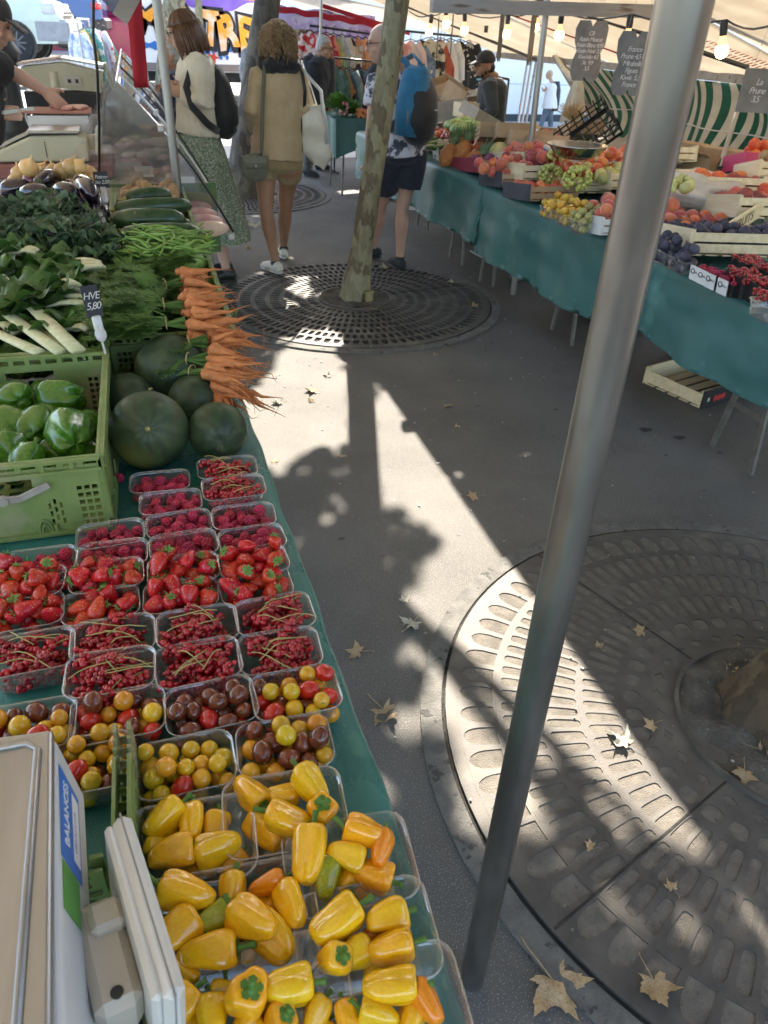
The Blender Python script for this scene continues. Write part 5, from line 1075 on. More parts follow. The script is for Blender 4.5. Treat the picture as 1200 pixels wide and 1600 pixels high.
# boxes and crates at the back
def cardbox(px,py,z,W,D,H,rz,label,flaps=True,m=card,tilt=(0,0)):
    c=G(px,py,z) ; e=empty('cardboard_box',c,0,label,'cardboard box',None,(rad(tilt[0]),rad(tilt[1]),rad(rz))); k=MB(); th=.006
    k.box((0,0,th/2),(W,D,th)); 
    for s in(-1,1): k.box((s*(W/2-th/2),0,H/2+th),(th,D,H)); k.box((0,s*(D/2-th/2),H/2+th),(W-2*th-.001,th,H))
    k.build('carton',m,e)
    if flaps:
        for s in(-1,1):
            f=MB(); f.bar((s*(W/2),0,H+th),(s*(W/2+H*.55),0,H+th-H*.1*s+.02),D*.98,.005,(0,0,1)); f.build('flap',m,e)
    return e
cardbox(1098,262,.96,.50,.40,.09,20,'big open cardboard box by the slim grey prop'); cardbox(1050,246,.96,.34,.26,.08,12,'open cardboard box right of the foreground pole, behind the pale crate'); cardbox(868,218,.95,.30,.24,.07,-30,'open cardboard box behind the steel bowl')
cardbox(716,172,1.0,.36,.30,.2,30,'upper open cardboard box on the heap behind the salads',True,card,(20,15)); cardbox(706,182,.95,.34,.28,.18,-20,'lower cardboard box on the heap behind the salads',True,cardgrey,(8,-10)); cardbox(692,162,1.03,.22,.22,.15,60,'small cardboard box topmost behind the salads',True,card,(-25,30)); cardbox(731,182,.98,.24,.2,.12,10,'small pale cardboard box beside the capped seller',False,pale)
cardbox(745,190,.98,.34,.24,.10,25,'grocery bag shaped grey box lying before the capped seller',False,cardgrey,(15,20))
back=[(775,222,.97,.46,.30,.10,'card crate of dried red peppers behind the melons',TOMA,12,.03,'red pepper in the card crate behind the melons','pepper'),(800,222,1.0,.40,.28,.10,'card crate of dark plums behind the melons',PLUM,20,.026,'dark plum in the card crate behind the melons','plum'),(822,232,.98,.40,.30,.09,'card crate of yellow apricots behind the melons',APR,18,.028,'yellow apricot in the card crate behind the melons','apricot'),(848,240,.97,.40,.28,.09,'narrow card crate of flat red tomatoes',TOMA,10,.042,'flat red tomato in the narrow crate','tomato'),(1172,268,1.0,.30,.24,.09,'small pink lined tray of persimmons at the back right',OPEACH,9,.04,'orange persimmon in the pink lined tray','persimmon'),(1196,282,1.0,.30,.26,.09,'poplar crate of brown pears at the back right edge',POT,9,.04,'brownish pear at the back right edge','pear'),(1030,258,.98,.44,.30,.09,'pale crate of small beige fruit behind the plastic bag',POT,16,.032,'small beige fruit behind the plastic bag','fruit'),(1036,290,.95,.34,.26,.08,'pale crate of dark berries just right of the pole',PLUM,20,.024,'dark berry just right of the pole','berry'),(905,215,.99,.36,.28,.09,'card crate of radishes behind the steel bowl',NECT,14,.026,'small red radish behind the steel bowl','radish')]
for i,(px,py,z,W,D,H,lb,P,n,r,fl,fc) in enumerate(back): crop(lb,px,py,z,W,D,H,RF+(-18 if i<4 else -12),P,n,r,fl,fc,120+i,m=(pink if 'pink' in lb else (card if 'card' in lb else pale)),solid='card' in lb or 'pink' in lb,tilt=14,zin=.035,name='fruit_crate')
for i,(px,py,z,W,D,n,P,A,r,s0,lb,cat) in enumerate([(760,232,.93,.5,.3,26,NECT,None,.033,.030,'red nectarine behind the pineapples','nectarine'),(735,215,.95,.4,.3,22,TOMA,DTOM,.035,.032,'red tomato between salads and melons','tomato'),(795,262,.95,.5,.25,26,PEACH,NECT,.033,.032,'peach in the bank behind the maroon crate','peach'),(872,256,.97,.3,.25,14,APPLE,APPLE,.034,.032,'green apple beside the white scale','apple'),(940,250,1.0,.6,.4,44,NECT,OPEACH,.036,.030,'red nectarine in the high bank behind the steel bowl','nectarine'),(962,268,.98,.5,.4,30,PEAR,None,.036,.028,'pale pear in the bank left of the pole','pear'),(1010,330,.93,.5,.5,40,NECT,PEACH,.036,.030,'nectarine in the bank hidden partly by the pole','nectarine'),(1150,300,.97,.6,.4,30,DPEACH,OPEACH,.038,.032,'dark peach in the high bank behind the lettered board','peach')]):
    heapin(Matrix.Translation(G(px,py,z)),P,n,r,W,D,-.05,lb,cat,cat+'s: '+lb,400+i,alt=A,s0=s0)
# black plastic crate leaning, dry bunch, prop of green crates
k=MB(); e=empty('plastic_crate',G(915,222,1.0),0,'black plastic crate leaning up behind the nectarines','crate',None,(rad(30),rad(-38),rad(-20))); panel(k,.5,.34,[(.02+i*.06,.02+j*.06,.07+i*.06,.07+j*.06) for i in range(8) for j in range(5)],.006,lambda x,z,d:Vector((x-.25,z-.17,d)))
for s in(-1,1): panel(k,.5,.14,[(.02+i*.06,.02+j*.045,.07+i*.06,.055+j*.045) for i in range(8) for j in range(3)],.006,lambda x,z,d,s=s:Vector((x-.25,s*(.17-d),z+.006))); panel(k,.34,.14,[(.02+i*.06,.02+j*.045,.07+i*.06,.055+j*.045) for i in range(5) for j in range(3)],.006,lambda x,z,d,s=s:Vector((s*(.25-d),x-.17,z+.006)))
k.build('shell',blk,e)
k=MB(); rg=random.Random(3); c=G(893,190,1.05)
for _ in range(90): 
    d=Vector((rg.gauss(0,.7),rg.gauss(0,.7),1)).normalized(); k.tube([(0,0,0),d*.1,d*.16+Vector((rg.gauss(0,.03),rg.gauss(0,.03),0))],[.004,.003,.002],4)
tag(k.build('dried_flowers',mat('dried_straw',(.38,.26,.12),(.5,.36,.2),scale=30),loc=c),'brown bunch of dried flowers behind the steel bowl','dried flowers')
# below the tables
wc=woodcrate('empty slatted wooden crate on the ground under the right table',.60,.40,.095,pale,slats=1,mf=mat('black_printed_card',(.015,.015,.016)),txt=('Charlotte',.062,white_ink,.05)); wc['category']='crate'
A=G(1093,640,.0);B=G(1197,607,0);Cc=G(1024,600,0); d=(B-A); d.z=0; d.normalize(); wd=(A-Cc).length; n_=Vector((-d.y,d.x,0)); c=A+d*.300+n_*.20; wc.location=(c.x,c.y,.002); wc.rotation_euler=(0,0,math.atan2(d.y,d.x))
o=[x for x in wc.children if x.name.startswith('end_board')][0]
for i in range(3): k=MB(); k.ell((-.19+i*.034,-.2055,.045),(.017,.002,.019),14,8); k.build('tomato_picture',redink,wc,True)
k=MB(); k.box((-.262,-.2065,.05),(.008,.002,.022)); k.build('green_flag_stripe',mat('flag_green',(.02,.25,.08)),wc); k=MB(); k.box((-.253,-.2065,.05),(.008,.002,.022)); k.build('white_flag_stripe',white_ink,wc); k=MB(); k.box((-.244,-.2065,.05),(.008,.002,.022)); k.build('red_flag_stripe',redink,wc)
k=MB(); k.ell((0,0,.06),(.09,.08,.07),40,26,fn=lambda d:1+.35*noise.noise(d*2.6)+.2*noise.noise(d*6)); tag(k.build('crumpled_bag',mat('blue_bin_bag',(.01,.09,.22),(.02,.14,.30),rough=.3,scale=10,bump=.8,bscale=20),None,True,loc=G(1068,556,.0)),'crumpled bright blue plastic bag in the dark under the right table','plastic bag')
for i,(px,py,W,D,H,m_,lb) in enumerate(((735,398,.36,.30,.20,mat('green_box_card',(.05,.16,.10),(.08,.2,.13),scale=9),'faded green box under the far cloth'),(768,404,.46,.34,.20,mat('darkgreen_banana_box',(.02,.06,.03),(.03,.09,.04),scale=9),'dark green and yellow banana box under the plums'),(712,376,.3,.3,.14,cardgrey,'grey carton under the far cloth'),(660,335,.40,.3,.12,card,'flat brown carton behind the man with the blue backpack'),(612,330,.05,.25,.16,whitec,'white board standing behind the pale mottled trunk'),(905,500,.4,.4,.22,mat('dark_crate_plastic',(.03,.03,.03)),'dark crate with rubbish behind the trestle left of the pole'))):
    c=G(px,py,0)+Vector((.32,0,0)); e=cardbox(px,py,0,W,D,H,15*i,lb,False,m_); e.location=(c.x,c.y,.002)
    if i==1: k=MB(); k.box((0,0,.05),(W+.006,D+.006,.05)); k.build('yellow_band',mat('yellow_band',(.5,.38,.04)),e)
k=MB(); P=[G(x,y,.006) for x,y in((735,392),(752,402),(775,404),(800,418),(825,418),(822,408),(800,400))]; k.tube([P[i].lerp(P[i+1],t/5) for i in range(6) for t in range(5)],.005,6); tag(k.build('power_cord',whitec),'pale power cord trailing on the ground under the plums','cord')
k=MB(); c=G(793,437,0); k.box((0,0,.01),(.12,.12,.02),bev=.004); k.tube([(0,0,.01),(0,0,.1)],.02,12); k.tube([(0,0,.1),(.02,0,.82)],.013,12); tag(k.build('table_stand',tr_m,loc=(c.x+.1,c.y,0)),'grey post with square foot under the plums','post')
# ---------- left stall: leaves, roots, marrows, scales ----------
chardm=mat('chard_leaf',(.035,.095,.018),(.09,.18,.04),rough=.42,scale=12,detail=6,bump=.9,bscale=26,translucent=.22,var=.2); chards=mat('chard_rib',(.55,.56,.30),(.68,.68,.46),rough=.4,scale=8,stretch=(6,6,.6),bump=.15)
kalem=mat('kale_leaf',(.038,.07,.033),(.09,.15,.065),rough=.55,scale=12,bump=.5,bscale=60,c3=(.06,.03,.05),c3thr=(.6,.68),c3scale=7,translucent=.12)
fernm=mat('carrot_top_leaf',(.06,.14,.025),(.13,.24,.055),rough=.55,scale=7,translucent=.25); carm=mat('carrot_skin',(.60,.22,.07),(.46,.15,.045),rough=.6,scale=40,detail=6,bump=.4,bscale=150,c3=(.35,.16,.06),c3thr=(.62,.68),c3scale=60)
beanm=mat('green_bean_skin',(.13,.24,.04),(.22,.36,.08),rough=.45,scale=20,var=.25)
def leafblade(mb,base,d,up_,L_,W,ruf,rg,n=14,m_=8,curl=.3):
    d=d.normalized(); s=d.cross(up_).normalized(); u_=s.cross(d); ph=rg.uniform(0,9)
    def f(u,v):
        x=(u-.5)*2; prof=math.sin(min(1,v*1.02)*PI)**.55*(1-.25*v); w=W*.5*prof
        z=-curl*L_*v*v*.5+.10*W*abs(x)*1.4+ruf*(math.sin(v*17+ph+x*2)*x*x+.7*noise.noise(Vector((x*2.5,v*5,ph)))+.45*noise.noise(Vector((x*7,v*13,ph))))
        return base+d*(L_*v)+s*(x*w)+u_*z
    mb.grid(f,m_,n)
def chard(cx,cy,z,ang,L_,label,seed,nl=5,stalkL=.2,rot=None):
    rg=random.Random(seed); e=empty('chard',(cx,cy,z),rad(ang),label,'chard')
    for i in range(nl):
        a=(i-(nl-1)/2)*.22+rg.uniform(-.05,.05); lift=rg.uniform(.02,.12); d=Vector((math.cos(a),math.sin(a),lift)); b0=Vector((0,(i-(nl-1)/2)*.012,.012*(i%2)))
        k=MB(); tip=b0+d*stalkL; n=6; k.tube([b0+d*stalkL*t+Vector((0,0,.01*math.sin(t*3))) for t in(0,.25,.5,.75,1)]+[tip+d*L_*.4+Vector((0,0,-.005)),tip+d*L_*.8+Vector((0,0,-.02*L_/.2))],[(.008,.016),(.008,.017),(.007,.015),(.006,.012),(.005,.009),(.003,.005),(.001,.002)],8,ref=(0,0,1)); k.build('stalk',chards,e,True)
        k=MB(); leafblade(k,tip-d*stalkL*.25+Vector((0,0,.004)),d,Vector((0,0,1)),L_,L_*.72,.016,rg,18,12,.35); k.build('leaf',chardm,e,True)
    return e
# near chard crate: leaves fill the crate, pale stalks cross it
p=G(128,545,1.02); q=G(0,425,1.10)
def stalkplant(a,b,seed,label,w=.017,leafL=.2):
    """a long flat rib from cut end a to leaf start b, with the blade beyond"""
    rg=random.Random(seed); d=(b-a); L_=d.length; d.normalize(); e=empty('chard',a,0,label,'chard')
    k=MB(); s=[(0,1),(.2,1.0),(.5,.9),(.8,.75),(1,.6)]; k.tube([d*L_*t for t,_ in s]+[d*(L_+leafL*.6)],[(.008*f,w*f) for _,f in s]+[(.002,.003)],10,ref=(0,0,1)); k.build('stalk',chards,e,True)
    for i in(-1,0,1):
        k=MB(); dd=(d+Vector((rg.uniform(-.2,.2),i*.35,rg.uniform(-.05,.1)))).normalized(); leafblade(k,d*L_*.75,dd,Vector((0,0,1)),leafL*rg.uniform(.9,1.2),leafL*.8,.018,rg,18,12,.3); k.build('leaf',chardm,e,True)
stalkplant(G(122,548,1.02),G(-30,402,1.07),1,'long cream chard rib running corner to corner, topmost',.019); stalkplant(G(95,550,1.01),G(-40,455,1.04),2,'long cream chard rib just below the topmost one',.018); stalkplant(G(62,551,1.005),G(-60,495,1.02),3,'cream chard rib nearest the crate rim',.017); stalkplant(G(112,551,1.0),G(20,480,1.01),4,'narrow cream chard rib between the two long ones',.012)
for i,(px,py,z,ang,L_,lb) in enumerate([(152,478,1.02,150,.22,'chard bunch with pale veins lying at the right of its crate'),(160,420,1.04,190,.22,'chard bunch with white ribs at the back of its crate'),(120,450,1.05,205,.22,'broad chard leaves spread across the middle of the crate'),(150,520,1.0,140,.2,'dark crinkled chard leaves in the front right corner'),(60,400,1.06,165,.2,'bright chard leaves at the left beneath the kale'),(30,520,.99,120,.16,'dark chard leaves in the front left corner'),(90,400,1.03,30,.16,'chard leaves pointing right below the kale')]):
    c=G(px,py,z); chard(c.x,c.y,z,ang,L_,lb,20+i,6 if i in(0,1) else 4,.10 if i<2 else .05)
# filler leaves lying deep in the two crates so no floor shows
for (nm,x0,x1,y0,y1,z,mt,n,lb,cat,sz) in (('chard_leaves',-.50,-.18,1.93,2.6,.93,chardm,70,'mass of dark chard leaves deep in the crate','chard leaves',.17),('kale_leaves',-.50,-.19,2.68,3.4,.97,kalem,60,'dark leaves under the curly kale','kale leaves',.12)):
    k=MB(); rg=random.Random(n)
    for i in range(n): leafblade(k,Vector((rg.uniform(x0,x1),rg.uniform(y0,y1),z+rg.uniform(-.02,.05))),Vector((rg.gauss(0,1),rg.gauss(0,1),.15)),Vector((0,0,1)),sz*rg.uniform(.5,.8),sz*.7,.014,rg,8,5)
    for v in k.v: v.x=min(max(v.x,x0),x1); v.y=min(max(v.y,y0),y1)
    tag(k.build(nm,mt,None,True),lb,cat,kind='stuff')
def kale(px,py,z,seed,label,R_=.12):
    rg=random.Random(seed); c=G(px,py,z); e=empty('curly_kale',c,0,label,'kale')
    for i in range(13):
        a=rg.uniform(0,2*PI); d=Vector((math.cos(a),math.sin(a),rg.uniform(.0,.9))).normalized(); L_=R_*rg.uniform(.8,1.25); s=d.cross(Vector((0,0,1))).normalized(); u_=s.cross(d); ph=rg.uniform(0,9)
        k=MB()
        def f(u,v):
            x=(u-.5)*2; w=.05*math.sin(min(1,v*.98+.05)*PI)**.5+.012; fr=abs(x)**2; z_=.016*fr*math.sin(v*26+ph+3*x)+.012*fr*math.sin(v*47+ph*2)-.25*L_*v*v
            return d*(L_*v+.008*fr*math.sin(v*38+ph))+s*(x*w*(1+.16*math.sin(v*31+ph)))+u_*(z_+.012*abs(x))
        k.grid(f,10,34); k.build('leaf',kalem,e,True)
        k=MB(); k.tube([Vector((0,0,0)),d*L_*.5,d*L_*.85-u_*.12*L_],[.005,.004,.001],6); k.build('stem',mat('kale_stem',(.12,.15,.08),(.10,.05,.08),scale=20),e,True)
for i,(px,py,z,lb) in enumerate([(40,345,1.06,'curly kale head at the back left, under the aubergines'),(78,338,1.07,'curly kale head right below the aubergines'),(118,356,1.05,'curly kale head beside the upper price tag'),(20,375,1.06,'curly kale head at the far left above the chard'),(70,372,1.07,'curly kale head in the middle of its crate'),(125,382,1.05,'curly kale head beside the marrows'),(150,405,1.02,'small curly kale head hanging over to the beans'),(5,345,1.02,'curly kale head at the left edge of the photo'),(100,405,1.02,'small curly kale head in front, touching the chard')]): kale(px,py,z,i,lb)
# aubergines and onions
aub=mat('aubergine_skin',(.012,.006,.014),(.022,.010,.022),rough=.1,coat=.6,scale=9)
def taper(name,pts,rs,m,label,cat,group,n=16,cap=None):
    e=empty(name,pts[0],0,label,cat,group); o=Vector(pts[0]); k=MB(); P=[Vector(p)-o for p in pts]; k.tube(P,rs,n); k.build('body',m,e,True)
    if cap: c,r,mm=cap; k=MB(); d=(P[0]-P[1]).normalized(); k.tube([P[0]-d*.02,P[0]+d*.002,P[0]+d*.006,P[0]+d*.03],[r*1.04,r*.9,r*.3,r*.25],10); k.build(c,mm,e,True)
    return e
caly=mat('aubergine_cap',(.05,.045,.03),(.10,.11,.05),rough=.6,scale=30)
for i,(x0,y0,x1,y1,z,r) in enumerate([(50,292,20,300,1.10,.040),(60,288,90,282,1.13,.040),(75,300,50,306,1.12,.034),(88,296,120,312,1.13,.036),(120,280,150,312,1.14,.036),(105,286,135,318,1.12,.034),(85,312,125,322,1.10,.034),(130,300,158,330,1.09,.033),(145,335,150,352,1.05,.034),(120,318,150,340,1.07,.033),(65,308,85,318,1.09,.034),(12,312,4,330,1.04,.040),(20,318,34,326,1.03,.038),(40,300,60,316,1.08,.034),(150,318,165,345,1.05,.032)]):
    a=G(x0,y0,z);b=G(x1,y1,z-.02); d=b-a; L_=max(.13,d.length*.9); d.normalize(); pts=[a+d*L_*t+Vector((0,0,.012*math.sin(t*3))) for t in(0,.06,.2,.4,.6,.8,.93,1)]
    taper('aubergine',pts,[r*f for f in(.42,.6,.78,.92,1,.95,.62,.12)],aub,'glossy black aubergine in the heap between onions and kale','aubergine','aubergines heaped between onions and kale',18,('cap',r*.6,caly))
onm=mat('onion_skin',(.52,.30,.10),(.62,.42,.19),rough=.4,scale=5,stretch=(9,9,1),coat=.2,var=.2); rom=mat('red_onion_skin',(.13,.02,.045),(.20,.05,.07),rough=.3,scale=6,stretch=(9,9,1),coat=.3)
e=empty('onion'); k=MB(); k.lathe([(0,-.82),(.3,-.8),(.75,-.5),(1,0),(.86,.45),(.5,.78),(.2,1.0),(.09,1.25),(.11,1.45),(.05,1.5),(0,1.5)],24); [setattr(v,'z',v.z) for v in k.v]; k.v=[v*.035 for v in k.v]; k.build('bulb',onm,e,True); k=MB()
for i in range(14): a=i*.9; k.tube([(.004*math.cos(a),.004*math.sin(a),-.028),(.012*math.cos(a),.012*math.sin(a),-.036)],.0006,3)
k.build('roots',stalk_m,e); ON=Proto(e); e=empty('red_onion'); k=MB(); k.lathe([(0,-.82),(.3,-.8),(.75,-.5),(1,0),(.86,.45),(.5,.78),(.2,1.0),(.09,1.2),(0,1.3)],24); k.v=[v*.033 for v in k.v]; k.build('bulb',rom,e,True); k=MB(); k.tube([(0,0,-.026),(0,0,-.03)],.006,8); k.build('root_plate',stalk_m,e); RON=Proto(e)
for i,(px,py,z,red) in enumerate([(30,272,1.13,0),(45,263,1.17,0),(25,284,1.10,0),(58,274,1.13,0),(70,276,1.12,1),(85,270,1.14,0),(98,268,1.15,0),(112,262,1.17,0),(122,262,1.17,0),(120,274,1.13,0),(138,272,1.13,0),(146,280,1.12,0),(50,282,1.12,1),(106,278,1.12,1),(14,292,1.07,0),(132,282,1.12,0),(64,268,1.13,0),(90,280,1.11,0),(38,282,1.09,0),(148,290,1.10,0)]):
    (RON if red else ON).get('dark red onion among the brown onions' if red else 'papery brown onion in the row behind the aubergines','onion','red onions' if red else 'brown onions behind the aubergines',G(px,py,z),(R.uniform(-.7,.7),R.uniform(-.7,.7),R.uniform(0,6)),R.uniform(.9,1.15))
k=MB(); 
for s in range(1): k.box((0,0,0),(.60,.5,.14),bev=.01)
c=Vector((-.36,4.05,.93)); tag(k.build('onion_tray',oldwood,loc=c),'worn low tray under the brown onions','tray')
# marrows
mar=mat('marrow_skin',(.018,.045,.015),(.035,.075,.025),rough=.3,scale=30,detail=5,c3=(.10,.14,.06),c3thr=(.66,.72),c3scale=70,coat=.2)
for i,(x0,y0,x1,y1,z,r,lb) in enumerate([(196,311,268,305,1.07,.033,'dark green marrow topmost at the back of its crate'),(178,328,300,322,1.06,.034,'long dark marrow second from the back'),(172,346,290,344,1.06,.040,'thick dark marrow in the middle of its crate'),(185,372,318,368,1.05,.042,'thick dark marrow nearest the green beans'),(178,356,300,352,1.01,.036,'dark marrow squeezed under the thick ones')]):
    a=G(x0,y0,z);b=G(x1,y1,z); pts=[a.lerp(b,t)+Vector((0,0,.006*math.sin(t*3))) for t in(0,.03,.10,.3,.6,.85,.96,1)]
    taper('marrow',pts,[r*f for f in(.3,.6,.85,1,1,.92,.6,.2)],mar,lb,'marrow',None,20,('stalk',r*.4,stalk_m))
heapin(Matrix.Translation((0,0,0)),POT,70,.025,(-.13,.14,3.55,4.05),None,.96,'small brown potato behind the marrows','potato','small brown potatoes behind the marrows',201,s0=.028)
# green beans, every pod by itself
rg=random.Random(77); BE=[]
for i in range(6):
    k=MB(); L_=.11*rg.uniform(.85,1.15); c=rg.uniform(-.3,.3); k.tube([(L_*(t-.5),c*L_*(1-(2*t-1)**2),.003*math.sin(t*6)) for t in(0,.04,.2,.4,.6,.8,.95,1)],[.0012,.003,.0040,.0042,.0042,.0038,.002,.0007],7); o=k.build('green_bean',beanm,None,True); BE.append(o)
for i in range(270):
    u,v=rg.random(),rg.random(); x=lerp(-.13,.17,u); y=lerp(2.60,2.97,v); hgt=1.045+.05*math.sin(PI*u)*math.sin(PI*min(1,v+.15))+rg.uniform(-.02,.01)
    o=BE[i%6] if i<6 else BE[i%6].copy(); 
    if i>=6: COL.objects.link(o)
    o.location=(x,y,hgt); o.rotation_euler=(rg.uniform(-.35,.35),rg.uniform(-.35,.35)*(1.6 if i%9==0 else 1),rg.gauss(-.35,.75)); tag(o,'slim green bean in the heap before the marrows','green bean','green beans heaped before the marrows')
k=MB(); k.ell((0.015,2.83,.97),(.155,.19,.055),30,16,fn=lambda d:1+.1*noise.noise(d*3)); tag(k.build('bean_heap',beanm,None,True),'packed mass of green beans under the loose ones','beans',kind='stuff')
# carrot bunches with feathery tops
def fern(mb,base,d,L_,rg,w=.045):
    d=d.normalized(); s=d.cross(Vector((0,0,1))).normalized(); u_=s.cross(d); n=9; bend=rg.uniform(.1,.5)
    def at_(t): return base+d*(L_*t)-Vector((0,0,1))*(bend*L_*t*t*.5)
    mb.tube([at_(0),at_(.35),at_(.7),at_(1)],[.0018,.0014,.001,.0006],4,False)
    for i in range(n):
        t=.28+.72*i/(n-1); p=at_(t); ll=w*(1.05-.75*t)*rg.uniform(.8,1.2)
        for sg in(-1,1):
            q=(s*sg+d*.55+u_*rg.uniform(-.3,.3)).normalized(); r2=q.cross(u_).normalized()
            for j in range(4):
                c=p+q*(ll*(j+1)/4); lw=.0042*(1.25-.15*j); tip=c+(q*.6+r2*(1 if j%2 else -1)+u_*rg.uniform(-.3,.4)).normalized()*lw*3.0; tip2=c+(q*.6-r2*(1 if j%2 else -1)).normalized()*lw*2.4
                mb.add([c-q*lw,tip+r2*lw*.4,tip,c+q*lw*.4,tip2],[(0,1,2,3),(0,3,4)])
def carrotbunch(px,py,z,ang,n,label,seed,L_=.115,greens=30,down=.15,fl=.17):
    rg=random.Random(seed); c=G(px,py,z); e=empty('carrot_bunch',c,rad(ang),label,'carrots')
    for i in range(int(n*1.6)):
        a=rg.gauss(0,.34); b=rg.uniform(-.30,.28)-down; d=Vector((math.cos(a),math.sin(a),b)).normalized(); b0=Vector((rg.uniform(-.005,.03),rg.uniform(-.04,.04),rg.uniform(-.03,.035))); l=L_*rg.uniform(.45,1.15); r=.0115*rg.uniform(.55,1.35); w=Vector((0,rg.uniform(-.022,.022),rg.uniform(-.014,.012)))
        k=MB(); k.tube([b0,b0+d*.003,b0+d*l*.12,b0+d*l*.35+w*.4,b0+d*l*.6+w,b0+d*l*.82+w,b0+d*l+w*1.6,b0+d*(l*1.2)+w*2.2,b0+d*(l*1.34)+w*rg.uniform(-2,3)],[r*.5,r*.85,r,r*.86,r*.66,r*.42,r*.17,.0009,.0004],9); k.build('carrot',carm,e,True)
    k=MB()
    for i in range(16): a=rg.gauss(0,.3); q_=.10 if greens>20 else .065; k.tube([Vector((.004,rg.uniform(-.02,.02),rg.uniform(-.01,.02))),Vector((-.05,rg.uniform(-.012,.012),.006)),Vector((-q_,-.10*a,.01))],[.003,.0024,.0018],5,False)
    for i in range(greens):
        a=PI+rg.gauss(0,.38); fern(k,Vector((-.06+rg.uniform(-.05,.02),rg.uniform(-.03,.03),rg.uniform(-.015,.03))),Vector((math.cos(a),math.sin(a),rg.uniform(-.12,.42))),fl*rg.uniform(.45,1.0),rg)
    k.build('greens',fernm,e)
    k=MB(); k.tube([Vector((-.045,.019*math.cos(t),.008+.015*math.sin(t))) for t in [j*PI/6 for j in range(13)]],.0016,5,False); k.build('rubber_band',mat('tan_rubber',(.45,.33,.15)),e)
for i,(px,py,z,ang,n,down,lb,*gg) in enumerate([(282,446,1.05,12,12,.05,'carrot bunch farthest back, next to the green beans'),(283,478,1.05,2,13,.10,'second carrot bunch from the back, knobbly tips'),(288,508,1.03,-2,12,.12,'third carrot bunch from the back, wispy root ends'),(322,536,1.00,5,11,.10,'carrot bunch in the middle with a straight pair on top',5,.05),(322,566,.98,-18,13,.15,'long carrot bunch fourth in the pile',3,.04),(326,588,.96,-32,13,.20,'carrot bunch beside the largest watermelon',4,.05),(334,604,.93,-48,10,.22,'lowest carrot bunch, drooping over the cloth edge',3,.05)]): carrotbunch(px,py,z,ang,n,lb,300+i,down=down,**(dict(greens=gg[0],fl=gg[1]) if gg else {}))
k=MB(); rg=random.Random(8)
for _ in range(420):
    a=rg.uniform(0,2*PI); u,v=rg.random(),rg.random(); fern(k,Vector((lerp(-.12,.07,u),lerp(2.2,2.72,v),.94+.07*math.sin(PI*min(1,u+.2))+rg.uniform(-.02,.03))),Vector((math.cos(a),math.sin(a),rg.uniform(-.1,.5))),rg.uniform(.08,.16),rg)
tag(k.build('carrot_tops',fernm),'loose feathery carrot tops filling the crate left of the carrots','carrot tops',kind='stuff')
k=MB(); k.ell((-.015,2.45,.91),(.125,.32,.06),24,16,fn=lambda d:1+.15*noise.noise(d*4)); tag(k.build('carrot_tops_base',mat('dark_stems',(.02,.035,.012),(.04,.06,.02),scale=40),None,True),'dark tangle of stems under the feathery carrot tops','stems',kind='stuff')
# price tags
def ptag(px,py,z,w,h,lines,label,lean,mm=None):
    c=G(px,py,z); e=empty('price_tag',c,0,label,'price tag',None,(rad(-18),rad(0),rad(lean))); k=MB(); k.box((0,0,h/2+.03),(w,.002,h),bev=.0008); k.build('slate',mat('tag_black',(.012,.012,.014),rough=.4),e)
    text('writing','\n'.join(lines),h/(len(lines)+1)*.95,chalk,e,frame((1,0,0),(0,0,1),(0,-1,0),(0,-.0014,h/2+.03)),shear=.3,space=.85)
    k=MB(); k.box((0,-.001,.016),(.022,.010,.035),bev=.003); k.ell((0,-.004,-.012),(.014,.005,.018),12,10); k.tube([(0,0,0),(0,0,-.09)],.003,6); k.build('clip',clear_mat('clip_plastic',gloss=.25,haze=.5),e)
ptag(155,515,1.06,.040,.075,['HVE','5,80'],'black price tag at the corner between the chard and the carrot tops',18); ptag(163,306,1.10,.055,.060,['Potiron','bio 2,50'],'black price tag clipped behind the marrows',8); ptag(172,368,1.06,.035,.065,['Kale','4,50'],'black price tag seen edge on between kale and marrows',70)
# ---------- foreground scale ----------
spl=mat('scale_body_plastic',(.50,.51,.52),(.58,.59,.60),rough=.35,scale=2.5,bump=.03); brushed=mat('brushed_pan_steel',(.30,.295,.285),(.42,.41,.40),rough=.3,scale=3,stretch=(3,.5,1),metal=.75,bump=.03,bscale=9,rvar=.08)
wpl=mat('display_plastic',(.60,.59,.55),(.68,.67,.63),rough=.4,scale=6,bump=.03,c3=(.40,.37,.30),c3thr=(.66,.8),c3scale=7)
bl=mat('sticker_blue',(.02,.16,.55),rough=.35); wl=mat('sticker_white',(.75,.76,.78),rough=.35); gl=mat('sticker_green',(.10,.30,.06),rough=.35)
e=empty('weighing_scale',G(60,1400,.97),0,'large shop scale with steel pan and white display panel in the near left corner','scale'); O=e.location.copy()
def sc_build(k,n,m,parent=e,sm=False,**kw):
    for v in k.v: v-=O
    return k.build(n,m,parent,sm,**kw)
k=MB(); T=[G(86,1150,1.065),G(100,1640,1.065),G(-420,1660,1.065),G(-220,1150,1.065)]; B=[G(134,1245,.985),G(158,1680,.985),G(-420,1700,.985),G(-220,1160,.985)]
rr=[(0,1,2,3),(7,6,5,4),(0,4,5,1),(1,5,6,2),(2,6,7,3),(3,7,4,0)]; B=[Vector((b.x,b.y,.985)) for b in B]; k.add(T+B,rr); body=sc_build(k,'body',spl); md=body.modifiers.new('b','BEVEL'); md.width=.007; md.segments=4
k=MB(); a=G(0,1135,1.075);c2=G(84,1143,1.075);c3_=G(92,1600,1.075); P=[Vector((-.60,a.y+.01,1.068)),Vector((c2.x,c2.y,1.068)),Vector((G(86,1630,1.068).x,G(86,1630,1.068).y,1.068)),Vector((-.60,.18,1.068))]
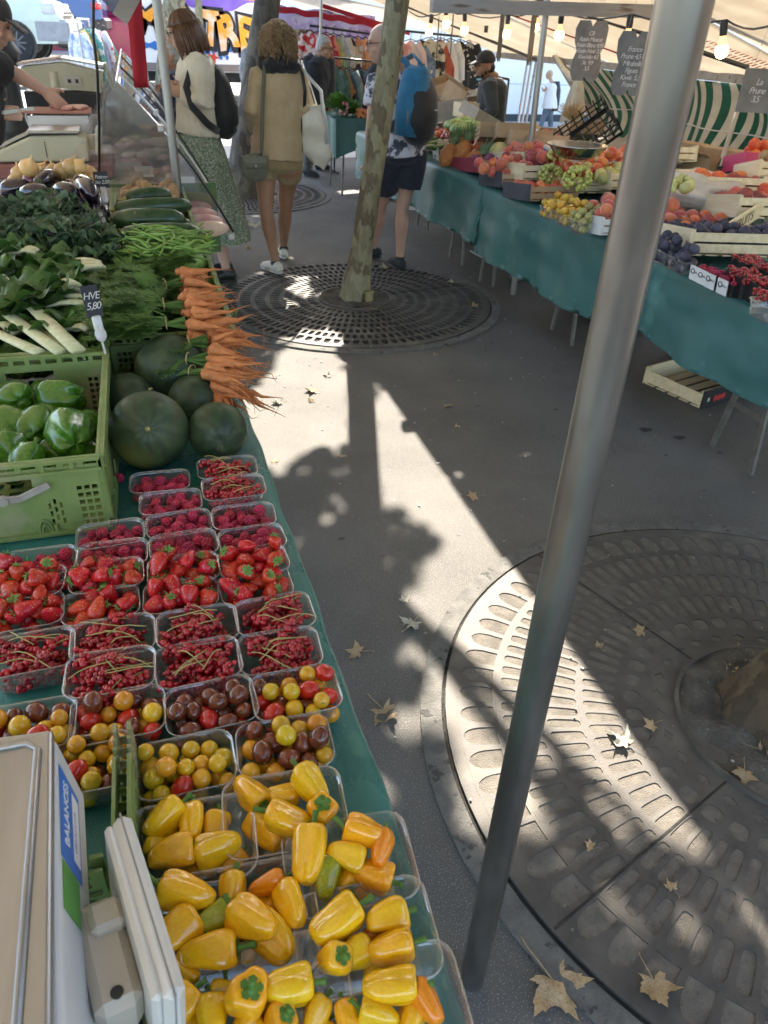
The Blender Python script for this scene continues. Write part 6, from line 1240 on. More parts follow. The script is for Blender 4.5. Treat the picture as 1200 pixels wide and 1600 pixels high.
k.poly([p+Vector((0,0,.012)) for p in P],.014,(0,0,1)); pan=sc_build(k,'pan',brushed); md=pan.modifiers.new('b','BEVEL'); md.width=.005; md.segments=4
k=MB(); xr=c2.x-.012
k.tube([Vector((-.6,c2.y-.014,1.081)),Vector((xr-.012,c2.y-.014,1.081)),Vector((xr,c2.y-.026,1.081)),Vector((xr+.012,.19,1.081))],.0042,8); sc_build(k,'pan_ridge',brushed,sm=True)
k=MB(); k.tube([Vector((-.6,c2.y-.045,1.0795)),Vector((xr-.05,c2.y-.045,1.0795)),Vector((xr-.035,c2.y-.06,1.0795)),Vector((xr-.028,.2,1.0795))],.0034,8); sc_build(k,'inner_ridge',brushed,sm=True)
# sticker plane on the sloping right side
def side(u,v): return (T[0].lerp(T[1],u)).lerp(B[0].lerp(B[1],u),v)
nn=(side(1,0)-side(0,0)).cross(side(0,1)-side(0,0)).normalized(); nn=nn if nn.x>0 else -nn
def stick(u0,u1,v0,v1,m,off,name): k=MB(); k.poly([side(u,v)+nn*off for u,v in((u0,v0),(u1,v0),(u1,v1),(u0,v1))],.0003,nn); return sc_build(k,name,m)
stick(.10,.45,.08,.70,bl,.0006,'blue_sticker'); stick(.13,.40,.46,.66,wl,.0010,'white_sticker'); stick(.46,.62,.10,.6,gl,.0006,'green_sticker'); stick(.20,.36,.50,.56,mat('sticker_print',(.2,.25,.4),(.7,.7,.75),scale=300),.0013,'fine_print')
ud=(side(1,.3)-side(0,.3)).normalized(); vd=nn.cross(-ud)
text('lettering','BALANCES',.0155,wl,e,frame(-ud,nn.cross(-ud),nn,side(.26,.27)+nn*.0010-O))
# display on its post
A=G(182,1290,1.06);Bq=G(212,1292,1.06); C=G(270,1590,1.02)
ax=(C-A); ax.z=0; L_=ax.length; ax.normalize(); sd=Vector((ax.y,-ax.x,0)); sd=sd if sd.x>0 else -sd
mid=(G(204,1285,1.03)+G(243,1590,1.03))/2; hw=.21
Rm=Matrix((sd,-ax,Vector((0,0,1)))).transposed()@Matrix.Rotation(rad(6),3,'Y')
L2=(G(204,1285,1.03)-G(243,1590,1.03)).length
k=MB(); k.box(mid+Rm@Vector((.004,0,-.03)),(.018,L2,.098),Rm,.006); sc_build(k,'display_shell',wpl); k=MB(); k.box(mid+Rm@Vector((-.0085,0,-.03)),(.010,L2-.010,.092),Rm,.004); sc_build(k,'display_back',wpl)
k=MB(); k.box(mid+Rm@Vector((.0035,0,-.03)),(.0016,L2+.0006,.0992),Rm); sc_build(k,'seam_line',mat('seam_grey',(.25,.25,.24)))
k=MB(); m2=mid+Rm@Vector((-.034,-.01,-.045)); k.box(m2,(.040,.105,.05),Rm,.008); k.box(m2+Rm@Vector((.006,.028,.02)),(.03,.03,.03),Rm,.005); sc_build(k,'bracket',mat('bracket_plastic',(.42,.38,.31),(.48,.44,.37),rough=.5,scale=8))
k=MB(); k.tube([m2+Rm@Vector((-.0,-.04,.024)),m2+Rm@Vector((-.0,-.04,.0262))],.0055,14); sc_build(k,'screw_hole',blk)
k=MB(); k.box(mid+Vector((-.035,-.07,-.08)),(.05,.07,.04),Rm,.004); sc_build(k,'dark_foot',blk)
k=MB(); x1=G(209,1210,.92).x
e2=empty('folding_crate',(x1-.19,.42,TZ+.003),0,'upturned green crate under the large shop scale','crate','green plastic folding crates on the left stall'); W=.38; D=.57; H_=.085
k.box((0,-.14,H_-.05),(W-.05,D-.32,.006)); k.build('base',greenpl,e2)
for nm,fr_,w_ in (('r',lambda x,z,d:Vector((W/2-d,x-D/2,z)),D),('l',lambda x,z,d:Vector((-W/2+d,x-D/2,z)),D),('b',lambda x,z,d:Vector((x-W/2,D/2-.18-d,z)),W-.03),('f',lambda x,z,d:Vector((x-W/2,-D/2+d,z)),W)):
    k=MB(); panel(k,w_,H_,crate_holes(w_,H_),.005,fr_); panel(k,w_,H_,crate_holes(w_,H_),.004,lambda x,z,d:fr_(x,z,d+.018))
    n=int(w_/.02)
    for i in range(n+1): x=min(w_-.001,w_*i/n); k.bar(fr_(x,H_-.008,.004),fr_(x,H_-.008,.019),.002,.014)
    k.build('side_wall',greenpl,e2)
# ---------- far scales, meat tray, vendor block ----------
beige=mat('beige_scale_plastic',(.42,.40,.28),(.48,.46,.34),rough=.45,scale=5,c3=(.30,.27,.18),c3thr=(.66,.76),c3scale=8)
def bigscale(c,W,label,m,dark=False,post=False):
    e=empty('weighing_scale',c,0,label,'scale'); w=W/2
    pr=[(-w,.0),(w*.78,-.0),(w*.80,.105),(w*.62,.125),(-w*.25,.12),(-w*.92,.05)]
    k=MB(); k.poly([(x,-.12,z) for x,z in pr],.24,(0,-1,0)); o=k.build('body',m,e); md=o.modifiers.new('b','BEVEL'); md.width=.012; md.segments=3
    k=MB(); k.box((w*.18,0,.138),(W*.5,.26,.016),bev=.005); k.build('pan',brushed,e)
    k=MB(); k.bar((-w*.88,0,.066),(-w*.30,0,.128),.20,.004); k.build('keypad',mat('keypad_grey',(.32,.31,.26),(.42,.40,.33),scale=70,thr=(.48,.52)),e)
    k=MB(); k.box((w*.88,0,.08),(.035,.07,.07),bev=.004); k.box((w*1.0,0,.09),(.028,.22,.12),Matrix.Rotation(rad(8),3,'Y'),.008); k.build('display',m,e)
    k=MB(); k.box((-w*.02,-.1215,.06),(.003,.003,.07)); k.build('seam',blk,e)
    return e
c=PY(80,248,4.55); bigscale(c,.50,'big beige shop scale just behind the onions',beige)
k=MB(); cz=c.z; k.box((0,0,0),(.55,.4,.06),bev=.004); tag(k.build('red_board',mat('dull_red_board',(.20,.07,.06),(.28,.11,.09),scale=8),loc=c+Vector((.03,0,-.035))),'dull red board under the beige shop scale','board')
k=MB(); k.box((0,0,0),(1.3,4.2,.04)); tag(k.build('butcher_counter',mat('steel_counter',(.4,.39,.37),rough=.3,metal=.8),loc=(-.35,6.35,.80)),'long steel counter of the butcher behind the vegetable crates','counter')
k=MB(); k.box((0,0,0),(.9,.7,cz-.06-.98),bev=.005); tag(k.build('wooden_riser',oldwood,loc=(c.x,4.72,(cz-.06+.92)/2)),'wooden riser carrying the beige shop scale','riser')
c=PY(95,190,4.95); k=MB(); k.box((0,0,0),(.30,.20,.008)); 
for s in(-1,1): k.bar((s*.15,0,.0),(s*.165,0,.10),.21,.006,(1,0,0)); k.bar((0,s*.10,0),(0,s*.115,.10),.31,.006,(0,1,0))
e=empty('meat_tray',c-Vector((0,0,.06)),0,'white tray with sliced raw meat between the two beige scales','tray'); k.build('tub',whitec,e)
meat=mat('raw_meat',(.48,.20,.16),(.62,.38,.32),rough=.35,scale=22,detail=6,thr=(.4,.6)); 
k=MB(); k.box((.0,0,.115),(.34,.24,.014),bev=.003); k.build('board',mat('meat_paper',(.36,.16,.12),(.45,.2,.16),scale=6),e)
for i in range(9):
    k=MB(); k.ell((R.uniform(-.06,.12),R.uniform(-.07,.07),.13),(.05,.03,.012),14,8,Matrix.Rotation(R.uniform(0,3),3,'Z'),fn=lambda d:1+.25*noise.noise(d*3)); k.build('meat_slice',meat,e,True)
c=PY(103,158,5.9); k=MB(); k.box((0,0,0),(.46,.3,.13),bev=.006); tag(k.build('black_box',blk,loc=c),'black box carrying the farther beige scale','box')
c=PY(103,124,5.9); e=empty('weighing_scale',c,0,'farther beige scale with open underside and printed top, on the black box','scale'); k=MB(); k.poly([(-.24,-.14,.07),(-.26,-.14,.035),(-.20,-.14,-.03),(.20,-.14,-.06),(.24,-.14,.05),(.0,-.14,.10)],.28,(0,-1,0)); k.build('body',beige,e)
k=MB(); k.bar((-.26,0,.085),(.0,0,.125),.30,.012); k.build('keypad',mat('pink_keypad',(.45,.30,.26),(.5,.44,.36),scale=60,thr=(.48,.52)),e); k=MB(); k.bar((0,0,.122),(.25,0,.085),.30,.012); k.build('pan',brushed,e)
k=MB(); k.tube([(-.06,-.13,.05),(-.06,-.13,-.11)],.028,14); k.build('foot',beige,e,True); k=MB(); k.box((.05,-.146,.0),(.10,.006,.05)); k.build('socket_plate',mat('socket_plate',(.5,.47,.4)),e); k=MB(); k.box((.03,-.151,0),(.02,.006,.02)); k.box((.075,-.151,0),(.018,.006,.022)); k.build('socket',blk,e); k=MB(); k.box((.27,0,.03),(.02,.24,.14),Matrix.Rotation(rad(-14),3,'Y'),.004); k.build('display',beige,e)
# ---------- butcher's glass case ----------
glass=clear_mat('case_perspex',tint=(.96,.96,.96),gloss=.22,rough=.04,haze=.035); edge=mat('perspex_edge',(.55,.56,.56),rough=.2,metal=.3)
bk=mat('black_trim',(.015,.015,.017),rough=.3)
A1=PY(182,128,3.98); A2=PY(365,366,3.98)
def prof(t):
    # top ridge down to the aisle lip, slightly curved
    a=Vector((A1.x,0,A1.z)); b=Vector((A2.x,0,A2.z+.01)); m_=a.lerp(b,.5)+Vector((.045,0,.055)); return a.lerp(m_,t).lerp(m_.lerp(b,t),t)
for i in range(6):
    y0=3.98+i*.72; y1=y0+.66; e=empty('glass_guard',(0,y0,0),0,['nearest','second','third','fourth','fifth','farthest'][i]+' clear curved guard of the butcher display, counted from the camera','glass guard','clear guards along the butcher display')
    k=MB(); k.slab(lambda u,v:prof(v)+Vector((0,(y1-y0)*u,0)),6,16,(-.002,0,-.003)); k.build('front_pane',glass,e,True)
    k=MB(); P=[prof(t/12) for t in range(13)]+[Vector((A2.x-.02,0,.83)),Vector((-.42,0,.83)),Vector((-.42,0,.98)),Vector((-.30,0,1.18))]; k.poly([p for p in P],.003,(0,1,0)); k.build('side_pane',glass,e)
    k=MB(); k.tube([prof(t/12) for t in range(5 if i==0 else 0,13)],.006,6); k.build('front_trim',bk if i%2==0 else edge,e,True)
    k=MB(); k.tube([prof(0),prof(0)+Vector((0,y1-y0,0))],.006,6); k.box(prof(.32)+Vector((0,.01,0)),(.03,.03,.03),bev=.006); k.build('hinge_rail',edge,e)
    k=MB(); k.box((A2.x-.01,(y1-y0)/2,A2.z-.012),(.03,y1-y0,.03),bev=.003); k.build('lip',mat('aluminium_lip',(.6,.59,.56),rough=.35,metal=.7),e)
mm=[meat,mat('pink_meat',(.55,.28,.26),(.68,.48,.44),rough=.35,scale=16,thr=(.4,.6)),mat('pale_poultry',(.66,.52,.40),(.58,.40,.32),rough=.4,scale=14)]
rg=random.Random(31)
for i in range(70):
    x=rg.uniform(-.36,.30); y=rg.uniform(4.05,7.6); k=MB(); s=rg.uniform(.04,.075); k.ell((0,0,0),(s*rg.uniform(1,1.6),s,s*.45),16,10,Matrix.Rotation(rg.uniform(0,3),3,'Z'),fn=lambda d:1+.28*noise.noise(d*2.6+Vector((i,0,0)))); o=k.build('meat_cut',mm[i%3],None,True,loc=(x,y,.86+.03*(i%3)*.6)); tag(o,'raw '+['red','pink','pale'][i%3]+' cut of meat lying in the glass case','meat',['red','pink','pale'][i%3]+' cuts of meat in the glass case')
for i in range(4):
    k=MB(); k.ell((0,0,0),(.10,.035,.035),24,12,fn=lambda d:1+.03*math.sin(d.x*40)); o=k.build('tied_roast',mm[1] if i<3 else mm[2],None,True,loc=G(300+i*8,325+i*11,.90)); o.rotation_euler=(0,0,rad(10)); tag(o,['tied pink roast behind the front guard, farthest back','tied pink roast behind the front guard, second','tied pink roast behind the front guard, third','pale tied roast nearest the front lip'][i],'roast')
for i,(px,py) in enumerate(((225,268),(290,285))): c=G(px,py,.98); k=MB(); k.box((0,0,0),(.10,.004,.06),Matrix.Rotation(rad(-35),3,'X')); tag(k.build('price_card',whitec,loc=c),['pale price card tilted among the meat','white printed card by the thin pole in the meat'][i],'price card')
k=MB(); k.box((0,0,0),(.62,.006,.34)); tag(k.build('case_front_board',mat('green_edge',(.06,.13,.035),(.09,.17,.05),scale=30),loc=(0.02,4.115,.845)),'green plastic edge board between the potatoes and the meat','board')
# ---------- people ----------
def skin(n,a,b): return mat(n,a,b,rough=.5,scale=5,sss=.08,bump=.06,bscale=60)
sk1=skin('skin_tanned',(.36,.20,.12),(.43,.25,.16)); sk2=skin('skin_fair',(.50,.30,.22),(.56,.36,.27)); sk3=skin('skin_brown',(.22,.12,.075),(.28,.16,.10))
def cl(n,a,b=None,sc_=9,**k):
    b=b or a; d=dict(rough=.85,scale=sc_,bump=.35,bscale=22,sheen=.2); d.update(k); return mat(n,a,b,**d)
V=Vector
def headmesh(mb,c,F,s,tilt=0):
    F=V(F).normalized(); U=V((0,0,1)); U=(U-F*U.dot(F)).normalized(); S=F.cross(U); M=Matrix((S,F,U)).transposed()
    P=lambda x,y,z:c+M@V((x,y,z))*s
    mb.ell(P(0,-.01,.03),(.077*s,.096*s,.094*s),20,14,M); mb.ell(P(0,.018,-.035),(.062*s,.074*s,.082*s),18,12,M); mb.ell(P(0,.055,-.085),(.030*s,.028*s,.024*s),12,8,M)
    mb.tube([P(0,.082,.022),P(0,.098,.0),P(0,.112,-.022),P(0,.098,-.032)],[.009*s,.012*s,.016*s,.012*s],8)
    mb.ell(P(0,.086,-.058),(.024*s,.012*s,.006*s),12,8,M); mb.ell(P(0,.084,-.068),(.021*s,.012*s,.006*s),12,8,M); mb.ell(P(0,.080,.040),(.05*s,.014*s,.008*s),12,8,M)
    for q in(-1,1): mb.ell(P(q*.076,-.012,-.01),(.010*s,.020*s,.030*s),10,8,M); mb.ell(P(q*.045,.060,-.03),(.02*s,.02*s,.02*s),8,6,M)
    return M,P
def hand(mb,w,d,s,side=1,curl=.5,nrm=(0,0,1)):
    d=V(d).normalized(); n=V(nrm); n=(n-d*n.dot(d)).normalized(); b=d.cross(n)*side
    mb.tube([w-d*.01*s,w+d*.03*s,w+d*.065*s,w+d*.088*s],[(.020*s,.026*s),(.017*s,.036*s),(.016*s,.041*s),(.012*s,.038*s)],12,ref=n)
    for i,(o,l) in enumerate(((-.030,.062),(-.010,.074),(.010,.078),(.029,.068))):
        p=w+d*.082*s+b*o*s; d1=(d-n*curl*.4+b*o*1.2).normalized(); d2=(d-n*curl*1.3).normalized(); d3=(d*.7-n*curl*1.9).normalized()
        a=p+d1*l*.45*s; c=a+d2*l*.32*s; e=c+d3*l*.26*s; mb.tube([p-d*.01*s,p,a,c,e],[.0095*s,.0092*s,.0085*s,.0075*s,.005*s],8)
    p=w+d*.025*s-b*.034*s; a=p+(d*.7-b*.8-n*.2).normalized()*.035*s; c=a+(d-b*.3-n*.5*curl).normalized()*.03*s; mb.tube([w+d*.01*s-b*.015*s,p,a,c],[.014*s,.013*s,.011*s,.007*s],8)
def shoe(mb,an,d,s):
    d=V(d); d.z=0; d.normalize(); a=V((an.x,an.y,0)); h=.0
    pts=[a-d*.065*s,a-d*.05*s,a,a+d*.08*s,a+d*.15*s,a+d*.185*s]; R_=[(.02,.028),(.042,.036),(.048,.040),(.036,.046),(.026,.042),(.012,.025)]
    pts=[p+V((0,0,r[0]*s+.006)) for p,r in zip(pts,R_)]; mb.tube(pts,[(r[0]*s,r[1]*s) for r in R_],14,ref=(0,0,1)); mb.tube([a+V((0,0,.05*s)),a+V((0,0,.105*s))],[(.042*s,.040*s),(.036*s,.036*s)],12,ref=d)
def wrinkle(o,amp,f=9,dirz=.6,seed=0):
    me=o.data; n=len(me.vertices); co=[0.0]*(3*n); me.vertices.foreach_get('co',co); no=[0.0]*(3*n); me.vertices.foreach_get('normal',no)
    for i in range(n):
        x,y,z=co[3*i:3*i+3]; q=V((x*f+seed,y*f,z*f*dirz+x*4)); a=amp*(noise.noise(q)+.5*noise.noise(q*2.3)+.35*noise.noise(q*5))
        for j in range(3): co[3*i+j]+=no[3*i+j]*a
    me.vertices.foreach_set('co',co); me.update()
def person(label,base,F,s,J,skm,top=None,bottom=None,hair=None,shoes=None,group=None):
    """J: joints in world metres; base: point under the body"""
    e=empty('person',base,0,label,'person'); O=V(base); F=V(F).normalized(); S=F.cross(V((0,0,1))).normalized()
    J={k:([V(q)-O for q in v] if isinstance(v,(list,tuple)) and not isinstance(v,Vector) else V(v)-O) for k,v in J.items()}
    sh,el,wr,hp,kn,an=(J[k] for k in('sh','el','wr','hp','kn','an')); hd=J['head']; HF=J.get('hf'); HF=(HF+O).normalized() if HF is not None else F
    sc_=(sh[0]+sh[1])/2; hc=(hp[0]+hp[1])/2; W=s
    def trunk(mb,g,z0=0,z1=1,fl=0):
        prof=[(0,.165,.115),(.12,.172,.125),(.35,.150,.112),(.55,.150,.112),(.75,.172,.118),(.9,.172,.112),(1.0,.130,.085)]
        pts=[];R_=[]
        a=hc-V((0,0,.06*s))
        for t,ra,rb in prof:
            if t<z0 or t>z1: continue
            pts.append(a.lerp(sc_+V((0,0,.035*s)),t)); R_.append(((ra*s+g)*(1+fl*(1-t)),(rb*s+g)*(1+fl*(1-t))))
        mb.tube(pts,R_,24,ref=S)
    k=MB(); M,P=headmesh(k,hd,HF,s); k.tube([sc_-V((0,0,.02)),sc_+V((0,0,.06*s)),hd-HF*.015*s-V((0,0,.04*s))],[.075*s,.054*s,.052*s],14); trunk(k,-.005)
    for i in(0,1):
        k.tube([sh[i].lerp(sc_,.25),sh[i],sh[i].lerp(el[i],.5),el[i],el[i].lerp(wr[i],.3),wr[i].lerp(el[i],.1),wr[i]],[.05*s,.053*s,.045*s,.037*s,.038*s,.027*s,.025*s],12)
        hand(k,wr[i],J['hd'][i]+O if 'hd' in J else (wr[i]-el[i]),s,1 if i==0 else -1,J.get('curl',V((.5,0,0))+O).x if False else .5,nrm=S*(1 if i==0 else -1))
        k.tube([hp[i]+V((0,0,.05*s)),hp[i]-V((0,0,.05*s)),hp[i].lerp(kn[i],.5),kn[i],kn[i].lerp(an[i],.3),kn[i].lerp(an[i],.65),an[i],an[i]-V((0,0,.03*s))],[.095*s,.088*s,.072*s,.052*s,.056*s,.042*s,.032*s,.034*s],14)
    o=k.build('body',skm,e,True); remesh(o,.0075 if s>.9 else .009,2)
    # eyes
    k=MB()
    for q in(-1,1): k.ell(P(q*.030,.0865,.018),(.012*s,.006*s,.0065*s),10,6,M)
    k.build('eyes',mat('eye_dark',(.03,.02,.015),rough=.2),e,True)
    if top:
        m_,slv,hem,g,loose=top  # sleeve: 0..2 (elbow=1, wrist=2)
        k=MB(); prof=[(hem,.168,.125),(hem+.06,.168,.122),(max(hem+.10,.42),.156,.118),(.6,.158,.118),(.78,.176,.122),(.92,.170,.110),(1.0,.112,.082),(1.03,.078,.070)]; a=hc-V((0,0,.06*s)); b_=sc_+V((0,0,.035*s))
        k.tube([a.lerp(b_,t) for t,_,_ in prof],[((ra*s+g+loose*(1-t)),(rb*s+g+loose*(1-t))) for t,ra,rb in prof],26,ref=S)
        for i in(0,1):
            A,B,C=sh[i],el[i],wr[i]; q=[sh[i].lerp(sc_,.3),A]; r_=[.055*s+g,.060*s+g]
            if slv<=1: q+= [A.lerp(B,slv*.6),A.lerp(B,slv)]; r_+=[.058*s+g,.060*s+g]
            else: q+=[A.lerp(B,.5),B,B.lerp(C,(slv-1)*.55),B.lerp(C,slv-1)]; r_+=[.052*s+g,.047*s+g*1.2,.042*s+g*1.2,.032*s+g]
            k.tube(q,r_,14)
        o=k.build('shirt',m_,e,True); remesh(o,.010,3); wrinkle(o,.010,8,.55,s*7)
    if bottom:
        kind,m_,ln,g=bottom; k=MB()
        if kind=='skirt':
            a=hc+V((0,0,.10*s)); z1=ln; n=44; rows=18; c2=(an[0]+an[1])/2
            def f(u,v):
                t=2*PI*u; r1=lerp(.172*s,.24*s,v**.8)+.02*v*math.sin(9*t+1)+.012*v*math.sin(17*t+2*v); c=a.lerp(V((c2.x,c2.y,z1)),v); return c+S*(math.cos(t)*r1)+F*(math.sin(t)*r1*.9)
            k.grid(f,n,rows); o=k.build('skirt',m_,e,True)
        else:
            k.tube([hc+V((0,0,.10*s)),hc+V((0,0,.03*s)),hc-V((0,0,.05*s)),hc-V((0,0,.09*s))],[(.155*s+g,.115*s+g),(.168*s+g,.125*s+g),(.165*s+g,.122*s+g),(.12*s,.10*s)],24,ref=S)
            for i in(0,1):
                A,B,C=hp[i],kn[i],an[i]
                if ln<=1: q=[A+V((0,0,.03*s)),A.lerp(B,.3),A.lerp(B,ln)]; r_=[.098*s+g,.092*s+g,.088*s+g*1.3]
                else: q=[A+V((0,0,.03*s)),A.lerp(B,.4),B,B.lerp(C,.5),B.lerp(C,ln-1)]; r_=[.098*s+g,.085*s+g,.064*s+g,.056*s+g,.052*s+g]
                k.tube(q,r_,16)
            o=k.build('shorts' if ln<=1 else 'trousers',m_,e,True); remesh(o,.010,3); wrinkle(o,.010,9,.5,s*3)
    if shoes:
        for i in(0,1):
            k=MB(); d=J['ft'][i]+O if 'ft' in J else F; shoe(k,an[i]+O*0+V((0,0,0)),d,s); 
            z=an[i].z-.085*s
            for v in k.v: v.z+=z
            o=k.build('shoe',shoes,e,True); remesh(o,.006,2)
            k=MB(); dd=V(d); dd.z=0; dd.normalize(); c=V((an[i].x,an[i].y,z))+dd*.06*s+V((0,0,.011)); k.tube([c-dd*.13*s,c-dd*.1*s,c,c+dd*.08*s,c+dd*.128*s],[(.010,.02*s),(.011,.036*s),(.011,.044*s),(.011,.047*s),(.009,.02*s)],14,ref=(0,0,1)); k.build('sole',mat('shoe_sole',(.55,.53,.48)) if 'white' in shoes.name else blk,o,True)
    if hair:
        kind,m_=hair; k=MB(); rg=random.Random(int(abs(base[0])*100))
        if kind=='curly':
            k.ell(P(0,-.02,.025),(.098*s,.112*s,.112*s),24,16,M,fn=lambda d:1+.06*noise.noise(d*6))
            for _ in range(620):
                a=rg.uniform(0,2*PI); h=rg.uniform(-.25,1); d=V((math.cos(a)*math.sqrt(max(0,1-h*h)),math.sin(a)*math.sqrt(max(0,1-h*h)),h))
                if d.y>.62 and d.z<.55: continue
                p0=V((d.x*.088,-.02+d.y*.10,.03+d.z*.105)); L_=rg.uniform(.04,.11)*(1.1 if d.z<.5 else .9); out=V((d.x,d.y*.9,0)); ph=rg.uniform(0,6); pts=[]
                for j in range(13):
                    t=j/12; p=p0+out*(.034*math.sin(min(1,t*1.3)*PI*.5)+.012*rg.random())*(1 if d.z<.75 else .4)+V((0,0,-1))*L_*t*t*1.2+V((math.cos(ph+t*19),math.sin(ph+t*19),0))*.0085; pts.append(P(p.x,p.y,p.z))
                k.tube(pts,[.0045*s]*9+[.004*s,.0034*s,.0024*s,.001*s],4)
        elif kind=='bob':
            def hf(u,v):
                t=2*PI*u; x,y=math.sin(t),math.cos(t); ph=v*PI*.5; 
                if v<.5: q=v/.5; r=math.sin(q*PI/2); z=.03+.102*math.cos(q*PI/2)
                else: q=(v-.5)/.5; r=1+.15*q-.15*q*q; z=.03-.165*q*(1 if y<.45 else .05)
                fr=1 if y<.45 else (1-.35*min(1,(y-.45)/.3)*(1 if v>.45 else 0)); r*=1+.05*math.sin(t*13)+.03*math.sin(t*29+v*9); return P(x*.092*r,-.018+y*.108*r*fr,z)
            k.grid(hf,64,20)
            for _ in range(150):
                a=rg.uniform(.7,2*PI-.7); x,y=math.sin(a),math.cos(a); L_=rg.uniform(.13,.19); k.tube([P(x*.088,-.018+y*.105,.05),P(x*.104,-.018+y*.12,-.01),P(x*.112,-.02+y*.125,-.06),P(x*.11,-.02+y*.12,.05-L_),P(x*(.10+.02*rg.random()),-.01+y*.11,.03-L_)],[.006,.007,.007,.005,.002],5)
        elif kind=='short':
            for _ in range(1):
                k.ell(P(0,-.018,.036),(.083*s,.098*s,.096*s),24,16,M,fn=lambda d:(1+.02*noise.noise(d*14)) if not(d.y>.35 and d.z<.35) else .86)
                k.ell(P(0,-.045,-.01),(.078*s,.068*s,.07*s),18,12,M)
        elif kind=='shaved': k.ell(P(0,-.018,.032),(.0795*s,.0965*s,.0945*s),24,16,M,fn=lambda d:1 if not(d.y>.45 and d.z<.6) else .85)
        elif kind=='cap' or kind=='flatcap':
            k.ell(P(0,-.015,.045),(.087*s,.105*s,.098*s),24,16,M,fn=lambda d:1 if d.z>-.12 else .88); k.box(P(0,.115,.045),(.13*s,.10*s,.010*s),M@Matrix.Rotation(rad(-12),3,'X'),.004)
        o=k.build('cap' if 'cap' in kind else 'hair',m_,e,True)
        if 'cap' in kind: k=MB(); k.ell(P(0,-.04,-.015),(.079*s,.072*s,.06*s),18,12,M); k.build('hair',mat('dark_hair',(.015,.012,.010),(.03,.024,.02),scale=60,rough=.6),e,True)
    return e,P,M,O
def glasses(e,P,M,s,m_):
    k=MB()
    for q in(-1,1):
        c=[P(q*.034+.024*math.cos(a),.102,.014+.017*math.sin(a)) for a in [i*PI/6 for i in range(13)]]; k.tube(c,.0022*s,5,False); k.tube([P(q*.058,.100,.018),P(q*.077,.06,.018),P(q*.080,-.01,.016)],.002*s,5)
    k.tube([P(-.01,.104,.016),P(.01,.104,.016)],.002*s,5); k.build('glasses',m_,e)
specm=mat('spectacle_frame',(.015,.015,.017),rough=.3)
# curly haired woman walking away
tan=cl('tan_linen',(.44,.33,.19),(.52,.40,.25)); khaki=cl('khaki_cotton',(.30,.22,.11),(.37,.28,.15)); wsh=mat('white_shoe',(.66,.63,.55),(.58,.54,.46),rough=.6,scale=14)
y=6.0; A0=G(431,428,0);A1=G(444,405,0)
e,P,M,O=person('woman with curly hair in a tan blouse and khaki shorts walking away',(.93,6.0,0),(.05,1,0),1.0,dict(sh=[PY(404,117,y),PY(464,115,y)],el=[PY(393,170,y-.06),PY(477,168,y-.05)],wr=[PY(396,205,y+.18),PY(480,215,y+.05)],hp=[PY(414,250,y),PY(452,250,y)],kn=[PY(416,330,5.98),PY(446,325,6.2)],an=[A0+V((.0,0,.095)),A1+V((0,.02,.095))],head=PY(434,66,y),ft=[(-.45,.9,0),(.1,1,0)]),sk1,(tan,1.85,.11,.010,.022),('s',khaki,.36,.010),('curly',mat('curly_hair',(.20,.12,.06),(.34,.23,.12),rough=.5,scale=25,var=.1)),wsh)
k=MB(); c=PY(436,100,y)-O
k.tube([c+V((math.cos(a)*.118,math.sin(a)*.112,.012*math.sin(a*3)+.0)) for a in [i*PI/10 for i in range(21)]],[(.048+.008*math.sin(i*2.1),.042) for i in range(21)],10,False); k.tube([c+V((.08*math.cos(a),.08*math.sin(a),-.03)) for a in [i*PI/10 for i in range(21)]],.035,8,False); o=k.build('scarf',cl('black_scarf',(.012,.012,.015),(.022,.022,.027)),e,True); remesh(o,.010,2); wrinkle(o,.012,14,.6)
for i,(a,b) in enumerate(((A0,(-.45,.9)),(A1,(.1,1)))):
    k=MB(); d=V((b[0],b[1],0)).normalized(); sd_=V((-d.y,d.x,0))
    k.tube([a-O+V((0,.0,.075)),a-O+V((0,0,.112))],[.040,.037],12); k.build('sock',blk,e,True)
    k=MB()
    for j in range(3): c=a-O+d*(.03+j*.022)+V((0,0,.045)); k.bar(c+sd_*.047-V((0,0,.025)),c+sd_*.036+d*.02+V((0,0,.025)),.007,.004); 
    k.build('shoe_stripes',mat('tan_stripe',(.25,.16,.09)),e)
# her small green bag
olive=cl('olive_leather',(.14,.15,.10),(.20,.20,.14),sc_=12,rough=.5)
c=PY(398,257,5.86); e=empty('shoulder_bag',c,0,'small olive green flap bag hanging at the left hip of the curly haired woman','bag')
k=MB(); k.ell((0,0,-.02),(.098,.05,.095),26,16,fn=lambda d:1+.08*noise.noise(d*3)+.12*max(0,-d.z)*abs(d.x)); k.build('pouch',olive,e,True); k=MB(); k.slab(lambda u,v:V(((u-.5)*.19*(1-.25*v),-.05-.012*math.sin(v*PI),.065-.085*v)),10,8,(0,-.005,0)); k.build('flap',olive,e,True); k=MB(); k.tube([(0,-.062,.0),(0,-.072,.0)],.008,12); k.build('snap',steel,e)
k=MB(); q=PY(413,104,5.90)-c; k.tube([V((.045,-.02,.06)),V((.052,-.02,.10)),q.lerp(V((.05,0,.1)),.5),q,q+V((.03,.10,.05))],[(.004,.013)]*5,8,ref=(0,1,0)); k.build('strap',mat('olive_strap',(.13,.13,.10)),e,True); k=MB(); k.tube([V((.05+.014*math.cos(a),-.02,.085+.014*math.sin(a))) for a in [i*PI/5 for i in range(11)]],.003,5,False); k.build('ring',steel,e)
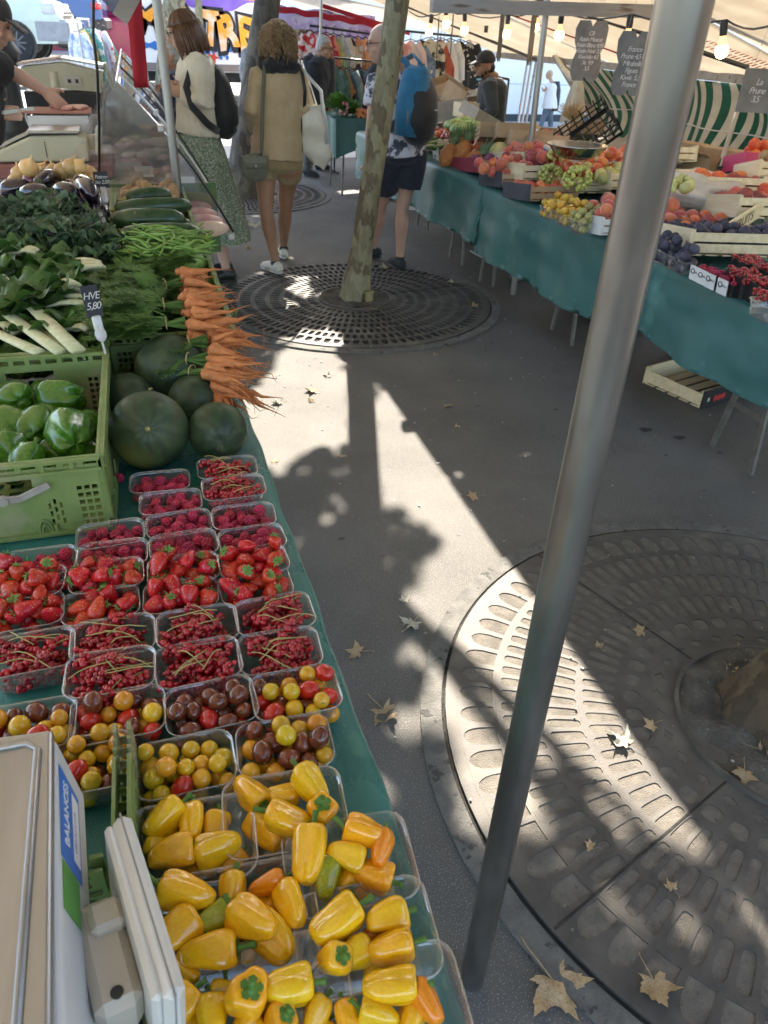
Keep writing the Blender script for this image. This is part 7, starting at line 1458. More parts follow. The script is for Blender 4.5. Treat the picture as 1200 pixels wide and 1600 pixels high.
# white tote
c=PY(490,205,5.93); tote=cl('off_white_canvas',(.60,.57,.46),(.70,.67,.57),sc_=8)
e=empty('tote_bag',c,0,'off white canvas tote with black edging on the right shoulder of the curly haired woman','bag'); k=MB()
def tf(u,v):
    t=2*PI*u; w=lerp(.085,.115,v)*(1 if v<.8 else 1-.55*((v-.8)/.2)); return V((math.cos(t)*w+.03*v,math.sin(t)*.035*(1.2-.2*v)+.01*math.sin(v*14),.17-.40*v-.03*v*math.cos(t)+.006*math.sin(t*5+v*9)))
k.grid(tf,40,22); k.poly([tf(i/40,1) for i in range(40)]); k.build('bag_body',tote,e,True)
for dx,mm_ in((-.03,blk),(.045,whitec)):
    k=MB(); q=PY(468 if mm_ is blk else 473,104,5.93)-c; k.tube([V((-.07 if mm_ is blk else .09,-.03,.15 if mm_ is blk else -.08)),V((-.065 if mm_ is blk else .05,-.04,.26)),q+V((.01,-.04,-.04)),q+V((.0,.05,.03)),V((.0,.07,.26)),V((.03,.05,.16))],[(.004,.012)]*6,8,ref=(0,1,0)); k.build('handle',mm_,e,True)
k=MB(); k.tube([tf(.5,v/10)+V((-.003,-.0,0)) for v in range(9)],.005,6); k.build('edging',blk,e)
# man with backpack
B0=G(583,405,0);B1=G(624,422,0); y=5.95
shirtm=mat('palm_print_shirt',(.62,.64,.72),(.06,.07,.10),rough=.8,scale=13,detail=7,thr=(.50,.56),bump=.3,bscale=20); navyc=cl('navy_cotton',(.018,.022,.035),(.03,.035,.05)); bsh=mat('black_mesh_shoe',(.02,.02,.022),(.035,.035,.038),rough=.8,scale=60)
e,P,M,O=person('man in a palm print shirt and navy shorts wearing the blue backpack',(1.88,5.95,0),(-.45,.9,0),1.0,dict(sh=[PY(589,126,y-.03),PY(660,122,y+.05)],el=[PY(580,190,y-.06),PY(668,185,y+.15)],wr=[PY(575,255,y-.02),PY(655,225,y+.3)],hp=[PY(612,236,y),PY(646,236,y+.02)],kn=[PY(594,325,6.2),PY(629,325,6.0)],an=[B0+V((0,0,.095)),B1+V((0,0,.095))],head=PY(596,70,y),hf=V((-.95,.15,-.12)),ft=[(-.8,.5,0),(-.15,1,0)]),sk2,(shirtm,.62,.06,.018,.02),('s',navyc,.62,.026),('shaved',mat('grey_stubble',(.34,.26,.21),(.42,.33,.27),scale=80)),bsh)
glasses(e,P,M,1,specm)
c=PY(655,165,5.72); bpk=empty('backpack',c,rad(24),'blue and black hiking backpack on the back of the man in the palm print shirt','backpack'); blu=cl('blue_ripstop',(.01,.12,.24),(.02,.17,.31),rough=.6); blkn=cl('black_nylon',(.012,.012,.014),(.022,.022,.025),rough=.6)
k=MB(); k.tube([(0,0,-.25),(0,-.01,-.20),(0,-.02,-.08),(0,-.01,.06),(0,.02,.17),(0,.03,.22)],[(.08,.05),(.14,.085),(.155,.105),(.145,.10),(.115,.075),(.06,.04)],24,ref=(1,0,0)); o=k.build('main_body',blkn,bpk,True); wrinkle(o,.012,12,.8)
k=MB(); k.tube([(-.050,.018,-.19),(-.045,.010,.0),(-.025,.008,.12),(0,.03,.20),(.0,.035,.245)],[(.135,.098),(.145,.105),(.142,.098),(.122,.078),(.055,.04)],24,ref=(1,0,0)); o=k.build('upper_panel',blu,bpk,True); wrinkle(o,.010,12,.8,3)
k=MB(); k.tube([(-.10,-.03,.11),(-.115,-.07,.03)],.004,6); k.build('zip_pull',mat('rust_cord',(.3,.08,.03)),bpk)
for s_ in(-1,1): k=MB(); k.tube([(s_*.045-.01,.05,.20),(s_*.065-.02,.06,.26),(s_*.085-.02,.15,.305),(s_*.09-.02,.26,.27)],[(.008,.026)]*4,10,ref=(0,1,0)); k.build('shoulder_strap',blu,bpk,True)
k=MB(); k.tube([(-.02,.02,.22),(-.015,-.01,.255),(.02,-.01,.255),(.025,.02,.22)],.006,6); k.build('grab_handle',blu,bpk); k=MB(); k.ell((-.135,-.01,-.13),(.03,.045,.06),14,10); k.tube([(-.15,-.045,-.11),(-.152,-.05,-.02)],.008,8); k.build('side_pocket_things',mat('pocket_net',(.25,.22,.15),(.4,.1,.06),scale=40),bpk,True); k=MB(); k.box((.05,-.126,-.02),(.03,.002,.006)); k.build('small_tag',whitec,bpk)
# woman in cream sweater
y=6.0; swm=cl('cream_wool',(.62,.57,.44),(.70,.66,.54),sc_=14,bscale=60); skm_=mat('green_speckled_skirt',(.13,.19,.11),(.46,.48,.40),rough=.85,scale=90,detail=3,thr=(.45,.6))
e,P,M,O=person('woman in a cream sweater and green skirt looking at her phone',(.47,6.0,0),(-1,.05,0),.98,dict(sh=[PY(308,102,y-.17),PY(308,96,y+.17)],el=[PY(320,158,y-.22),PY(316,150,y+.2)],wr=[PY(287,147,y-.10),PY(284,140,y+.04)],hp=[PY(310,232,y-.08),PY(310,228,y+.08)],kn=[(.45,5.94,.52),(.45,6.06,.52)],an=[(.50,5.9,.09),(.50,6.1,.09)],head=PY(286,50,y),hf=V((-1,0,-.28)),hd=[V((-1,.15,.3)),V((-1,-.1,.3))]),sk2,(swm,1.93,.24,.026,.016),('skirt',skm_,.30,0),('bob',mat('brown_hair',(.075,.035,.018),(.14,.07,.035),rough=.4,scale=30)),blk)
glasses(e,P,M,.98,specm)
q=PY(272,136,5.98); k=MB(); k.box((0,0,0),(.010,.075,.14),Matrix.Rotation(rad(40),3,'Y'),.004); tag(k.build('mobile_phone',blk,loc=q),'dark phone held by the woman in the cream sweater','phone')
c=PY(344,155,5.98); bp2=empty('backpack',c,0,'slim black backpack worn by the woman in the cream sweater','backpack'); k=MB(); k.tube([(-.0,0,-.24),(.01,0,-.19),(.012,0,-.05),(0,0,.08),(-.03,0,.17),(-.05,0,.20)],[(.05,.09),(.09,.135),(.10,.145),(.085,.135),(.06,.11),(.03,.07)],24,ref=(1,0,0)); o=k.build('main_body',blkn,bp2,True); wrinkle(o,.010,14,.8,1)
k=MB(); k.tube([(.05,-.0,-.19),(.085,0,-.14),(.09,0,-.04),(.07,0,.01)],[(.03,.08),(.035,.11),(.03,.11),(.01,.08)],20,ref=(1,0,0)); k.build('front_pocket',blkn,bp2,True); 
for s_ in(-1,1): k=MB(); k.tube([(-.04,s_*.10,.17),(-.10,s_*.15,.22),(-.19,s_*.185,.19),(-.235,s_*.20,.08),(-.21,s_*.215,-.03),(-.12,s_*.215,-.13),(-.04,s_*.13,-.19)],[(.024,.006)]*7,8,ref=(0,0,1)); k.build('shoulder_strap',blkn,bp2,True)
# person in blue coat behind her
y=7.3; e,P,M,O=person('grey haired person in a dark blue coat half hidden behind the cream sweater woman',(.36,7.3,0),(-1,.1,0),.92,dict(sh=[PY(274,125,y-.16),PY(276,122,y+.16)],el=[PY(278,165,y-.2),PY(278,165,y+.2)],wr=[PY(262,150,y-.1),PY(262,150,y+.1)],hp=[(.36,7.22,.86),(.36,7.38,.86)],kn=[(.36,7.22,.47),(.36,7.38,.47)],an=[(.36,7.2,.09),(.36,7.4,.09)],head=PY(268,88,y)),sk1,(cl('dark_blue_coat',(.012,.03,.08),(.02,.045,.11)),1.9,-.35,.03,.05),('t',navyc,1.95,.01),('short',mat('grey_hair',(.30,.29,.27),(.42,.41,.39),scale=50)),blk)
# man in dark jacket
y=10.3; e,P,M,O=person('grey haired man in a dark jacket and glasses standing by the clothes stall',(2.12,10.3,0),(.75,-.55,0),.98,dict(sh=[PY(482,95,y),PY(512,97,y+.05)],el=[PY(486,135,y-.12),PY(514,135,y)],wr=[PY(496,168,y-.16),PY(512,165,y-.1)],hp=[PY(486,178,y),PY(500,178,y)],kn=[PY(485,225,y),PY(498,222,y+.1)],an=[G(481,276,0)+V((0,0,.09)),G(500,266,0)+V((0,0,.09))],head=PY(507,75,y),hf=V((.75,-.6,-.2)),ft=[(.5,-.5,0),(1,-.2,0)]),sk1,(cl('dark_navy_fleece',(.010,.011,.016),(.018,.02,.027)),1.95,-.15,.035,.04),('t',cl('grey_trousers',(.09,.09,.085),(.13,.13,.12)),1.97,.018),('short',mat('grey_hair',(.3,.29,.27))),bsh)
glasses(e,P,M,1,specm)
# capped seller of the fruit stall
y=7.8; e,P,M,O=person('bearded seller in a black cap and dark long sleeved top behind the right stall',(3.4,7.8,0),(-.95,-.1,0),.97,dict(sh=[PY(765,132,y-.17),PY(775,128,y+.17)],el=[PY(770,172,y-.22),PY(778,168,y+.2)],wr=[PY(750,190,y-.2),PY(752,188,y+.12)],hp=[(3.42,7.7,.80),(3.42,7.9,.80)],kn=[(3.42,7.7,.45),(3.42,7.9,.45)],an=[(3.42,7.7,.09),(3.42,7.9,.09)],head=PY(757,104,y),hf=V((-1,-.15,-.12))),sk3,(cl('charcoal_top',(.022,.026,.030),(.035,.04,.046)),1.95,-.05,.016,.02),('t',navyc,1.95,.015),('cap',cl('black_cap_cloth',(.010,.010,.012),(.016,.016,.018))),bsh)
k=MB(); 
for (a,b,c_,r) in ((0,.065,-.078,.030),(.035,.045,-.07,.022),(-.035,.045,-.07,.022),(.055,.02,-.05,.018),(-.055,.02,-.05,.018)): k.ell(P(a,b,c_),(r,r,r*1.1),10,8)
k.build('beard',mat('dark_hair',(.015,.012,.01)),e,True); k=MB(); k.ell(P(0,.06,-.10),(.03,.03,.02),10,8); k.build('lowered_mask',mat('mask_blue',(.25,.55,.7)),e,True)
# vendor at the far left
y=4.9; e,P,M,O=person('butcher in a dark flat cap and black apron reaching over the white meat tray',(-.95,4.9,0),(.9,.1,0),1.0,dict(sh=[PY(-26,100,y-.12),PY(-38,98,y+.2)],el=[PY(18,112,y+.0),PY(-48,160,y+.1)],wr=[PY(70,142,y+.05),PY(-8,176,y-.02)],hp=[(-.98,4.8,.84),(-.98,5.0,.84)],kn=[(-.96,4.8,.46),(-.96,5.0,.46)],an=[(-.96,4.8,.09),(-.96,5.0,.09)],head=PY(-15,34,y),hf=V((.95,-.1,-.5)),hd=[V((.7,.1,-.75)),V((1,-.1,0))]),sk2,(cl('black_tee',(.010,.010,.012),(.017,.017,.02)),.75,-.1,.022,.02),('t',cl('black_apron',(.008,.008,.010),(.014,.014,.016)),1.97,.03),('flatcap',cl('dark_tweed',(.03,.028,.027),(.05,.047,.045))),blk)
k=MB(); a=PY(4,176,4.85); k.bar(a,a+V((.16,.0,.02)),.003,.018); k.box(a+V((-.04,0,0)),(.09,.016,.02),None,.004); tag(k.build('knife',steel),'thin knife held low by the butcher','knife')
# person behind the dark trunk, far walker, dark arm behind the backpack man
gz=lambda x,y:max(0,y-13)*.045*min(1,max(0,(3-x)/4))
y=13.2; e,P,M,O=person('person in a grey top and dark jeans behind the dark trunk',(1.66,13.2,0),(-.3,1,0),.90,dict(sh=[PY(385,82,y),PY(408,82,y)],el=[PY(379,110,y),PY(412,110,y)],wr=[PY(382,135,y+.05),PY(412,135,y)],hp=[PY(388,128,y),PY(403,128,y)],kn=[PY(386,158,y),PY(402,158,y)],an=[PY(386,186,y),PY(402,184,y)],head=PY(397,55,y)),sk1,(cl('grey_tee',(.16,.17,.18),(.22,.23,.24)),1.6,-.05,.02,.03),('t',cl('dark_jeans',(.03,.035,.045),(.05,.055,.065)),1.97,.02),('short',mat('dark_hair',(.015,.012,.01))),bsh)
y=16.5; W_=lambda a,b:PY(a,b,y); e,P,M,O=person('distant woman in a white top, black jacket and grey jeans crossing beyond the stall',W_(858,206),(-1,0,0),.70,dict(sh=[W_(858,133),W_(866,133)],el=[W_(850,142),W_(868,150)],wr=[W_(843,134),W_(862,165)],hp=[W_(856,162),W_(862,162)],kn=[W_(850,182),W_(860,182)],an=[W_(842,203),W_(861,205)],head=W_(858,117)),sk1,(cl('white_dress_cloth',(.66,.64,.62),(.72,.70,.68)),.5,-.1,.02,.05),('t',cl('grey_jeans',(.09,.11,.15),(.13,.15,.19)),1.95,.015),('short',mat('sandy_hair',(.42,.30,.18))),mat('pink_shoe',(.6,.4,.38)))
k=MB(); c=W_(866,150)-O; k.tube([c+V((0,0,.27)),c+V((.02,0,.1)),c+V((.03,0,-.12)),c+V((.03,0,-.28))],[(.07,.09),(.10,.13),(.10,.13),(.09,.12)],16,ref=(1,0,0)); k.build('jacket',blkn,e,True); k=MB(); c=W_(842,150); k.ell((0,0,0),(.07,.05,.2),14,10,fn=lambda d:1+.2*noise.noise(d*3)); tag(k.build('carrier_bag',mat('pale_blue_bag',(.6,.68,.74),(.7,.74,.78),scale=8),None,True,loc=c),'pale carrier bag held out by the distant woman','bag')
y=9.0; e,P,M,O=person('person in a black tee shirt partly hidden behind the man with the blue backpack',(2.85,9.0,0),(-.5,-.7,0),.95,dict(sh=[PY(588,110,y),PY(618,108,y+.1)],el=[PY(574,138,y-.05),PY(625,140,y)],wr=[PY(578,160,y-.1),PY(622,160,y)],hp=[(2.78,9,.88),(2.95,9.05,.88)],kn=[(2.78,9,.48),(2.95,9.05,.48)],an=[(2.78,9,.09),(2.95,9.05,.09)],head=PY(606,82,y)),sk2,(cl('black_tee',(.01,.01,.012)),.7,-.1,.03,.02),('t',navyc,1.95,.02),('short',mat('dark_hair',(.015,.012,.01))),bsh)
# ---------- beyond the market ----------
bpy.data.objects.remove(bpy.data.objects['road']); 
g=MB(); g.grid(lambda u,v:Vector((-70+160*u,20+150*v,-.05+gz(-70+160*u,20+min(10,150*v)) )),120,60); tag(g.build('road',road),kind='structure')
bpy.data.objects.remove(bpy.data.objects['pavement']); g=MB(); g.grid(lambda u,v:Vector((-30+45*u,12.2+7.7*v,.006+gz(-30+45*u,12.2+7.7*v))),90,12); tag(g.build('pavement',pavelight),kind='structure')
bpy.data.objects.remove(bpy.data.objects['kerb']); g=MB()
for i in range(60): x=-30+i*.9; g.box((x+.45,20,gz(x,20)-.0),(.89,.25,.14),None,.01)
tag(g.build('kerb',concrete),kind='structure')
def paint(n,a,**k): return mat(n,a,tuple(min(1,c*1.15) for c in a),rough=.25,scale=2,coat=.8,**k)
winm=mat('car_window',(.02,.03,.05),rough=.05,spec=.9); tyre=mat('tyre_rubber',(.015,.015,.016),(.03,.03,.03),rough=.8,scale=20); rimm=mat('alloy_rim',(.55,.55,.57),rough=.25,metal=.9); lampm=mat('headlamp_glass',(.55,.57,.58),rough=.1,coat=.8); tailm=mat('tail_lamp',(.5,.02,.02),rough=.2,coat=.6)
def car(name,label,cat,c,rz,s,L_,Wd,outline,wins,paintm,wx,wr_,bumper=None,mirror=True,lamp_at=None,tail_at=None,lower=None,rim=rimm,plate=True):
    e=empty(name,c,rz,label,cat); 
    def sl(x,z): # body narrows above the belt line
        b=.95*s; return Wd/2*(1-.16*max(0,(z-b)/(.6*s)))
    k=MB(); n=len(outline); P=[]
    for sgn in(-1,1): 
        for inset,yy in ((.05,1.0),(0,.93)): P.append([(x if inset==0 else x*(1-.012),sgn*sl(x,z)*yy,z) for x,z in outline])
    rows=[P[0],[(x,-sl(x,z)*.93,z+.012*s) for x,z in outline],[(x,sl(x,z)*.93,z+.012*s) for x,z in outline],P[2]]
    vs=[V(p) for r in rows for p in r]; fs=[]
    for r in range(3):
        for i in range(n): j=(i+1)%n; fs.append((r*n+i,r*n+j,(r+1)*n+j,(r+1)*n+i))
    fs+= [tuple(range(n))[::-1],tuple(range(3*n,4*n))]; k.add(vs,fs); k.build('body',paintm,e)
    for sgn in(-1,1):
        for w_ in wins:
            k=MB(); k.poly([(x,sgn*(sl(x,z)+.004),z) for x,z in w_],.006,(0,sgn,0)); k.build('side_window',winm,e)
    for x in wx:
        for sgn in(-1,1):
            k=MB(); k.lathe([(wr_*1.13,0),(wr_*1.13,.02)],28,(x,sgn*(Wd/2-.01),wr_),Matrix.Rotation(PI/2,3,'X')); k.build('wheel_arch',blk,e)
            w_=MB(); w_.lathe([(wr_*.62,-.10),(wr_*.95,-.10),(wr_,-.07),(wr_,.07),(wr_*.95,.10),(wr_*.62,.10)],30,(x,sgn*(Wd/2-.06),wr_),Matrix.Rotation(PI/2,3,'X')); o=w_.build('wheel',tyre,e,True,auto=40)
            w_=MB(); w_.lathe([(wr_*.60,.085),(wr_*.64,.11),(wr_*.56,.112)],28,(x,sgn*(Wd/2-.06),wr_),Matrix.Rotation(sgn*PI/2,3,'X'))
            for q in range(10): a=q*PI/5; w_.bar((x,sgn*(Wd/2+.03),wr_),(x+math.cos(a)*wr_*.58,sgn*(Wd/2+.03),wr_+math.sin(a)*wr_*.58),.035,.03,(0,1,0))
            w_.lathe([(0,.10),(wr_*.16,.10)],14,(x,sgn*(Wd/2-.06),wr_),Matrix.Rotation(-sgn*PI/2,3,'X')); w_.build('rim',rim,o)
    if bumper:
        x0,x1,z0,z1,bm=bumper; k=MB(); k.box(((x0+x1)/2,0,(z0+z1)/2),(abs(x1-x0),Wd*1.01,z1-z0),None,.06); k.build('bumper',bm,e)
        if plate: k=MB(); k.box((max(x0,x1)+.005 if x1>0 else min(x0,x1)-.005,0,(z0+z1)/2),(.01,.5,.11)); k.build('number_plate',whitec,e)
    for at_,mm_,nm in ((lamp_at,lampm,'headlight'),(tail_at,tailm,'tail_light')):
        if at_:
            for sgn in(-1,1): k=MB(); k.box((at_[0],sgn*(Wd/2-.10),at_[1]),(at_[2],.22,at_[3]),None,.03); k.build(nm,mm_,e,True)
    if mirror:
        for sgn in(-1,1): k=MB(); k.ell((mirror if not isinstance(mirror,bool) else .6,sgn*(Wd/2+.08),1.05*s),(.06,.10,.08),12,8); k.build('wing_mirror',paintm,e,True)
    return e
def ground(px,py,n=30):
    p=G(px,py,0)
    for _ in range(n): p=G(px,py,lerp(p.z,gz(p.x,p.y),.5))
    return p
# pale van, nose to the right; coordinates along its length x, height z
z0=.35
van_o=[(-2.6,.35),(-1.2,.33),(1.35,.33),(2.35,.36),(2.48,.55),(2.47,.85),(2.38,1.02),(2.2,1.12),(1.55,1.24),(1.42,1.28),(.85,1.92),(.6,2.02),(-2.4,2.05),(-2.6,1.9)]
c=PY(46,97,22.6); vs_=1.12
e=car('parked_van','pale green white van with a grey bumper at the top left','van',c-V((1.55*vs_,-.9,0)),rad(-7),1.0,5.1,1.85,[(x*vs_,z*vs_) for x,z in van_o],[[(x*vs_,z*vs_) for x,z in w_] for w_ in ([(-.1,1.32),(1.25,1.30),(.75,1.86),(-.1,1.88)],)],paint('pale_van_paint',(.50,.56,.48)),[1.5*vs_,-1.6*vs_],.36*vs_,bumper=(1.9*vs_,2.62*vs_,.36*vs_,.80*vs_,mat('grey_bumper',(.28,.29,.30),(.34,.35,.36),rough=.6,scale=8)),mirror=1.1,lamp_at=(2.26*vs_,.98*vs_,.3,.24),rim=mat('steel_rim_dark',(.12,.12,.12),rough=.5))
k=MB(); k.bar((1.46*vs_,0,1.30*vs_),(.92*vs_,0,1.90*vs_),1.5,.02,(1,0,0)); k.build('windscreen',mat('bright_glass',(.35,.45,.55),rough=.05,spec=.9),e)
k=MB(); k.box((2.49*vs_,0,.92*vs_),(.02,.9,.05)); k.box((2.5*vs_,0,.86*vs_),(.02,.9,.03)); k.build('grille',blk,e)
# blue and black car, tail to the right
co=[(-2.2,.35),(2.0,.35),(2.2,.5),(2.22,.85),(2.1,1.0),(1.65,1.06),(.8,1.40),(.1,1.50),(-.6,1.45),(-1.25,1.05),(-2.0,.93),(-2.2,.7)]
c=PY(110,75,27.2); vs_=1.28
car('parked_car','dark blue saloon car with bright alloy wheels behind the pale van','car',c-V((1.35*vs_,-.9,0)),rad(-4),1.0,4.4,1.8,[(x*vs_,z*vs_) for x,z in co],[[(x*vs_,z*vs_) for x,z in w_] for w_ in ([(-1.0,1.07),(-.05,1.07),(-.05,1.42),(-.52,1.39)],[(.02,1.07),(1.25,1.12),(.75,1.34),(.02,1.43)])],paint('deep_blue_paint',(.02,.05,.16)),[1.35*vs_,-1.35*vs_],.34*vs_,mirror=-.8,tail_at=(2.1*vs_,.82*vs_,.28,.16),bumper=(1.95*vs_,2.28*vs_,.36*vs_,.6*vs_,blk),plate=False)
# maroon coach
a=PY(118,84,31); b=PY(222,88,31); k0=empty('coach',(a.x,31,0),0,'long maroon coach behind the dark blue car','coach'); k=MB(); k.box((1.0,1.25,1.05),(7.5,2.5,1.3),None,.12); k.build('lower_body',paint('maroon_paint',(.26,.015,.05)),k0); k=MB(); k.box((1.0,1.25,2.35),(7.45,2.4,1.3),None,.15); k.build('upper_body',paint('purple_maroon_paint',(.16,.02,.07)),k0); k=MB(); k.box((1.0,1.25,.28),(7.4,2.4,.24)); k.build('skirt',mat('cream_skirt',(.6,.57,.5)),k0)
for i in range(4): k=MB(); k.box((-1.6+i*1.7,-.0,2.25),(1.5,.03,.8),None,.05); k.build('window',winm,k0)
for x in(-1.2,3.2): k=MB(); k.lathe([(.25,-.1),(.45,-.1),(.45,.1),(.25,.1)],24,(x,.02,.42),Matrix.Rotation(PI/2,3,'X')); k.build('wheel',tyre,k0,True)
# painted truck
y=22.0; p0=PY(150,103,y);p1=PY(446,122,y); bz=.62; t=empty('painted_truck',(0,y,0),0,'long white truck sprayed with purple and big orange graffiti letters','truck'); x0,x1=-2.0,4.9
k=MB(); k.box(((x0+x1)/2+1.9,1.3,bz+1.35),(x1-x0-3.8+.0,2.4,2.7),None,.02)
k=MB(); bx0=p0.x+1.0; k.box(((bx0+x1)/2,1.25,bz+1.35),(x1-bx0,2.5,2.7),None,.02); k.build('cargo_box',mat('truck_white',(.78,.74,.74),(.84,.80,.80),rough=.5,scale=2),t); BX=bx0
k=MB(); k.box(((BX+x1)/2,.0-.006,bz+.10),(x1-BX,.02,.16)); k.build('side_rail',mat('rail_brown',(.22,.17,.15)),t)
gpurple=mat('graffiti_purple',(.16,.07,.42),(.28,.16,.58),rough=.5,scale=1.2); gor=mat('graffiti_orange',(.85,.33,.02),(.80,.62,.50),rough=.5,scale=1.6,thr=(.46,.60)); gblk=mat('graffiti_black',(.02,.015,.02)); gblu=mat('graffiti_blue',(.03,.16,.45)); gred=mat('graffiti_red',(.55,.05,.02)); gpk=mat('graffiti_pink',(.75,.60,.70),(.62,.50,.68),scale=2)
k=MB(); xs=[BX+ (x1-BX)*i/40 for i in range(41)]; top_=bz+2.68
k.poly([(x,-.012,bz+1.42+.10*math.sin(x*2.2)+.05*math.sin(x*7)) for x in xs]+[(x,-.012,top_) for x in reversed(xs)],.004,(0,-1,0)); k.build('purple_field',gpurple,t)
k=MB()
for cx,w_ in ((BX+.5,.5),(3.0,.9)): k.poly([(cx+w_*math.cos(a)*(1+.2*math.sin(3*a)),-.018,bz+1.75+.22*math.sin(a)) for a in [i*PI/10 for i in range(20)]][::-1],.004,(0,-1,0))
k.build('blue_clouds',gblu,t); k=MB(); k.poly([(1.5,-.02,bz+1.62),(3.2,-.02,bz+1.52),(3.2,-.02,bz+1.66),(1.5,-.02,bz+1.78)],.004,(0,-1,0)); k.build('orange_bar',gor,t)
# letters MONTRE
def gl_(ch,x,w_,h,zb):
    for m_,off,grow,sh_ in ((gblk,.022,.09,.02),(gor,.030,0,0)):
        cu=bpy.data.curves.new('l','FONT'); cu.body=ch; cu.size=1; cu.extrude=.003; cu.offset=.045+ (.055 if m_ is gblk else 0); cu.resolution_u=4
        o=bpy.data.objects.new('l',cu); me=fresh(o); bpy.data.objects.remove(o)
        xs_=[v.co.x for v in me.vertices]; ys_=[v.co.y for v in me.vertices]; g_=grow; wx=w_+g_*2; hx=h+g_*2; a0,a1=min(xs_),max(xs_); b0,b1=min(ys_),max(ys_)
        for v in me.vertices:
            u=(v.co.x-a0)/(a1-a0); q=(v.co.y-b0)/(b1-b0); wv=.05*math.sin(q*5+x*3); v.co=V((x-g_+sh_+wx*u+wv,-off-.002*(v.co.z>0),zb-g_-sh_+hx*q+.06*math.sin(u*4+x*5)))
        me.materials.clear(); me.materials.append(m_); o2=bpy.data.objects.new('letter' if m_ is gor else 'letter_outline',me); COL.objects.link(o2); o2.parent=t
q0=PY(212,60,y).x
for ch,px0,px1,pt,pb_ in (('M',208,252,8,50),('O',255,282,8,52),('N',284,312,12,56),('T',316,343,18,68),('R',344,372,22,76),('E',374,400,26,84)):
    a=PY(px0,pb_,y);b=PY(px1,pt,y); gl_(ch,a.x,b.x-a.x,b.z-a.z,a.z)
k=MB()
for i in range(9):
    cx=BX+.3+i*.42; k.poly([(cx+.20*math.cos(a),-.016,bz+.50+.09*math.sin(a)+.05*math.sin(a*3)+.04*math.sin(cx*3)) for a in [j*PI/8 for j in range(16)]][::-1],.004,(0,-1,0))
k.build('blue_waves',gblu,t); k=MB(); st=PY(333,90,y); k.poly([(st.x+(.17 if i%2==0 else .07)*math.cos(i*PI/5),-.02,st.z+(.15 if i%2==0 else .06)*math.sin(i*PI/5)) for i in range(10)][::-1],.004,(0,-1,0)); k.build('red_star',gred,t)
for i in range(3): k=MB(); w_=PY(345+i*5,90-(i%2)*5,y); k.ell((w_.x,-.018,w_.z),(.04,.003,.05),10,8); k.build('blue_drop',gblu,t)
for x in(BX+.9,3.6): k=MB(); k.lathe([(.2,-.14),(.44,-.14),(.44,.14),(.2,.14)],24,(x,.2,.52),Matrix.Rotation(PI/2,3,'X')); k.build('wheel',tyre,t,True)
k=MB(); k.box(((BX+x1)/2,.9,bz-.14),(x1-BX-.4,1.0,.2)); k.build('chassis',blk,t)
# white lorry behind the right stall
y=17.5; a=PY(700,60,y); b=PY(905,200,y); t2=empty('white_lorry',((a.x+b.x)/2,y,0),0,'big white lorry side with a dark bottom stripe behind the seller','lorry'); L_=11; wl_=mat('lorry_white',(.80,.82,.80),(.84,.85,.83),rough=.5,scale=1.2,bump=.02)
k=MB(); k.box((.8,1.3,1.55),(L_,2.5,2.9),None,.03); k.build('cargo_box',wl_,t2); k=MB(); k.box((.8,.04,.02),(L_,.05,.26)); k.build('dark_stripe',mat('dark_blue_grey',(.04,.05,.06)),t2)
for i in range(9): k=MB(); k.box((-4.2+i*1.2,.046,1.5),(.02,.012,2.8)); k.build('panel_seam',mat('seam_pale',(.45,.5,.5)),t2)
for z in(.75,1.35): k=MB(); k.box((.8,.046,z),(L_,.01,.015)); k.build('panel_seam',mat('seam_pale',(.45,.5,.5)),t2)
k=MB(); k.box((.8,-.25,-.20),(L_,.5,.14),None,.02); k.build('lower_rail',mat('blue_grey_rail',(.12,.16,.22)),t2)
# shirts on a rail near the cars, black ornate post
def garment(mb,c,w,h,depth,seed,ax,sleeve=True):
    n=V((-ax.y,ax.x,0)); rg=random.Random(seed)
    def f(u,v):
        x=(u-.5)*2; ww=w/2*(.42+.58*min(1,v*4))*(1+.22*v); return c+ax*(x*ww)+n*(depth*math.sin(u*PI)*(.4+.6*v)*(1 if True else 0)+.018*math.sin(x*7+seed+v*2)*v)+V((0,0,-h*v-.05*abs(x)*(1-v)*1.2))
    mb.grid(f,14,12); mb.grid(lambda u,v:f(u,v)-n*(2*depth*math.sin(u*PI)*(.4+.6*v)+.004),14,12)
    if sleeve:
        for s_ in(-1,1): p=c+ax*(s_*w*.22)-V((0,0,.04)); mb.tube([p,p+ax*(s_*w*.20)-V((0,0,h*.16)),p+ax*(s_*w*.26)-V((0,0,h*.38))],[.05,.05,.045],8)
def pat(n,a,b,sc_,thr=(.47,.53),c3=None,c3s=9): return mat(n,a,b,rough=.85,scale=sc_,detail=2,thr=thr,c3=c3,c3thr=(.56,.6),c3scale=c3s,translucent=.15)
def rail(a,b,label,legs=True,m_=blk,r=.014):
    k=MB(); k.tube([a,b],r,8)
    if legs:
        for q in(a,b): k.tube([q,V((q.x,q.y,gz(q.x,q.y)))],r,8); k.tube([V((q.x,q.y-.22,gz(q.x,q.y)+.02)),V((q.x,q.y+.22,gz(q.x,q.y)+.02))],r,8)
    tag(k.build('clothes_rail',m_),label,'clothes rail')
def hang(L_,group):
    for i,(c,w,h,m_,lab,ax) in enumerate(L_):
        e=empty('hanging_garment',c,0,lab,'garment',group); k=MB(); garment(k,V((0,0,-.03)),w,h,.03,i*1.7,V(ax).normalized(),i%2==0); k.build('cloth',m_,e,True)
        k=MB(); k.tube([V((0,0,-.03)),V((0,0,.03)),V((.02,0,.05)),V((.0,0,.06))],.004,5); a_=V(ax).normalized(); k.tube([a_*-w*.3-V((0,0,.06)),V((0,0,-.02)),a_*w*.3-V((0,0,.06))],.006,5); k.build('hanger',blk,e)
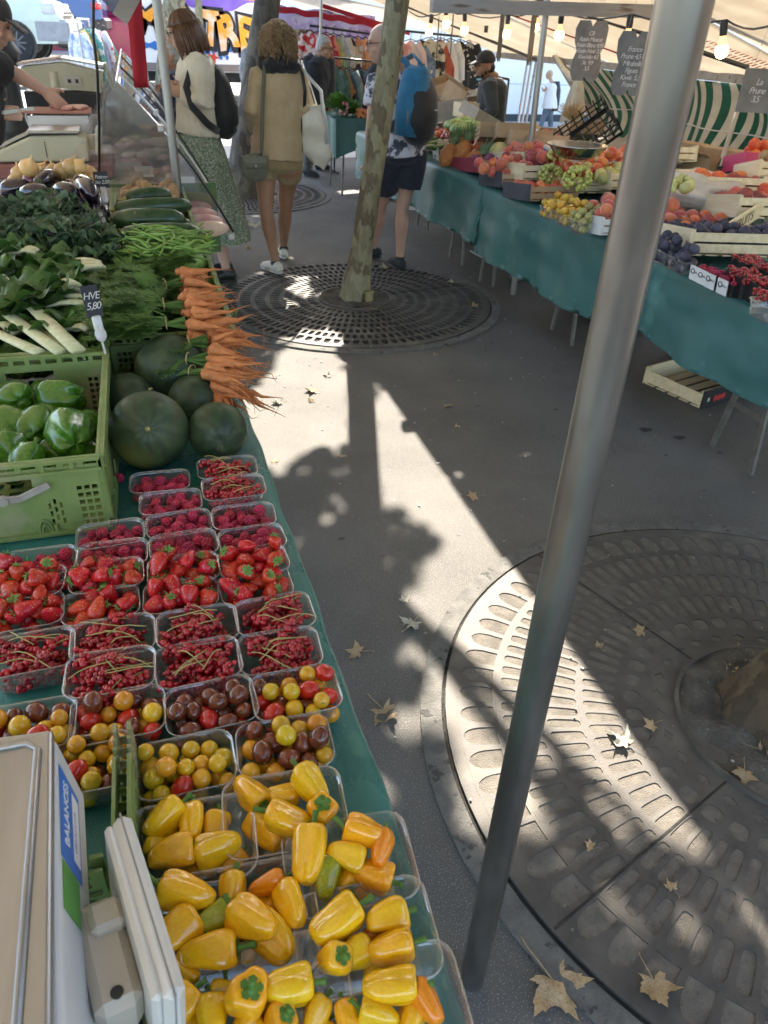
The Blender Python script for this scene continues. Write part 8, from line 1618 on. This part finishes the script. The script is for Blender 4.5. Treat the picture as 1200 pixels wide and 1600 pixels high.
y=15; a=PY(121,30,y); b=PY(160,30,15.4); rail(a+V((0,-.3,0)),a+V((.15,.5,0)),'rail on a single stand carrying the summer shirts',True,rimm)
SH=[('pale blue striped summer shirt on the far left rail',pat('blue_stripe_cloth',(.62,.68,.78),(.35,.45,.7),14)),('yellow and white summer shirt on the far left rail',pat('yellow_leaf_cloth',(.66,.62,.5),(.65,.42,.05),9)),('teal and white summer shirt on the far left rail',pat('teal_leaf_cloth',(.62,.66,.62),(.10,.35,.32),10)),('plain lilac white shirt on the far left rail',pat('lilac_white_cloth',(.66,.64,.72),(.6,.56,.68),5)),('white shirt with red flowers on the far left rail',pat('redflower_cloth',(.68,.64,.66),(.5,.08,.15),12,(.55,.6))),('turquoise and yellow print shirt on the far left rail',pat('turq_yellow_cloth',(.15,.45,.42),(.6,.5,.15),10))]
hang([(PY(121+i*8,38+abs(i-2.5)*3,14.8+.08*i),.62,1.15-.06*abs(i-2.5),m_,lb,(.55,-.8,0)) for i,(lb,m_) in enumerate(SH)],'summer shirts on the far left rail')
b=PY(18,75,7.0); k=MB(); k.lathe([(.0,0),(.17,.0),(.17,.12),(.15,.14),(.15,.5),(.17,.52),(.17,.56),(.12,.6),(.105,.9),(.12,.92),(.12,.96),(.10,1.0),(.10,1.35),(.13,1.38),(.15,1.46),(.12,1.52),(.10,1.56),(.14,1.60),(.14,1.66),(.08,1.70),(.07,2.6),(.07,4.0)],24,fn=lambda t,v:1+.03*math.cos(12*t)); tag(k.build('lamp_post',mat('black_iron_paint',(.02,.022,.02),(.04,.04,.038),rough=.5,scale=9),None,True,loc=(b.x-.10,7.0,0),auto=40),'ornate black iron lamp post behind the butcher','lamp post')
k=MB(); k.slab(lambda u,v:V((-3.2+3.0*u,10.6+1.6*v,1.0+.03*math.sin(u*9))),8,4,(0,0,.02))
# clothes stall at the end of the right row
y=11.6; wcan=mat('white_canvas',(.72,.70,.66),(.64,.61,.56),rough=.8,scale=2,translucent=.5)
k=MB(); k.slab(lambda u,v:V((2.0+3.2*u,11.7+4.0*v,lerp(2.1,1.72,u)-.05*math.sin(PI*u)*math.sin(PI*v))),14,14,(0,0,.006)); tag(k.build('awning',wcan,smooth=True),'white awning with red edging over the clothes stall','awning')
a=PY(432,8,11.62); b=PY(602,36,11.62); k=MB(); k.slab(lambda u,v:a.lerp(b,u)+V((0,0,-.07*v-.01*math.sin(u*30))),40,2,(0,.005,0)); tag(k.build('awning_edge',redcan),'red scalloped edge strip of the clothes stall awning','awning edge')
a=PY(500,8,11.9); b=PY(640,52,11.9); k=MB(); k.bar(a,b,.04,.05); tag(k.build('red_rail',redcan),'second red strip under the clothes stall awning','awning edge')
pole([PY(503,0,11.3)+V((0,0,.3)),V((PY(497,62,11.3).x-.02,11.3,0))],.02,'slim pole in front of the hanging red dresses')
lil=pat('lilac_print_cloth',(.62,.50,.74),(.42,.30,.58),7,(.55,.62),(.75,.68,.82),5)
k=MB(); k.slab(lambda u,v:V((lerp(1.78,3.35,u),11.95+.02*math.sin(u*22),lerp(1.92,.55,v)-.10*u*(1-v)+.02*math.sin(u*15))),50,8,(0,.004,0)); tag(k.build('hanging_cloth',lil,smooth=True),'lilac patterned cloth sheet hung behind the curly haired woman','cloth')
c=PY(475,68,11.85); k=MB(); k.box((0,0,0),(.26,.02,.33),None,.006); o=tag(k.build('printed_tote',pat('sepia_print',(.20,.12,.07),(.50,.40,.28),9),loc=c),'brown sepia printed tote hanging on the lilac cloth','bag'); k=MB(); k.box((-.0,-.004,-.26),(.25,.10,.12),None,.01); k.build('base_fold',mat('tan_fold',(.40,.31,.22)),o)
DR=[('red floral dress beside the slim pole',pat('red_floral',(.55,.04,.04),(.70,.55,.48),11)),('coral red dress on the upper row',pat('coral_print',(.60,.10,.06),(.40,.03,.04),9)),('deep red print dress on the upper row',pat('deep_red_print',(.42,.03,.03),(.62,.22,.14),10)),('green and yellow floral dress on the upper row',pat('green_floral',(.30,.42,.20),(.62,.52,.16),12)),('cream dress with fine print on the upper row',pat('cream_print',(.60,.54,.44),(.5,.42,.32),16)),('cream dress with black leaf blotches on the upper row',pat('black_blotch',(.64,.55,.40),(.05,.04,.04),7,(.55,.58))),('orange and white striped dress on the upper row',pat('orange_white',(.66,.24,.08),(.68,.62,.52),8)),('tan and black spotted dress on the upper row',pat('tan_spot',(.58,.36,.16),(.04,.03,.03),8,(.58,.6))),('rust red print dress at the right of the upper row',pat('rust_print',(.52,.14,.06),(.62,.45,.30),12))]
hang([(PY(484+i*12.5,44+i*1.6,11.5),.34,.98 if i else 1.15,m_,lb,(.9,-.45,0)) for i,(lb,m_) in enumerate(DR)],'dresses on the upper row of the clothes stall')
rail(PY(484,40,11.5),PY(600,56,11.5),'upper rail of the clothes stall',False); a=PY(522,90,10.9);b=PY(582,96,11.1); rail(a,b,'low black clothes rail behind the herbs')
LO=[('dark green jacket on the low rail',pat('dark_green_cloth',(.05,.09,.06),(.10,.15,.10),6)),('orange coat with black spots on the low rail',pat('orange_spot',(.62,.27,.12),(.04,.03,.03),9,(.56,.6))),('grey green coat on the low rail',pat('grey_green',(.14,.19,.17),(.2,.26,.22),6)),('maroon coat on the low rail',pat('maroon_cloth',(.10,.02,.035),(.16,.04,.06),6)),('teal coat on the low rail',pat('teal_cloth',(.05,.12,.14),(.09,.19,.2),6)),('olive coat on the low rail',pat('olive_cloth',(.12,.12,.05),(.18,.17,.08),6))]
hang([(PY(526+i*10,100+i,10.95),.36,.85,m_,lb,(.75,-.65,0)) for i,(lb,m_) in enumerate(LO)],'coats on the low rail of the clothes stall')
y=11.2; RD=[('salmon top hung near the backpack man',pat('salmon',(.60,.28,.22),(.68,.5,.44),6)),('washed denim jacket hung above the cardboard boxes',pat('denim',(.10,.15,.22),(.18,.24,.32),8)),('beige dress with black curly print',pat('beige_curl',(.58,.50,.36),(.05,.04,.03),9,(.5,.54))),('rust red velvet dress',pat('rust_velvet',(.30,.05,.03),(.40,.09,.05),6)),('plain white long dress',pat('plain_white',(.70,.66,.60),(.62,.58,.52),5)),('black tunic with white embroidery, left one',pat('black_embroid',(.02,.02,.02),(.55,.5,.42),11,(.56,.58))),('black tunic with white embroidery, right one',pat('black_embroid2',(.025,.025,.025),(.5,.46,.4),9,(.58,.6)))]
hang([(PY(642+i*15.5,52+i*1.3+(6 if i<2 else 0),y),.42,(.75 if i<2 else 1.15),m_,lb+', on the rail behind the right stall',(1,-.15,0)) for i,(lb,m_) in enumerate(RD)],'garments on the rail behind the right stall')
rail(PY(630,48,y),PY(748,60,y),'rail of garments behind the right stall',True); rail(PY(733,112,9.6),PY(795,124,9.6),'short black rail beside the capped seller',True)
# herb and carrot table
c=V((2.62,9.55,0)); e=empty('small_table',c,0,'small stand of herbs and carrots before the clothes stall','table'); k=MB(); k.box((0,0,.80),(.95,.7,.03)); k.build('tabletop',oldwood,e)
for sx in(-1,1):
    for sy in(-1,1): k=MB(); k.tube([(sx*.36,sy*.28,.8),(sx*.40,sy*.33,0)],.014,8); k.build('leg',tr_m,e)
k=MB(); k.slab(lambda u,v:V((c.x-.49-.03*math.sin(v*12),lerp(9.15,9.95,v),.825-.42*u+.08*abs(math.sin(v*6.3))*u)),10,24,(.0015,0,0)); k.slab(lambda u,v:V((lerp(c.x-.49,c.x+.49,v),9.18-.03*math.sin(v*9)*u,.825-.42*u+.10*abs(math.sin(v*5))*u)),10,24,(0,.0015,0)); k.slab(lambda u,v:V((lerp(c.x-.49,c.x+.49,v),lerp(9.18,9.95,u),.826)),4,4,(0,0,.002)); tag(k.build('tablecloth',cloth2),'teal oilcloth draped over the small herb stand','tablecloth')
herb=mat('herb_leaf',(.07,.20,.02),(.14,.30,.05),rough=.6,scale=20)
for i,(px,py) in enumerate(((528,168),(547,178))):
    k=MB(); q=PY(px,py,9.45); rg=random.Random(i)
    for _ in range(140): d=V((rg.gauss(0,1),rg.gauss(0,1),abs(rg.gauss(0,.8)))).normalized(); fern(k,d*.03,d,.14,rg,.03)
    tag(k.build('herb_bunch',herb,loc=q),['bright green herb bunch at the left of the small stand','darker green herb bunch beside the far carrots'][i],'herbs')
k=MB(); q=PY(536,172,9.3); rg=random.Random(4); e=empty('radish_bunch',q,0,'pink radish bunch between the two herb bunches','radishes')
for i in range(14): k=MB(); k.ell((rg.uniform(-.06,.06),rg.uniform(-.04,.04),rg.uniform(-.06,.08)),(.014,.014,.02),10,8); k.build('radish',mat('radish_skin',(.5,.10,.14),(.7,.55,.55),scale=30,thr=(.5,.55)),e,True)
k=MB()
for i in range(10): fern(k,V((0,0,0)),V((rg.gauss(0,1),rg.gauss(0,1),.4)),.1,rg,.02)
k.build('tops',herb,e)
for j,(px,py) in enumerate(((560,178),(570,186))):
    q=PY(px,py,9.35); e=empty('carrot_bunch',q,rad(-60-j*20),['far carrot bunch on the small stand, upper one','far carrot bunch on the small stand, lower one'][j],'carrots'); rg=random.Random(j+50)
    for i in range(16): k=MB(); a=rg.gauss(0,.35); d=V((math.cos(a),math.sin(a),rg.uniform(-.5,.0))).normalized(); b0=V((0,rg.uniform(-.06,.06),rg.uniform(-.02,.05))); k.tube([b0,b0+d*.01,b0+d*.08,b0+d*.2],[.008,.017,.014,.002],8); k.build('carrot',carm,e,True)
    k=MB(); [fern(k,V((-.01,0,0)),V((-1,rg.gauss(0,.5),.2)),.12,rg,.02) for _ in range(12)]; k.build('greens',herb,e)
bpy.data.scenes.remove(TMP)
